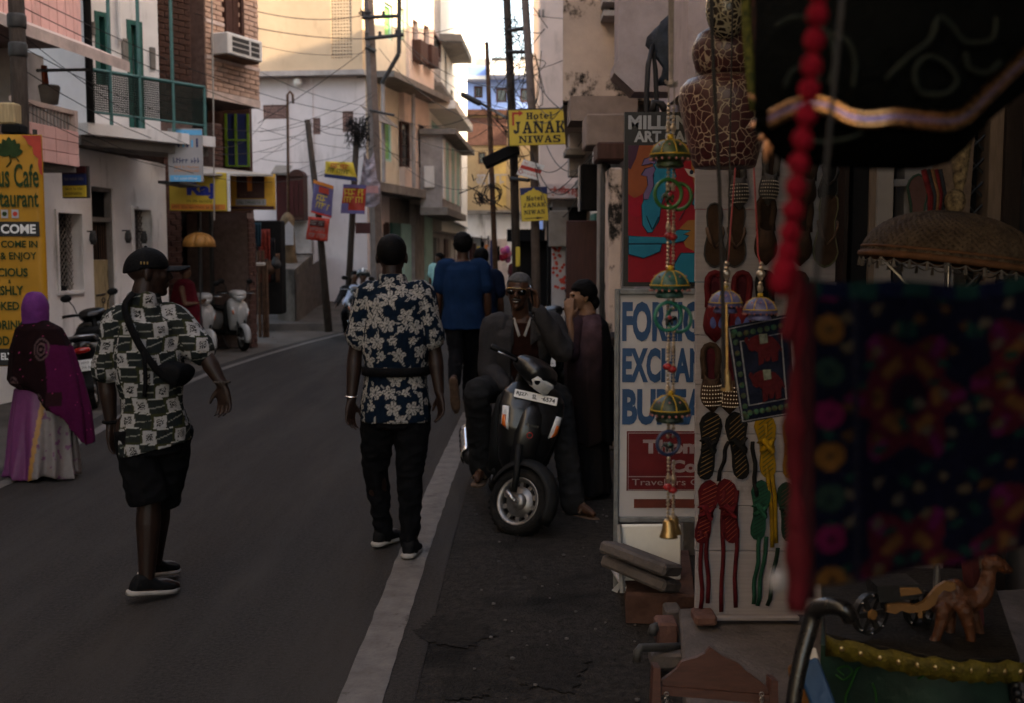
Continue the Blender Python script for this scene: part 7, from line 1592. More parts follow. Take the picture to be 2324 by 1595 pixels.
teal = (.006,.125,.19);pur = (.115,.075,.15);lnk = (.006,.015,.03)
def outlined(pts,k,c,nm):
 cx = sum(p[0] for p in pts)/len(pts);cy = sum(p[1] for p in pts)/len(pts);art('ink',[(cx + (u-cx)*1.0 + (1.6 if u > cx else -1.6),cy + (v-cy)*1.0 + (1.6 if v > cy else -1.6)) for u,v in pts],k,lnk);art(nm,pts,k + .5,c)
outlined([(1488,345),(1520,360),(1530,392),(1534,402),(1520,405),(1500,460),(1494,500),(1480,526),(1470,528),(1458,510),(1456,465),(1470,430),(1484,400),(1482,372)],3,teal,'teal')
outlined([(1489,352),(1500,330),(1530,328),(1545,345),(1550,365),(1538,380),(1524,358),(1505,352)],5,pur,'purple')
outlined([(1456,375),(1462,362),(1478,356),(1490,360),(1484,372),(1478,370)],5,pur,'purple');outlined([(1455,398),(1464,384),(1482,378),(1486,385),(1480,398),(1482,420),(1470,452),(1460,452),(1460,440),(1470,420),(1468,400)],6,pur,'purple')
outlined([(1426,536),(1505,538),(1538,522),(1566,524),(1548,532),(1562,536),(1550,546),(1520,552),(1426,552)],7,teal,'teal');outlined([(1426,555),(1500,555),(1496,570),(1460,585),(1426,576)],7,teal,'teal')
outlined([(1530,600),(1545,575),(1580,575),(1610,590),(1640,640),(1530,640)],7,teal,'teal');outlined([(1575,450),(1600,448),(1600,465),(1580,470),(1570,462)],7,teal,'teal')
art('ochre',[(1540,520),(1560,500),(1590,498),(1596,530),(1575,570),(1555,560)],4,(.22,.10,.03));art('ochre2',[(1565,340),(1590,350),(1600,420),(1580,440),(1570,400)],4,(.26,.10,.03))
for cx,cy in ((1566,390),(1594,388)): art('eye',[(cx - 14,cy - 8),(cx,cy - 5),(cx + 13,cy + 8),(cx + 10,cy + 14),(cx - 4,cy + 8)],8,(.42,.36,.33));art('ink',blob(cx + 2,cy + 1,4.5,5),9.5,lnk)
for (a,b) in (((1540,500),(1585,420)),((1512,452),(1500,470)),((1478,520),(1466,490)),((1480,520),(1494,492))):
 m = MB();m.tube([fg.P(*fpx(fg,*a),.010),fg.P(*fpx(fg,*b),.010)],.0022,n=4);m.build('painted_line',MATS['art_ink'],tg_)
# ---- wall behind the boards and the shop front
bs = thing('craft_shop','dim craft shop front with wooden frames and a diamond grille','shop',(1.6,5.4,0))
sf = flat(5.3);sx = lambda u0,v0,u1,v1: (*fpx(sf,u0,v1),*fpx(sf,u1,v0))
m = MB();m.box((.95,6.0,0),(2.55,6.3,2.45));m.build('gallery_wall',A['concrete'],bs)
pw = mk('paleboard',(.13,.12,.118),.8,.12,5.,.15);dkf = mk('darkframe',(.014,.009,.007),.6,.3,9.,.2,stretch=(8,8,1));tan_ = mk('tanwood',(.12,.085,.062),.8,.2,6.,.2,stretch=(8,8,1));ply = mk('plywood',(.09,.063,.045),.8,.25,22.,.2,70.)
for u0,v0,u1,v1,n0,n1,mt,nm in ((1880,-200,1935,1500,-.1,.06,dkf,'door_post'),(1937,-200,1948,1500,-.1,.03,A['dark'],'door_gap'),(1950,-200,1970,1500,-.1,.02,dkf,'door_post'),(1972,-200,1984,1500,-.1,.05,tan_,'door_strip'),(1984,-200,1998,1500,-.1,.07,mk('cream_strip',(.17,.15,.135),.8,.1),'door_strip'),(1999,-200,2016,1500,-.1,.0,A['dark'],'door_gap')):
 m = MB();sf.box(m,sx(u0,v0,u1,v1),n0,n1,.003);m.build(nm,mt,bs)
m = MB();sf.box(m,sx(2017,-200,2190,1500),-.1,.01);m.build('back_board',pw,bs)
m = MB();sf.box(m,sx(2018,408,2080,424),.011,.035,.003);m.build('batten',pw,bs)
m = MB();m.prism([fpx(sf,u,v) for u,v in ((2100,500),(2175,500),(2192,250),(2200,100),(2128,100))],.04,.12,sf.M);m.build('plywood_strip',ply,bs)
m = MB();sf.box(m,sx(2190,-200,2246,1500),-.12,-.08);m.build('grille_back',A['dark'],bs)
m = MB();q = sx(2186,300,2246,560)
for k in range(-8,14):
 for sg in (1,-1):
  x0,x1 = q[0],q[2];y0 = q[1] + k*.11;y1 = y0 + sg*(x1 - x0)*1.0
  m.tube([sf.P(x0,y0,-.02 + .004*sg),sf.P(x1,y1,-.02 + .004*sg)],.006,n=4)
m.build('grille',A['iron'],bs)
m = MB();sf.box(m,sx(2246,-200,2256,1500),-.1,.05,.003);m.build('door_post',tan_,bs);m = MB();sf.box(m,sx(2257,-200,2286,1500),-.1,.08,.003);m.build('door_post',dkf,bs)
m = MB();sf.box(m,sx(2287,-300,2600,1560),-.1,.20);m.build('side_wall',mk('palewall',(.11,.095,.09),.85,.12,4.,.15),bs)
m = MB();sf.box(m,(fpx(sf,1560,0)[0],2.45,2.54,3.0),-.6,.02);m.build('lintel',A['greypink'],bs)
aw = thing('shop_awning','unseen cloth awning added above the craft shop to shade it','awning',(1.2,2,2.9));g = [[(.02 + .35*i,-.6 + .55*j,2.92 + .09*i + .04*math.sin(j*1.3 + i)) for j in range(9)] for i in range(8)]  # awning added out of frame to shade the shop and hold hung goods
MB().sheet(g,.01).build('cloth',mk('awningcloth',(.10,.075,.06),.95,.3,4.,.2),aw,True)
for y in (-.5,1.6,3.75): MB().tube([(.03,y,2.9),(2.5,y,3.52)],.018,n=6).build('rod',A['iron'],aw)
MB().tube([(.03,-.6,2.89),(.03,3.8,2.89)],.016,n=6).build('rod',A['iron'],aw)
# ---- stone platforms, slabs, bricks, pipes
def block(nm,label,cat,pts_top,z0,z1,mat,bev=.012,rough=.0):
 m = MB();k = len(pts_top);m.loft([[Vector((p[0],p[1],z0)) for p in pts_top],[Vector((p[0],p[1],z1 - bev)) for p in pts_top],[Vector((p[0],p[1],z1)) + (Vector((sum(q[0] for q in pts_top)/k,sum(q[1] for q in pts_top)/k,z1)) - Vector((p[0],p[1],z1))).normalized()*bev for p in pts_top]])
 return one(nm,m,A[mat],label,cat)
g_ = lambda u,v,z: tuple(gnd(u,v,z))[:2]
block('stone_platform','broad dark stone step under the sandal board','step',[g_(1560,1610,.16),g_(1548,1480,.16),g_(1540,1380,.16),(2.5,4.9),(2.5,2.9),g_(1590,1800,.16)],0,.16,'stone')
block('brick_step','low brick pedestal under the marble slab','step',[g_(1420,1345,.14),g_(1578,1350,.14),(.92,5.6),(.58,5.6)],0,.14,'darkbrick')
a,b = at(1410,1310,5.05),at(1540,1185,5.4)
m = MB();f = frame_from(at(1400,1322,5.05),(1,.05,0),(0,-1,.06));q = (*fpx(f,1405,1318),*fpx(f,1545,1190));m.bbox((q[0],q[1],-.03),(q[2],q[3],0),f.M,.006);one('marble_slab',m,A['marble'],'pale marble slab leaning under the exchange board','slab')
m = MB();f = frame_from(at(1412,1330,4.98),(1,.02,0),(0,-1,.1));m.bbox((0,-.02,-.5),(.27,.0,.02),f.M,.005);one('stone_ledge',m,A['greyc'],'thin grey stone ledge below the marble slab','ledge')
for k,(p0,p1,w_,h_) in enumerate(((at(1362,1225,4.95),at(1512,1282,4.72),.10,.055),(at(1366,1256,4.98),at(1512,1318,4.75),.11,.055))):
 x = (p1 - p0);f = frame_from(p0,x,(.35,-1,0));m = MB();m.bbox((0,-h_,-.16),(x.length,.0,0),f.M,.012);one('stone_slab',m,A['stone'],['upper grey stone slab stacked askew below the board','lower grey stone slab stacked askew below the board'][k],'slab')
m = MB();m.tube([at(1405,1190,5.05),at(1412,1345,4.95)],.012,n=4);m.prism([fpx(flat(5.0),u,v) for u,v in ((1388,1340),(1398,1330),(1430,1292),(1400,1345))],-.01,.0,flat(5.0).M);one('metal_strip',m,mk('zinc',(.30,.29,.28),.5,.3,12.,.1,metal=.5),'bent grey metal strip by the leg of the board','strip')
for k,(u0,v0,u1,v1,Y,mt,lb) in enumerate(((1577,1398,1628,1422,4.3,'brick','red brick propping the sandal board'),(1510,1385,1548,1440,4.6,'stone','rough stone block beside the brick pedestal'),(1490,1415,1540,1470,4.4,'brick','broken brick lying by the pipe'),(1478,1485,1555,1520,4.2,'stone','dark stone lump behind the wooden swing'))):
 a = at(u0,v1,Y);b = at(u1,v0,Y);m = MB();m.bbox((a.x,Y,a.z),(b.x,Y + .12,b.z),Matrix.Translation((0,0,0)),.01);one('brick_block' if mt == 'brick' else 'stone_block',m,A[mt],lb,'brick' if mt == 'brick' else 'stone')
m = MB();m.tube([at(1445,1500,4.15),at(1446,1478,4.15),at(1452,1470,4.15),at(1520,1468,4.25),at(1560,1466,4.3)],.017,n=8);m.tube([at(1478,1440,4.4),at(1482,1425,4.4),at(1498,1420,4.45)],.02,n=8);one('drain_pipe',m,A['iron'],'dark bent drain pipe running out from under the step','pipe',smooth=True)
# ---- board of sandals
YB = 4.4;fbd = flat(YB,.015);tb = thing('display_board','tall whitewashed plank board hung with sandals','board',at(1700,1395,YB));ex = lambda u0,v0,u1,v1: (*fpx(fbd,u0,v1),*fpx(fbd,u1,v0))
wb_ = mk('whitewash',(.235,.208,.214),.9,.10,8.,.25,90.,stretch=(.5,1,14),stain=((.13,.108,.105),4.,.56,.12,.5))
vs_l = [150,345,475,640,760,872,985,1070,1148,1250,1395]
for k in range(len(vs_l) - 1):
 q = ex(1577,vs_l[k],1898,vs_l[k+1]);m = MB();fbd.box(m,(q[0],q[1] + .0012,q[2],q[3] - .0012),-.025,random.uniform(-.001,.001),.002);m.build('plank',wb_,tb)
m = MB();fbd.box(m,ex(1570,1394,1810,1404),-.03,.03,.004);m.build('foot_rail',wb_,tb)
FOOT = [(0,0),(.02,.18),(.08,.30),(.2,.34),(.38,.30),(.52,.32),(.66,.42),(.8,.46),(.9,.38),(.97,.2),(1,0)]
def footprint(L,W,mir=1,k=1.):
 a = [((t - .5)*L,w_*W*k) for t,w_ in FOOT];b = [((t - .5)*L,-w_*W*k*(.86 if .3 < t < .7 else 1.)) for t,w_ in FOOT[1:-1]];return [(y*mir,x) for x,y in a + b[::-1]]
SHN = {}
def shoe_item(kind,label,u,v,Lpx,ang,c,c2,mir=1,down=False,wr=.36,par_f=None,n0=.004):
 f0 = par_f or fbd;x,y = fpx(f0,u,v);L = Lpx/ppm(YB);W = L*wr;a = R(ang) + (math.pi if down else 0)
 f = frame_from(f0.P(x,y,n0),f0.x*math.cos(a) + f0.y*math.sin(a),f0.n);root = thing({'juti': 'slip_on_shoe','flip': 'flip_flop','flat': 'flat_sandal'}[kind],label,'shoe',f.o)
 fp = footprint(L,W,mir)
 m = MB();m.prism(fp,0,.012,f.M);m.build('sole',mk('sole_' + c,COLS[c],.8,.25,20.,.2) if kind != 'juti' else A['sole_brown'],root)
 ins = footprint(L*.95,W*.92,mir);m = MB();m.prism(ins,.0121,.014,f.M);m.build('insole',mk('ins_' + c2,COLS[c2],.85,.25,20.,.15),root)
 if kind == 'juti':
  m = MB();up = mk('upper_' + c,COLS[c],.75,.3,30.,.3)
  rows = []
  for i in range(15):
   t = .40 + .60*i/14;ww = float(np.interp(t,[p[0] for p in FOOT],[p[1] for p in FOOT]))*W*1.04;hh = .052*(1 - ((t - .62)/.5)**2)*(1 if t < .95 else .6)
   y0 = (t - .5)*L + (.010 if t > .98 else 0);rows.append([f.P(ww*math.cos(b)*mir,y0 - (.16*L*(1 - abs(math.cos(b)))*(1 - i/14.)*-1 if i < 8 else 0)*.0 + (.12*L*math.sin(b)*(1 - i/14)**2),.010 + max(hh,.01)*math.sin(b)) for b in [math.pi*k/12 for k in range(13)]])
  m.sheet(rows,.005);m.build('upper',up,root,True)
  m = MB();rim = [f.P(x_*1.0,y_,.022) for x_,y_ in footprint(L*.99,W*.98,mir) if y_ < .08*L];
  lo = [p for p in footprint(L*.99,W*.98,mir)];lo = [p for p in lo if p[1] < .02*L];lo.sort(key=lambda p: math.atan2(p[1] - .02*L,p[0]));m.tube([f.P(p[0],p[1],.020) for p in lo],.007,n=6,flat=2.0,side=f.n);m.build('heel_rim',up,root,True)
  if label.find('beaded') >= 0:
   m = MB()
   for i in range(6):
    t = .62 + .06*i;ww = float(np.interp(t,[p[0] for p in FOOT],[p[1] for p in FOOT]))*W*1.05;hh = .052*(1 - ((t - .62)/.5)**2)
    for b in [math.pi*(k + .5)/12 for k in range(1,11)]: m.ell(f.P(ww*math.cos(b),(t - .5)*L,.014 + hh*math.sin(b)),.0032,n=5,m=4)
   tag(m.build('beads',mk('silverbead',(.42,.36,.30),.35,.3,40.,0.,metal=.7),root),kind='stuff')
  if label.find('patterned') >= 0:
   for sg in (-1,1): m = MB();m.ell(f.P(sg*W*.16,L*.24,.060),(W*.14,L*.09,.004),f.M.to_3x3(),n=10,m=4);m.build('pattern_patch',mk('patchblue',(.05,.06,.16),.8,.4,60.),root)
  m = MB();m.prism([(p[0]*.62,p[1]*.82 - L*.07) for p in footprint(L*.72,W*.9,mir)],.0141,.0150,f.M);m.build('opening',mk('ins_d' + c2,[x*.6 for x in COLS[c2]],.9),root)  # darker copy of the insole colour paints shade inside the shoe
 elif kind == 'flip':
  m = MB();tp_ = (0.0*mir,L*.20)
  for sg in (-1,1): m.tube([f.P(tp_[0],tp_[1],.016),f.P(sg*W*.22,L*.10,.032),f.P(sg*W*.34,-L*.04,.030),f.P(sg*W*.36,-L*.12,.012)],[.006,.010,.011,.008],n=6,flat=.5)
  m.build('strap',mk('strap_' + c2,[min(1,x*2.2 + .01) for x in COLS[c2]],.7,.4,40.),root,True)
  m = MB();m.tube([f.P(p[0],p[1],.010) for p in fp],.004,n=5,closed=True);m.build('edge',mk('edge_' + c,[min(1,x*2.5 + .02) for x in COLS[c]],.6),root,True)
 else:
  m = MB()
  for k in range(-6,7):
   yy = k*L/15;
   ww = float(np.interp(yy/L + .5,[p[0] for p in FOOT],[p[1] for p in FOOT]))*W*.70;m.tube([f.P(-ww,yy - ww*.7,.0148),f.P(ww,yy + ww*.7,.0148)],.0014,n=4)
  m.build('stripe',mk('str_' + c2,COLS[c + '_line'],.6),root)
  m = MB();m.tube([f.P(-W*.34,L*.06,.012),f.P(-W*.12,L*.12,.04),f.P(W*.1,L*.02,.042),f.P(W*.30,-L*.06,.014)],[.009,.014,.013,.009],n=7,flat=.5);m.tube([f.P(W*.34,L*.10,.012),f.P(W*.05,L*.05,.046),f.P(-W*.28,-L*.08,.014)],[.008,.012,.008],n=7,flat=.5)
  for k in range(8): m.ell(f.P(-W*.2 + k*W*.05,L*(.10 - .024*k),.05),.010,n=7,m=5)
  m.build('strap',mk('strapf_' + c,[min(1,x*1.6) for x in COLS[c]],.8,.4,50.,.4),root,True)
 return root
COLS = dict(grey=(0.04675,0.04125,0.0385),black=(0.0055,0.00495,0.00495),brown=(0.033,0.0176,0.011),leather=(0.02475,0.0143,0.0099),red=(0.0715,0.0055,0.0077),deepred=(0.0605,0.0044,0.0066),yellow=(0.187,0.1045,0.0066),green=(0.0066,0.04125,0.02475),dgreen=(0.0066,0.01925,0.0121),olive=(0.0275,0.0275,0.011),wine=(0.0605,0.00825,0.01375),
   black_line=(0.121,0.0715,0.0275),deepred_line=(0.165,0.033,0.0165),yellow_line=(0.0165,0.0385,0.0165),green_line=(0.0055,0.0165,0.011),dgreen_line=(0.066,0.0275,0.0165))
SL = [('juti','grey beaded slip-on hung toe down left of the vase foot',1672,405,130,3,'grey','brown',1,True),('juti','grey beaded slip-on hung toe down below the vase foot',1744,398,125,-3,'grey','brown',-1,True),
 ('flip','black flip-flop on the outer edge of the board, upper row',1620,534,144,1,'black','brown',1,True),('flip','black flip-flop beside its pair near the hanging cord',1668,534,144,-2,'black','brown',-1,True),
 ('juti','plain brown leather slip-on in the upper row',1735,522,146,1,'brown','leather',1,True),('juti','plain brown leather slip-on behind the red pompoms',1816,524,146,-2,'brown','leather',-1,True),
 ('flip','dark flip-flop with a pale edge at the inner side of the board',1874,522,168,-3,'olive','brown',1,True),('juti','dark slip-on partly behind the black umbrella',1830,408,120,-4,'leather','brown',1,True),('flip','dark flip-flop high beside the door frame',1880,395,130,-5,'black','black',-1,True),
 ('juti','red patterned slip-on at the outer edge of the board',1620,694,152,1,'red','wine',1,True),('juti','red patterned slip-on tucked behind the small blue umbrella',1678,694,152,-2,'red','wine',-1,True),
 ('juti','black slip-on above the elephant cloth',1734,688,140,2,'black','black',1,True),('juti','dull brown slip-on behind the bag handle',1806,692,145,-2,'brown','leather',-1,True),
 ('juti','brown beaded slip-on above the striped sandals',1612,855,150,3,'brown','wine',1,True),('juti','brown beaded slip-on half hidden by the elephant cloth',1656,858,150,-2,'brown','wine',-1,True),
 ('flat','black gold striped sandal at the outer edge',1606,1010,160,-6,'black','black',1,False),('flat','black gold striped sandal beside its pair',1674,1010,158,7,'black','black',-1,False),
 ('flat','yellow printed sandal below the elephant cloth',1737,1010,150,5,'yellow','yellow',1,False),('flat','yellow printed sandal at the edge of the red bag',1796,1012,150,-3,'yellow','yellow',-1,False),
 ('flat','deep red sandal with long ribbons at the outer edge',1600,1160,150,-8,'deepred','deepred',1,False),('flat','deep red sandal with long ribbons beside its pair',1652,1158,152,8,'deepred','deepred',-1,False),
 ('flat','green striped sandal with ribbons, lower row',1722,1156,140,-4,'green','green',1,False),('flat','dark green sandal half behind the red bag',1786,1160,140,4,'dgreen','dgreen',-1,False)]
for a in SL: shoe_item(a[0],a[1],*a[2:8],mir=a[8],down=a[9])
for k,(u0,v0,u1,v1,c,lb) in enumerate(((1588,1200,1590,1378,'deepred','outermost red ribbon hanging from the red sandals'),(1600,1205,1606,1366,'deepred','second red ribbon hanging from the red sandals'),(1640,1110,1635,1386,'deepred','long straight red ribbon in the middle of the board'),(1670,1110,1666,1376,'deepred','red ribbon nearest the green sandals'),
  (1722,1215,1706,1368,'green','green ribbon hanging askew'),(1738,1215,1716,1372,'green','green ribbon crossing its pair'),(1762,1240,1740,1372,'dgreen','thin dark green ribbon'),(1733,960,1752,1240,'yellow','yellow ribbon hanging down the board'),(1748,1010,1760,1230,'yellow','yellow ribbon beside the green sandals'),(1650,1000,1628,1090,'black','black lace hanging from the striped sandals'),(1706,1000,1714,1130,'black','black lace beside the green sandals'))):
 pts = [fbd.P(*fpx(fbd,u0 + (u1 - u0)*i/8 + 2*math.sin(i*1.3 + k),v0 + (v1 - v0)*i/8),.022 - .01*abs(math.sin(i*.9))) for i in range(9)]
 one('ribbon',MB().tube(pts,.0085,n=6,flat=.3,side=(1,0,0)),mk('ribbon_' + c,COLS[c],.7,.3,30.),lb,'ribbon',None,True)
m = MB();g_s = thing('hanging_sandal','dark green sandal hanging on the pale back board','shoe',sf.P(*fpx(sf,2075,470)));f = frame_from(sf.P(*fpx(sf,2072,470),.04),(1,.1,0),(0,-1,0));m = MB();m.prism(footprint(.30,.11,1),0,.012,f.M);m.build('sole',mk('ins_leather2',(.07,.035,.03),.8),g_s);m = MB();m.tube([f.P(p[0],p[1],.008) for p in footprint(.30,.11,1)],.007,n=6,closed=True);m.build('edge',mk('edge_dg',(.015,.03,.02),.7),g_s,True)
# ---- hanging ornament strings
P_('bead_metal',(.42,.34,.26),.3,.4,60.,0.,metal=.8);P_('brass',(.30,.19,.08),.35,.25,20.,.1,metal=.9);P_('cord_grey',(.20,.17,.16),.9,.2,60.,.3)
def umb(name,label,u,v,wpx,hpx,Y,base,trim,tiers=1,group=None):
 t = thing(name,label,'ornament',at(u,v,Y),group);c = at(u,v + hpx*.35,Y);Rr = wpx/2/ppm(Y);H = hpx/ppm(Y)
 m = MB();n = 32;rg = []
 for i in range(9):
  tt = i/8*math.pi/2;rg.append([c + Vector((Rr*math.sin(tt)*math.cos(2*math.pi*j/n)*(1 + (.05*abs(math.sin(4*2*math.pi*j/n)) if i == 8 else 0)),Rr*math.sin(tt)*math.sin(2*math.pi*j/n),H*.62*math.cos(tt) - (.10*H if i == 8 else 0)*(1 - abs(math.sin(4*2*math.pi*j/n))))) for j in range(n)])
 m.loft(rg);m.build('dome',base,t,True)
 m = MB()
 for k in range(8):
  a = math.pi*k/4 + .2;m.tube([c + Vector((Rr*1.015*math.sin(q)*math.cos(a),Rr*1.015*math.sin(q)*math.sin(a),H*.63*math.cos(q))) for q in (.1,.5,.9,1.25,1.5)],Rr*.03,n=4)
 m.torus(c + Vector((0,0,H*.08)),Rr*1.005,Rr*.035,n=28,k=5);m.lathe([(Rr*.16,H*.6),(Rr*.16,H*.78),(Rr*.12,H*.80)],Matrix.Translation(c),n=12);m.build('trim',trim,t,True)
 m = MB()
 for k in range(18):
  a = 2*math.pi*k/18;m.ell(c + Vector((Rr*1.0*math.cos(a),Rr*1.0*math.sin(a),-H*.10)),Rr*.07,n=6,m=4)
  if k % 2: m.ell(c + Vector((Rr*.80*math.cos(a),Rr*.80*math.sin(a),H*.40)),Rr*.055,n=6,m=4)
 tag(m.build('dots',mk('dotbead',(.25,.10,.09),.4,.6,50.,0.),t),kind='stuff')
 m = MB();c2 = c + Vector((0,0,-H*.22));n = 28
 m.loft([[c2 + Vector((Rr*.70*q*math.cos(2*math.pi*j/n)*(1 + .05*math.sin(7*2*math.pi*j/n)),Rr*.70*q*math.sin(2*math.pi*j/n),z + (.03*H*math.sin(7*2*math.pi*j/n) if q > .9 else 0))) for j in range(n)] for q,z in ((.5,H*.15),(.85,H*.08),(1.,-H*.12),(.97,-H*.14))]);m.build('lower_tier',base,t,True)
 return t
def beads(m,p0,p1,r,seed=0,step=1.9):
 p0 = Vector(p0);p1 = Vector(p1);L = (p1 - p0).length;n = max(2,int(L/(r*step)));rn = random.Random(seed)
 for i in range(n + 1): q = r*rn.uniform(.8,1.1)*(1.35 if i % 11 == 5 else 1);m.ell(p0.lerp(p1,i/n),(q,q,q*(1.5 if i % 11 == 5 else 1)),n=7,m=5)
def elephant(par,c,s,mat,mat2,flipx=1):
 m = MB();V_ = lambda x,y,z: c + Vector((x*flipx,y,z))*s
 m.ell(V_(0,0,0),(s*.62,s*.42,s*.46),n=12,m=8);m.ell(V_(.62,0,.16),(s*.30,s*.28,s*.32),n=10,m=7)
 m.tube([V_(.82,0,.10),V_(1.0,0,-.12),V_(1.02,0,-.40),V_(1.12,0,-.52)],[s*.15,s*.11,s*.08,s*.06],n=7)
 for x in (-.36,.32):
  for y in (-.22,.22): m.tube([V_(x,y,-.2),V_(x,y,-.78)],[s*.17,s*.15],n=8)
 for y in (-.30,.30): m.ell(V_(.48,y,.18),(s*.20,s*.05,s*.28),n=8,m=6)
 m.tube([V_(-.6,0,.1),V_(-.72,0,-.2)],[s*.04,s*.03],n=5);e = m.build('elephant',mat,par,True)
 m = MB();m.ell(V_(-.02,0,.12),(s*.40,s*.45,s*.38),n=12,m=8);m.build('saddle_cloth',mat2,e,True);return e
def bangle(par,u,v,rpx,Y,mat,tilt):
 m = MB();m.torus(at(u,v,Y),rpx/ppm(Y),.0042,Matrix.Rotation(tilt,3,'Z') @ Matrix.Rotation(R(90),3,'X'),n=36,k=8);return m.build('bangle',mat,par,True)
YO = 2.5
cA = {'green': mk('lac_green',(.018,.085,.018),.35,.3,30.,.1),'teal': mk('lac_teal',(.012,.12,.085),.35,.3,30.,.1),'navy': mk('lac_navy',(.014,.022,.055),.35,.3,30.,.1),'red': mk('lac_red',(.22,.012,.015),.4,.3,30.,.1)}
ub = {'green': mk('umb_green',(.020,.030,.012),.4,.5,40.,.1,c2=(.05,.07,.03)),'teal': mk('umb_teal',(.012,.055,.055),.4,.5,40.,.1,c2=(.03,.10,.08)),'dark': mk('umb_dark',(.010,.020,.020),.4,.5,40.,.1,c2=(.03,.05,.03)),'blue': mk('umb_blue',(.05,.05,.16),.3,.4,40.,.1,c2=(.12,.12,.24))}
yel = mk('trim_yellow',(.34,.21,.02),.5,.2,30.)
hs = thing('ornament_string','long bead string with small umbrellas, bangles and bells','ornament',at(1520,1220,YO))
m = MB();m.tube([at(1519,-60,YO),at(1521,190,YO)],.0035,n=6);m.tube([at(1526,-60,YO),at(1524,190,YO)],.0035,n=6);m.tube([at(1518,190,YO),at(1516,240,YO)],.0016,n=5);m.tube([at(1529,190,YO),at(1530,255,YO)],.0016,n=5);m.build('cord',A['cord_grey'],hs)
m = MB()
for k in range(16): a = k*.4;m.tube([at(1523,190,YO),at(1523 + 16*math.cos(a),190 + 8*math.sin(a*1.7),YO)],.0016,n=4)
m.ell(at(1523,190,YO),.009,n=8,m=5);m.build('knot',A['cord_grey'],hs)
m = MB();k = 0
for (a,b) in ((238,318),(372,430),(470,606),(665,700),(745,895),(955,990),(1040,1180)):
 beads(m,at(1517,a,YO),at(1515,b,YO),.0046,k);beads(m,at(1528,a + 8,YO),at(1527,b,YO),.0042,k + 50);k += 1
tag(m.build('beads',A['bead_metal'],hs),kind='stuff')
m = MB()
for u,v in ((1517,535),(1526,538),(1514,832),(1525,838),(1515,1105),(1526,1112)): m.ell(at(u,v,YO - .01),(.011,.009,.008),n=9,m=6)
m.build('red_beads',cA['red'],hs,True)
for k,(v,cl) in enumerate(((334,'green'),(630,'teal'),(912,'dark'))): umb('hanging_umbrella',['green lacquer umbrella bead, top of the ornament string','teal lacquer umbrella bead, middle of the ornament string','dark lacquer umbrella bead, lowest on the ornament string'][k],1520,v,90,62,YO,ub[cl],yel)
for v,cl in ((440,'green'),(718,'teal'),(1005,'navy')):
 c_ = cA[cl];bangle(hs,1516,v,32 if v < 900 else 27,YO - .015,c_,.25)
 if v < 900: bangle(hs,1540,v + 6,29,YO + .02,c_,-.5)
 elephant(hs,at(1519,v + 6,YO),.017,A['paint_black'] if cl != 'green' else ub['green'],cA['red'] if cl != 'navy' else ub['teal'],-1 if cl != 'teal' else 1)
for u,v in ((1517,1178),(1526,1170)):
 m = MB();H = 42/ppm(YO);m.lathe([(.2*H,0),(.32*H,-.12*H),(.36*H,-.5*H),(.48*H,-.9*H),(.52*H,-1.*H),(.46*H,-.96*H),(.25*H,-.4*H)],Matrix.Translation(at(u,v,YO + (.01 if u > 1520 else 0))),n=16);m.ell(at(u,v + 40,YO + (.01 if u > 1520 else 0)),.004,n=6,m=4);m.build('bell',A['brass'],hs,True)
for k,(u,v,Y2,u0) in enumerate(((1646,672,2.75,1668),(1724,688,2.7,1702))):
 umb('hanging_umbrella',['small blue lacquer umbrella on a red cord, before the red slip-on','small blue lacquer umbrella beside the elephant cloth'][k],u,v,76,52,Y2,ub['blue'],yel)
 m = MB();m.tube([at(u0 + 8*k,380,Y2),at(u + 8 - 12*k,560 + 20*k,Y2),at(u + 4,610,Y2)],.0022,n=5);one('red_string',m,cA['red'],['red cord holding the left small blue umbrella','red cord holding the small blue umbrella beside the cloth'][k],'cord')
 m = MB();beads(m,at(u + 3,598,Y2),at(u + 1,655,Y2),.006,k);m.ell(at(u + 2,622,Y2),.011,n=9,m=6);one('bead_cluster',m,A['bead_metal'],['metal bead cluster above the left small blue umbrella','metal bead cluster above the umbrella beside the cloth'][k],'beads')
m = MB();m.tube([at(1612,-40,2.2),at(1618,150,2.2),at(1632,420,2.2),at(1640,700,2.2),at(1641,880,2.2)],.004,n=6);one('black_cord',m,A['cable'],'long black cord hanging before the mosaic vase','cord')
m = MB();m.tube([at(1648,690,2.3),at(1650,860,2.3)],.003,n=5);m.lathe([(.004,0),(.008,-.01),(.010,-.03),(.014,-.045)],Matrix.Translation(at(1649,838,2.3)),n=10);one('small_bell',m,A['brass'],'tiny brass bell dangling beside the elephant cloth','bell')
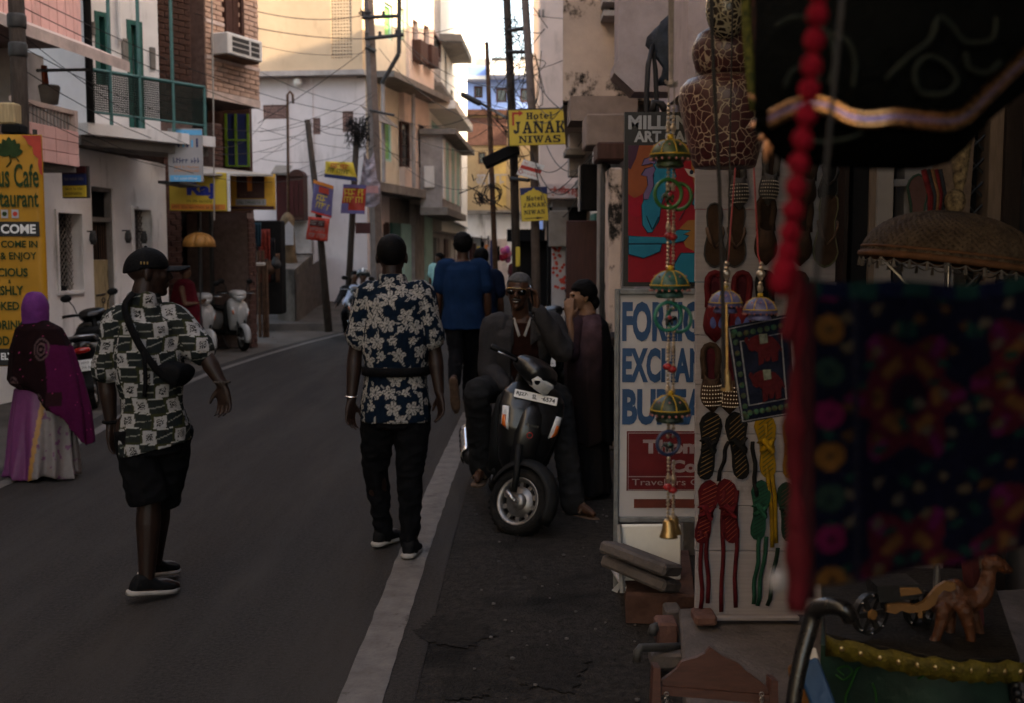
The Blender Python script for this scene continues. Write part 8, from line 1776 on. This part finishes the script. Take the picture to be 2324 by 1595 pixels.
# ---- mosaic gourd vase hung from above
def vor(name,c1,c2,scale,thr,rough=.25):
 m = bpy.data.materials.new(name);m.use_nodes = True;N = m.node_tree.nodes;L = m.node_tree.links;b = N['Principled BSDF'];b.inputs['Roughness'].default_value = rough;b.inputs['Specular IOR Level'].default_value = .5
 tc = N.new('ShaderNodeTexCoord');no = N.new('ShaderNodeTexNoise');no.inputs['Scale'].default_value = scale*.4;mx = N.new('ShaderNodeMix');mx.data_type = 'VECTOR';mx.inputs[0].default_value = .03
 L.new(tc.outputs['Object'],no.inputs['Vector']);L.new(tc.outputs['Object'],mx.inputs[4]);L.new(no.outputs['Color'],mx.inputs[5])
 vo = N.new('ShaderNodeTexVoronoi');vo.feature = 'DISTANCE_TO_EDGE';vo.inputs['Scale'].default_value = scale;L.new(mx.outputs[1],vo.inputs['Vector'])
 n2 = N.new('ShaderNodeTexNoise');n2.inputs['Scale'].default_value = 9;L.new(tc.outputs['Object'],n2.inputs['Vector'])
 mr = N.new('ShaderNodeMapRange');mr.inputs[1].default_value = thr*.5;mr.inputs[2].default_value = thr;L.new(vo.outputs['Distance'],mr.inputs[0])
 mm = N.new('ShaderNodeMix');mm.data_type = 'RGBA';mm.inputs[6].default_value = (*c2,1);mm.inputs[7].default_value = (*c1,1);L.new(mr.outputs[0],mm.inputs[0])
 L.new(mm.outputs[2],b.inputs['Base Color']);bp = N.new('ShaderNodeBump');bp.inputs['Strength'].default_value = .5;bp.inputs['Distance'].default_value = .004;L.new(mr.outputs[0],bp.inputs['Height']);L.new(bp.outputs[0],b.inputs['Normal']);return m
crk = vor('mosaic_red',(.040,.0055,.0070),(.28,.22,.165),46,.05,.4);spt = vor('mosaic_cream',(.022,.014,.009),(.22,.19,.13),60,.16)
YV = 3.0;k_ = 1/ppm(YV);c = at(1640,381,YV);zb_ = c.z
vz_ = thing('mosaic_vase','hanging gourd shaped vase in dark red crackle mosaic','vase',c)
zz = lambda v: at(1640,v,YV).z
m = MB();m.lathe([(.02,zz(381)),(66*k_,zz(381)),(70*k_,zz(376)),(84*k_,zz(320)),(98*k_,zz(260)),(104*k_,zz(225)),(101*k_,zz(200)),(86*k_,zz(182)),(56*k_,zz(172))],Matrix.Translation((c.x + 3*k_,YV,0)),n=48);m.build('body',crk,vz_,True)
m = MB();m.lathe([(50*k_,zz(174)),(66*k_,zz(158)),(75*k_,zz(125)),(74*k_,zz(105)),(62*k_,zz(78)),(40*k_,zz(64)),(.01,zz(60))],Matrix.Translation((c.x + 2*k_,YV,0)),n=44);m.build('upper_bulb',crk,vz_,True)
m = MB();m.ell(at(1648,18,2.9),(46/ppm(2.9),46/ppm(2.9),68/ppm(2.9)),n=32,m=20);one('mosaic_lamp',m,spt,'cream and brown mosaic lamp above the red vase','lamp',smooth=True)
# ---- elephant cloth
YE = 2.75;q4 = [at(1649,742,YE),at(1792,712,YE),at(1806,938,YE),at(1682,960,YE)]
el = thing('elephant_cloth','navy hanging cloth square with two red elephants','cloth',q4[3]);fx_ = frame_from(q4[3],q4[2] - q4[3],(0,-1,0))
def EP(a,b,n=.0): p = q4[3].lerp(q4[2],a).lerp(q4[0].lerp(q4[1],a),b);return p + Vector((0,-1,0))*n
MB().sheet([[EP(i/10,j/10,.004*math.sin(i*.8)*math.sin(j*.6)) for i in range(11)] for j in range(11)],.008).build('cloth',mk('elnavy',(.006,.008,.018),.9,.4,40.,.3),el,True)
for ins,mt in ((.02,'bead_metal'),(.17,'bead_metal')):
 m = MB();m.tube([EP(a,b,.008) for a,b in ((ins,ins),(1-ins,ins),(1-ins,1-ins),(ins,1-ins))],.0022,n=5,closed=True);m.build('thread_border',mk('thread',(.16,.16,.18),.6,.4,90.),el)
m = MB();
for k in range(9):
 for a,b in ((.095,.06 + k*.11),(.06 + k*.11,.095),(.06 + k*.11,.905)): m.ell(EP(a,b,.008),(.0075,.003,.0075),n=6,m=4)
tag(m.build('dots',mk('eldots',(.14,.07,.03),.8,.7,60.,c2=(.02,.08,.05)),el),kind='stuff')
ELE = [(.10,.72),(.04,.86),(.10,.96),(.16,.90),(.13,.82),(.22,.90),(.36,.95),(.55,.92),(.75,.80),(.88,.60),(.97,.38),(.94,.30),(.90,.42),(.86,.30),(.84,.06),(.70,.04),(.68,.28),(.62,.10),(.52,.10),(.52,.30),(.46,.06),(.34,.02),(.36,.40),(.28,.50),(.20,.48),(.13,.55)]
for b0,b1 in ((.55,.88),(.17,.52)):
 m = MB();pl = []
 for x,y in ELE: p = EP(.20 + .64*x,b0 + (b1 - b0)*y) - fx_.o;pl.append((p.dot(fx_.x),p.dot(fx_.y)))
 m.prism(pl,.006,.012,fx_.M);e = m.build('elephant',mk('elred',(.05,.006,.008),.9,.3,50.,.3),el)
 m = MB();sp_ = [EP(.20 + .64*x,b0 + (b1 - b0)*y) - fx_.o for x,y in ((.42,.96),(.62,.93),(.62,.66),(.42,.66))];m.prism([(p.dot(fx_.x),p.dot(fx_.y)) for p in sp_],.0121,.014,fx_.M);m.build('saddle_cloth',mk('elsaddle',(.12,.13,.10),.9,.6,80.),e)
# ---- patterned cords and copper claws by the black umbrella
for k,(u0,u1,v1,c_) in enumerate(((1692,1712,250,'green'),(1704,1742,270,'teal'),(1716,1756,262,'red'),(1728,1762,240,'red'),(1742,1772,230,'green'),(1735,1748,200,'red'))):
 pts = [at(u0 + (u1 - u0)*(i/9)**2,-40 + (v1 + 40)*i/9,1.75 + .02*k) for i in range(10)];m = MB();m.tube(pts,.008,n=8)
 one('twisted_cord',m,mk('cordmix_' + c_,{'green': (.02,.05,.02),'teal': (.05,.06,.05),'red': (.12,.012,.014)}[c_],.8,.7,90.,.3,c2={'green': (.10,.09,.02),'teal': (.16,.06,.04),'red': (.22,.08,.02)}[c_]),['outermost green twisted cord by the vase','grey patterned twisted cord by the vase','red twisted cord next to the patterned one','red and gold twisted cord','green twisted cord nearest the umbrella cloth','short red twisted cord behind the others'][k],'cord',None,True)
cop = mk('copper',(.55,.26,.14),.3,.2,20.,.1,metal=1.)
for k,(u0,v0,u1,v1,u2,v2) in enumerate(((1752,262,1722,232,1698,214),(1755,285,1724,272,1702,290),(1755,290,1738,300,1722,318),(1758,300,1738,330,1738,368),(1762,300,1750,268,1744,222),(1764,310,1752,322,1746,352))):
 a,b = cr([at(u0,v0,1.2),at(u1,v1,1.2),at(u2,v2,1.2)],[.004,.0035,.0014],5);one('copper_claw',MB().tube(a,b,n=7),cop,['long upper copper claw on the umbrella corner','curled middle copper claw on the umbrella corner','short inner copper claw on the umbrella corner','lowest copper claw on the umbrella corner','upright copper claw on the umbrella corner','small hooked copper claw on the umbrella corner'][k],'ornament',None,True)
# ---- big black embroidered umbrella at the top
YU = 1.12;bu = thing('embroidered_umbrella','large black embroidered umbrella with gold braided edge, close overhead','umbrella',at(2020,300,YU))
def UP(u,v,d=0.):
 t = (u - 2020)/340;return at(u,v,YU + .10*t*t + d)
edge = [(1748,268),(1790,246),(1835,233),(1885,240),(1930,262),(1975,268),(2030,262),(2090,268),(2150,272),(2190,258),(2235,215),(2285,165),(2350,105),(2420,50)]
eu = np.array([p[0] for p in edge]);ev = np.array([p[1] for p in edge]);ug = np.linspace(1715,2420,40)
velv = mk('blackvelvet',(.0016,.0019,.0018),.95,.4,20.,.4,spec=.03)
g = [[UP(u,-60 + (np.interp(u,eu,ev) + 60)*j/10,.03 - .05*math.sin(j/10*2.2)) for u in ug] for j in range(11)];MB().sheet(g,.006).build('canopy',velv,bu,True)
lowv = [float(np.interp(u,[1715,1745,1790,1900,2000,2090,2150,2190,2240,2420],[290,335,368,374,380,380,365,330,270,120])) for u in ug]
g = [[UP(u,np.interp(u,eu,ev) + (lv - np.interp(u,eu,ev))*j/5,-.015 + .05*(j/5)**2) for u,lv in zip(ug,lowv)] for j in range(6)];MB().sheet(g,.006).build('valance',mk('velvet2',(.0011,.0012,.0011),.95,.3,20.,.3,spec=.03),bu,True)
gb = mk('goldbraid',(.42,.22,.10),.28,.3,30.,.05,metal=1.);pb = mk('pinkbraid',(.30,.22,.36),.3,.5,60.,.05,metal=.9)
for dv,mt,r_ in ((-9,gb,.0045),(4,pb,.0042),(16,gb,.0042)):
 pts,_r = cr([UP(u,v + dv,-.028) for u,v in edge],[0]*len(edge),5);MB().tube(pts,r_,n=8).build('braid',mt,bu,True)
thr = mk('greenthread',(.010,.0125,.010),.9,.3,90.,.3)
for pts in ([(1760,60),(1800,40),(1840,45),(1880,80),(1895,140),(1880,190)],[(1880,75),(1920,90),(1940,140),(1935,200)],[(2080,200),(2075,160),(2100,130),(2140,140),(2170,180),(2150,210),(2105,215),(2082,205)],[(2010,180),(2060,130),(2110,90),(2130,40),(2160,60),(2190,95),(2250,90),(2260,40)],[(2190,120),(2200,155),(2240,165),(2270,140)],[(1780,200),(1800,160),(1850,150),(1860,190)],[(1800,310),(1860,322),(1920,315),(1960,300)]):
 p_,_ = cr([UP(u,v,-.034 if v < 260 else -.02) for u,v in pts],[0]*len(pts),5);MB().tube(p_,.0026,n=6).build('embroidery',thr,bu,True)
# ---- red pompom strand
rp = thing('pompom_strand','strand of fuzzy red pompoms hanging close to the viewer','ornament',at(1780,640,.85));pomp = mk('pompom',(.20,.006,.016),.95,.3,90.,.8,300.,spec=.05)
pts = [(1858,-20),(1854,35),(1847,92),(1841,150),(1836,205),(1829,262),(1820,318),(1812,372),(1806,425),(1799,478),(1793,528),(1787,572),(1780,612),(1774,640)]
MB().tube([at(u,v,.85) for u,v in pts],.0025,n=6).build('cord',pomp,rp)
for k,(u,v) in enumerate(pts):
 m = MB();n_,m_ = 18,12;c = at(u,v,.85);rr = (.0082 if k < 12 else .010);rg = []
 for i in range(m_ + 1):
  t = math.pi*i/m_;rg.append([c + Vector((math.sin(t)*math.cos(2*math.pi*j/n_),math.sin(t)*math.sin(2*math.pi*j/n_),-math.cos(t)*1.15))*rr*(1 + .12*noise.noise(Vector((i*1.7 + k,j*1.3,k)))) for j in range(n_)])
 m.loft(rg);m.build('pompom',pomp,rp,True)
# ---- embroidered bag close to the viewer
YG = .95;eb = thing('embroidered_bag','dark navy embroidered bag with red piping, close to the viewer','bag',at(2050,1390,YG))
def BP(u,v,d=0.): return at(u,v,YG + .03*math.sin((u - 1790)/250) + .012*math.sin(v/140) + .010*math.sin((u - 1790)/62 + v/400) + d)
ug = np.linspace(1815,2480,110);vg = np.linspace(632,1330,110);rgb = [];g = []
rn = np.random.RandomState(3)
MOT = [(2050,905),(2340,880),(2050,1330),(2340,1300)]
for v in vg:
 row = []
 for u in ug:
  row.append(BP(u,632 + (v - 632)*(1.0 - .00026*(u - 1815)) + 10*math.sin((u - 1815)/180) + 5*math.sin((u - 1815)/47)));c_ = np.array((.0045,.005,.013))
  for cx,cy in MOT:
   r_ = math.hypot(u - cx,(v - cy)*.8);a = math.atan2(v - cy,u - cx);pet = .5 + .5*math.cos(6*a)
   if r_ < 95 + 45*pet: c_ = np.array((.075,.007,.013)) if r_ > 42 else np.array((.012,.004,.008))
   if abs(r_ - 66) < 12 and pet > .3: c_ = np.array((.16,.075,.02))
   if r_ > 95 and r_ < 140 and pet > .93: c_ = np.array((.12,.010,.07))
  for dx in range(3):
   for dy in range(4):
    cx,cy = 1965 + dx*165,745 + dy*205;r_ = math.hypot((u - cx)/1.2,v - cy);a = math.atan2(v - cy,u - cx)
    if 38 < r_ < 62 and math.cos(5*a + dx) > .6: c_ = np.array([(.20,.16,.09),(.15,.075,.02),(.20,.17,.12)][(dx + dy) % 3])*.55
    if abs(r_ - 80) < 8 and math.cos(4*a + dy) > .75: c_ = np.array((.008,.045,.03))
  if u < 1915:
   cy = 632 + round((v - 640)/97)*97 + 10;r_ = math.hypot(u - 1878,v - cy);kk = int(round((v - 640)/97)) % 3
   if 6 < r_ < 33: c_ = np.array([(.17,.010,.06),(.22,.10,.02),(.02,.045,.03)][kk])
  if 1928 < u < 1940: c_ = np.array((.02,.02,.03))
  if v < 668: c_ = np.array((.006,.010,.035)) if int(u/60) % 2 else np.array((.01,.05,.04))
  rgb.append(c_*.22 + np.array((0,.0002,.0022)))
 g.append(row)
m = MB();m.sheet(g,.012);o = m.build('panel',mk('embroidery_print',(.5,.5,.5),.95,.3,60.,.4,200.,vcol=True,spec=.03),eb,True);setcol(o.data,np.array(rgb + rgb))
redp = mk('redpiping',(.050,.0022,.005),.85,.25,30.,.3)
m = MB();pts = [BP(1806 + 5*math.sin(v/90),v,-.004) for v in range(640,1400,30)];m.tube(pts,[.006 + .0022*math.sin(i*.7) + .0015*math.sin(i*1.9) + .0002*i for i in range(len(pts))],n=10,flat=.9,side=(0,1,0));m.build('red_piping',redp,eb,True)
m = MB();m.tube([BP(1825,v,.0) for v in range(640,1400,40)],.010,n=8);m.build('red_lining',mk('redlining',(.016,.0016,.003),.9),eb,True)
m = MB();p_,_ = cr([BP(1778,636,-.01),BP(1792,622,-.01),BP(1808,640,-.01),BP(1800,700,-.008),BP(1785,770,-.008)],[0]*5,4);m.tube(p_,.007,n=8);m.build('loop',redp,eb,True)
m = MB();m.ell(at(1762,1318,.80),(.0068,.0068,.0085),n=14,m=10);one('white_pompom',m,mk('whitepom',(.25,.235,.24),.95,.1,60.,.6),'soft white pompom beside the lower edge of the bag','ornament',smooth=True)
# ---- wicker parasol
YWk = 3.0;wk = thing('wicker_parasol','woven cane parasol dome with a tasselled rim','parasol',at(2145,640,YWk)*Vector((1,1,0)))
c = at(2150,600,YWk);Rr = 190/ppm(YWk);H = 118/ppm(YWk);tiltM = Matrix.Rotation(R(7),3,'Y');cane = mk('cane',(.050,.030,.018),.7,.35,30.,.3,c2=(.095,.062,.038));cand = mk('canedark',(.022,.013,.009),.8,.3,30.,.3)
def dome(t,a,k=1.): return c + tiltM @ Vector((Rr*k*math.sin(t)*math.cos(a),Rr*k*math.sin(t)*math.sin(a),H*k*math.cos(t)**.85 if t < 1.57 else 0))
m = MB();n = 36;m.sheet([[dome(.02 + 1.53*i/10,2*math.pi*j/n,.955) for j in range(n + 1)] for i in range(11)],.004);m.build('lining',cand,wk,True)
m = MB();nw = 64
for k in range(nw):
 for sg in (1,-1):
  a0 = 2*math.pi*k/nw;pts = [dome(.12 + 1.42*i/16,a0 + sg*1.15*(i/16),1.0 + .008*math.sin(i*2.2 + k*math.pi + (0 if sg > 0 else math.pi))) for i in range(17)]
  m.tube(pts,[.0035 + .0035*i/16 for i in range(17)],n=4,flat=.35,side=None)
tag(m.build('cane_weave',cane,wk),kind='stuff')
m = MB();m.tube([dome(1.55,2*math.pi*j/48,1.0) for j in range(48)],.010,n=7,closed=True);m.tube([dome(1.44,2*math.pi*j/48,1.012) for j in range(48)],.004,n=6,closed=True);m.build('rim',mk('canerim',(.095,.040,.018),.7,.3,30.),wk,True)
tas = mk('tassel',(.085,.072,.063),.9,.2,40.)
for j in range(32):
 a = 2*math.pi*j/32;p = dome(1.55,a,1.02) + Vector((0,0,-.012));m = MB();m.tube([p,p + Vector((0,0,-.008)),p + Vector((0,0,-.022))],[.002,.004,.0055],n=6);m.build('tassel',tas,wk)
m = MB();m.tube([dome(1.55,2*math.pi*j/192,1.02) + Vector((0,0,-.012 - .010*abs(math.sin(math.pi*j/6)))) for j in range(192)],.0018,n=4,closed=True);m.build('cord',tas,wk)
m = MB();m.tube([c + Vector((0,0,H*.9)),c + Vector((0,0,-.9))],.010,n=8);m.build('pole',A['steel'],wk)
for a in (2.6,4.3,5.4,.6): m = MB();m.tube([dome(1.4,a,.95),c + Vector((0,0,-.16))],.004,n=5);m.build('stay',A['steel'],wk)
m = MB();m.ell(dome(.03,0) + Vector((-.01,0,.03)),(.028,.028,.035),n=12,m=8);m.lathe([(.008,.05),(.018,.09),(.03,.2)],Matrix.Translation(dome(.03,0)),n=10);one('tassel_bunch',m,mk('bunch',(.05,.02,.02),.8,.8,60.,.3,c2=(.25,.18,.10)),'dark tassel bunch tied above the wicker parasol','ornament',smooth=True)
for k in range(5):
 a = at(2110 + k*6,505 - k*3,3.02);b = at(2095 + k*9,385,3.02 + .01*k);one('shoulder_strap',MB().tube([a,a.lerp(b,.5) + Vector((.01,0,0)),b],.008,n=6,flat=.4),mk('strapmix%d' % (k % 3),[(.10,.01,.012),(.02,.02,.025),(.12,.06,.03)][k % 3],.8,.5,60.),['red woven strap left of the bunch above the parasol','black woven strap above the parasol','tan woven strap in the middle above the parasol','dark red woven strap above the parasol','black woven strap right of the bunch above the parasol'][k],'strap',None,True)
# ---- green painted chest with scalloped top
YC = 2.55;pc = thing('painted_chest','dark green painted chest with a yellow scalloped rim','chest',at(2080,1595,YC)*Vector((1,1,0)))
zt_ = at(2000,1470,2.6).z;grn_ = mk('chestgreen',(.003,.013,.009),.45,.5,7.,.1,c2=(.006,.024,.016));yl = mk('chestyellow',(.062,.047,.007),.6,.5,30.,.3)
xs = np.linspace(at(1868,1440,2.66).x,at(2300,1490,2.5).x,34);fy = [2.66 - .17*math.sin(min(1,(k/33)*1.3)*math.pi/2) for k in range(34)]
topz = .46;g0 = [(x,y - .0) for x,y in zip(xs,fy)]
zt_ = gnd(1870,1420).z;zc_ = at(1868,1425,2.66).z
m = MB();n = 34;m.loft([[Vector((x,y + .02,0)) for x,y in g0] + [Vector((xs[-1]*1.2,3.2,0)),Vector((xs[0]*1.2,3.2,0))],[Vector((x,y + .02,zc_ - .05)) for x,y in g0] + [Vector((xs[-1]*1.2,3.2,zc_ - .05)),Vector((xs[0]*1.2,3.2,zc_ - .05))]]);m.build('body',grn_,pc)
m = MB();m.loft([[Vector((x,y - .02,z)) for x,y in g0] + [Vector((xs[-1]*1.2 + .01,3.2,z)),Vector((xs[0]*1.2 - .01,3.2,z))] for z in (zc_ - .049,zc_ - .006)]);m.build('top',mk('chesttop',(.011,.009,.0075),.6,.6,14.,.3),pc)
m = MB();sc = [(x,y - .034 - .012*abs(math.sin(k*.95)),k) for k,(x,y) in enumerate(g0)];m.loft([[Vector((x,y,zc_ - .005 - .004*math.sin(k))) for x,y,k in sc],[Vector((x,y - .004,zc_ - .022)) for x,y,k in sc],[Vector((x,y,zc_ - .052 - .006*math.cos(k*.95*2))) for x,y,k in sc]],closed=False,cap=False);o = m.build('scalloped_rim',yl,pc,True);sdm = o.modifiers.new('s','SOLIDIFY');sdm.thickness = .006
for k in range(2,33,3):
 x,y,_ = sc[k];m = MB();m.ell((x,y - .008,zc_ - .026),(.008,.004,.008),n=8,m=5);m.build('stud',A['brass'],pc)
for k,pts in enumerate(([(1905,1520),(1890,1505),(1912,1500),(1925,1515),(1905,1530),(1885,1518)],[(1912,1595),(1908,1570),(1920,1545),(1935,1512),(1945,1505)],[(1985,1590),(1982,1565),(1975,1545)],[(2100,1560),(2150,1552),(2200,1570)])):
 p_ = [at(u,v,float(np.interp(u,[1868,2300],[2.72,2.31])) - .015 - .08*math.sin((u - 1868)/432*math.pi)*0) for u,v in pts]
 q_ = []
 for p in p_: yy = float(np.interp(p.x,xs,fy));q_.append(Vector((p.x,yy + .014,p.z)))
 a,b = cr(q_,[.003]*len(q_),4);MB().tube(a,.0028,n=5).build('painted_vine',mk('vine',(.008,.05,.008),.6),pc)
# ---- wooden camel cart toy
YT = 2.62;ct = thing('toy_camel_cart','carved wooden toy camel pulling a black studded cart','toy',at(2100,1480,YT));cw = mk('camelwood',(.055,.017,.006),.5,.45,26.,.5,60.);ob = mk('ochrewood',(.13,.06,.018),.55,.25,16.,.1);bkw = mk('blackwood',(.009,.008,.008),.4,.3,16.,.1)
zc2 = at(2185,1480,YT).z;kk = 1/ppm(YT)
TP = lambda u,v,d=0.: at(u,v,YT + d)
mb = MB();limb(mb,[TP(2135,1372,.0),TP(2160,1355),TP(2195,1360)],[.028,.034,.028],n=12)
for u0,v0,u1,v1,d in ((2140,1385,2120,1455,-.025),(2150,1385,2155,1450,.03),(2188,1385,2205,1475,-.03),(2200,1382,2232,1468,.025)):
 limb(mb,[TP(u0,v0,d),TP((u0 + u1)/2 + 3,(v0 + v1)/2,d),TP(u1,v1,d)],[.020,.013,.011],n=10);mb.ell(TP(u1 - 2,v1 + 2,d),(.016,.016,.010),n=10,m=6)
limb(mb,[TP(2196,1362),TP(2222,1356),TP(2238,1325),TP(2244,1288)],[.028,.027,.020,.016],n=12);limb(mb,[TP(2240,1278),TP(2258,1276),TP(2278,1288),TP(2290,1294)],[.016,.019,.015,.010],n=10);mb.ell(TP(2238,1262),(.005,.005,.014),n=8,m=6);mb.ell(TP(2165,1340),(.030,.026,.030),n=12,m=8)
me = remesh(mb,.004,3);me.materials.append(cw);obj('camel',me,ct)
fT = flat(YT - .03);m = MB();m.prism([fpx(fT,u,v) for u,v in ((2010,1372),(2040,1368),(2075,1372),(2095,1365),(2110,1348),(2125,1330),(2145,1318),(2165,1322),(2168,1335),(2155,1342),(2140,1338),(2128,1350),(2120,1370),(2105,1382),(2090,1385),(2092,1400),(2084,1402),(2080,1388),(2060,1390),(2045,1384),(2030,1392),(2012,1388))],-.008,.004,fT.M);m.build('shaft',ob,ct)
m = MB();m.prism([fpx(fT,u,v) for u,v in ((1990,1330),(2085,1325),(2100,1345),(2080,1360),(1995,1368))],-.09,.0,fT.M);m.build('cart_bed',bkw,ct);m = MB();m.prism([fpx(fT,u,v) for u,v in ((2040,1332),(2082,1332),(2092,1345),(2042,1352))],.001,.004,fT.M);m.build('painted_panel',ob,ct)
for (u,v,r_,d) in ((1974,1392,50,-.02),(2085,1380,45,.10)):
 cW = TP(u,v,d);RX = Matrix.Rotation(R(90),4,'X') ;T = Matrix.Translation(cW) @ Matrix.Rotation(R(25),4,'Z') @ RX
 m = MB();m.lathe([(r_*kk*.80,-.008),(r_*kk,-.008),(r_*kk,.008),(r_*kk*.80,.008),(r_*kk*.80,-.008)],T,28,cap=False);w_ = m.build('wheel',bkw,ct,False)
 for k in range(6): m = MB();m.box((0,-.006,-.005),(r_*kk*.82,.006,.005),T @ Matrix.Rotation(k*math.pi/3,4,'Z'));m.build('spoke',bkw,w_)
 m = MB();m.lathe([(.012,-.012),(.014,.0),(.012,.012)],T,12);m.build('hub',ob,w_)
 for k in range(8): m = MB();m.ell(T @ Vector((r_*kk*.9*math.cos(k*math.pi/4),r_*kk*.9*math.sin(k*math.pi/4),.009)),.004,n=6,m=4);m.build('stud',A['chrome'],w_)
fL = frame_from(at(2210,1480,2.75),at(2290,1500,2.6) - at(2210,1480,2.75),(-.3,-1,.1));m = MB();m.prism([(0,0),(.04,-.01),(.16,.30),(.12,.32)],-.01,.01,fL.M);one('leaning_board',m,mk('winepaint',(.06,.012,.014),.5,.4,20.,.1,stain=((.25,.15,.04),30.,.68,.03,.3)),'leaning wine red painted panel beside the camel toy','panel')
m = MB();m.tube([at(2290,1500,2.5),at(2300,1560,2.5),at(2310,1640,2.5)],.012,n=8);
for k in range(6): m.ell(at(2296 + k*3,1500 + k*18,2.48),.011,n=8,m=5)
one('carved_strip',m,bkw,'black beaded carved strip at the end of the chest','ornament',smooth=True)
# ---- carved wooden swing seat back
YSw = 2.95;sw = thing('wooden_swing','small reddish carved wooden swing back on the step','swing',at(1620,1590,YSw));fw2 = flat(YSw,.1);rw_ = mk('swingwood',(.058,.021,.014),.55,.3,14.,.2,stretch=(1,6,6))
top = [(1500,1548),(1500,1542),(1520,1528),(1535,1515),(1545,1500),(1560,1495),(1580,1490),(1598,1480),(1610,1466),(1625,1478),(1645,1492),(1668,1500),(1680,1508),(1690,1520),(1705,1530),(1725,1545),(1738,1556),(1742,1566)]
m = MB();m.prism([fpx(fw2,u,v) for u,v in [(1500,1556),(1742,1574)] + top[::-1]],-.010,.010,fw2.M);m.build('crest',rw_,sw)
m = MB();m.prism([fpx(fw2,u,v) for u,v in ((1498,1552),(1742,1572),(1742,1592),(1498,1572))],-.022,.022,fw2.M);m.build('rail',rw_,sw)
for u0,u1,v0 in ((1478,1498,1508),(1742,1762,1536)): m = MB();m.prism([fpx(fw2,u,v) for u,v in ((u0 + 2,v0),(u1 - 3,v0 + 2),(u1,1680),(u0 - 6,1680))],-.03,.03,fw2.M);m.build('post',rw_,sw)
for u in (1512,1728):
 m = MB();
 for k in range(7): m.torus(at(u,1575 + k*6,YSw - .03),.006,.0014,Matrix.Rotation(R(90 if k % 2 else 0),3,'Z') @ Matrix.Rotation(R(90),3,'X'),n=10,k=4)
 m.build('chain',A['steel'],sw)
# ---- black walking cane, blue and orange easel
m = MB();a,b = cr([at(1790,1660,2.1),at(1812,1520,2.12),at(1838,1420,2.14),at(1850,1385,2.14),at(1880,1375,2.12),at(1915,1382,2.1),at(1930,1405,2.1)],[.015,.016,.017,.018,.018,.017,.017],5);one('walking_cane',MB().tube(a,b,n=14),mk('ebony',(.007,.006,.006),.3,.4,12.,.1,coat=.3),'black curved handle walking cane before the chest','cane',smooth=True)
m = MB();a0,a1 = at(1832,1500,2.3),at(1900,1680,2.25);x = a1 - a0;f = frame_from(a0,x,(0,-1,.2));m.bbox((0,-.025,-.02),(x.length,.025,0),f.M,.004);one('blue_stick',m,mk('bluepaint',(.007,.034,.085),.45,.2,9.,.1),'blue painted slat leaning behind the cane','slat')
m = MB();a0,a1 = at(1822,1510,2.36),at(1836,1680,2.34);x = a1 - a0;f = frame_from(a0,x,(0,-1,.2));m.bbox((0,-.03,-.02),(x.length,.03,0),f.M,.004);one('orange_stick',m,mk('orangepaint',(.12,.045,.008),.5,.2,9.,.1),'orange painted slat beside the blue one','slat')
m = MB();a0,a1 = at(1840,1470,2.5),at(1866,1560,2.45);x = a1 - a0;f = frame_from(a0,x,(0,-1,.2));m.bbox((0,-.012,-.01),(x.length,.012,0),f.M,.003);one('silver_stick',m,A['tin'],'narrow silver slat behind the blue one','slat')
# ---- cords that carry the hanging pieces
for par,pts in ((bu,[UP(2020,-60,0),Vector((UP(2020,-60,0).x,YU,3.0))]),(bu,[UP(1760,-60,0),Vector((UP(1760,-60,0).x,YU,2.95))]),(bu,[UP(2300,-60,0),Vector((UP(2300,-60,0).x,YU,3.05))]),(eb,[BP(1850,640),Vector((BP(1850,640).x + .10,YG + .03,2.95))]),(eb,[BP(2440,640),Vector((BP(2440,640).x,YG + .03,3.05))]),(vz_,[at(1640,62,YV),Vector((at(1640,62,YV).x,YV,3.1))]),(el,[q4[0],Vector((q4[0].x,YE,3.1))])):
 MB().tube(pts,.0022,n=5).build('hanging_cord',A['cable'],par)
MB().tube([at(1648,-40,2.9),Vector((at(1648,-40,2.9).x,2.9,3.1))],.003,n=5)
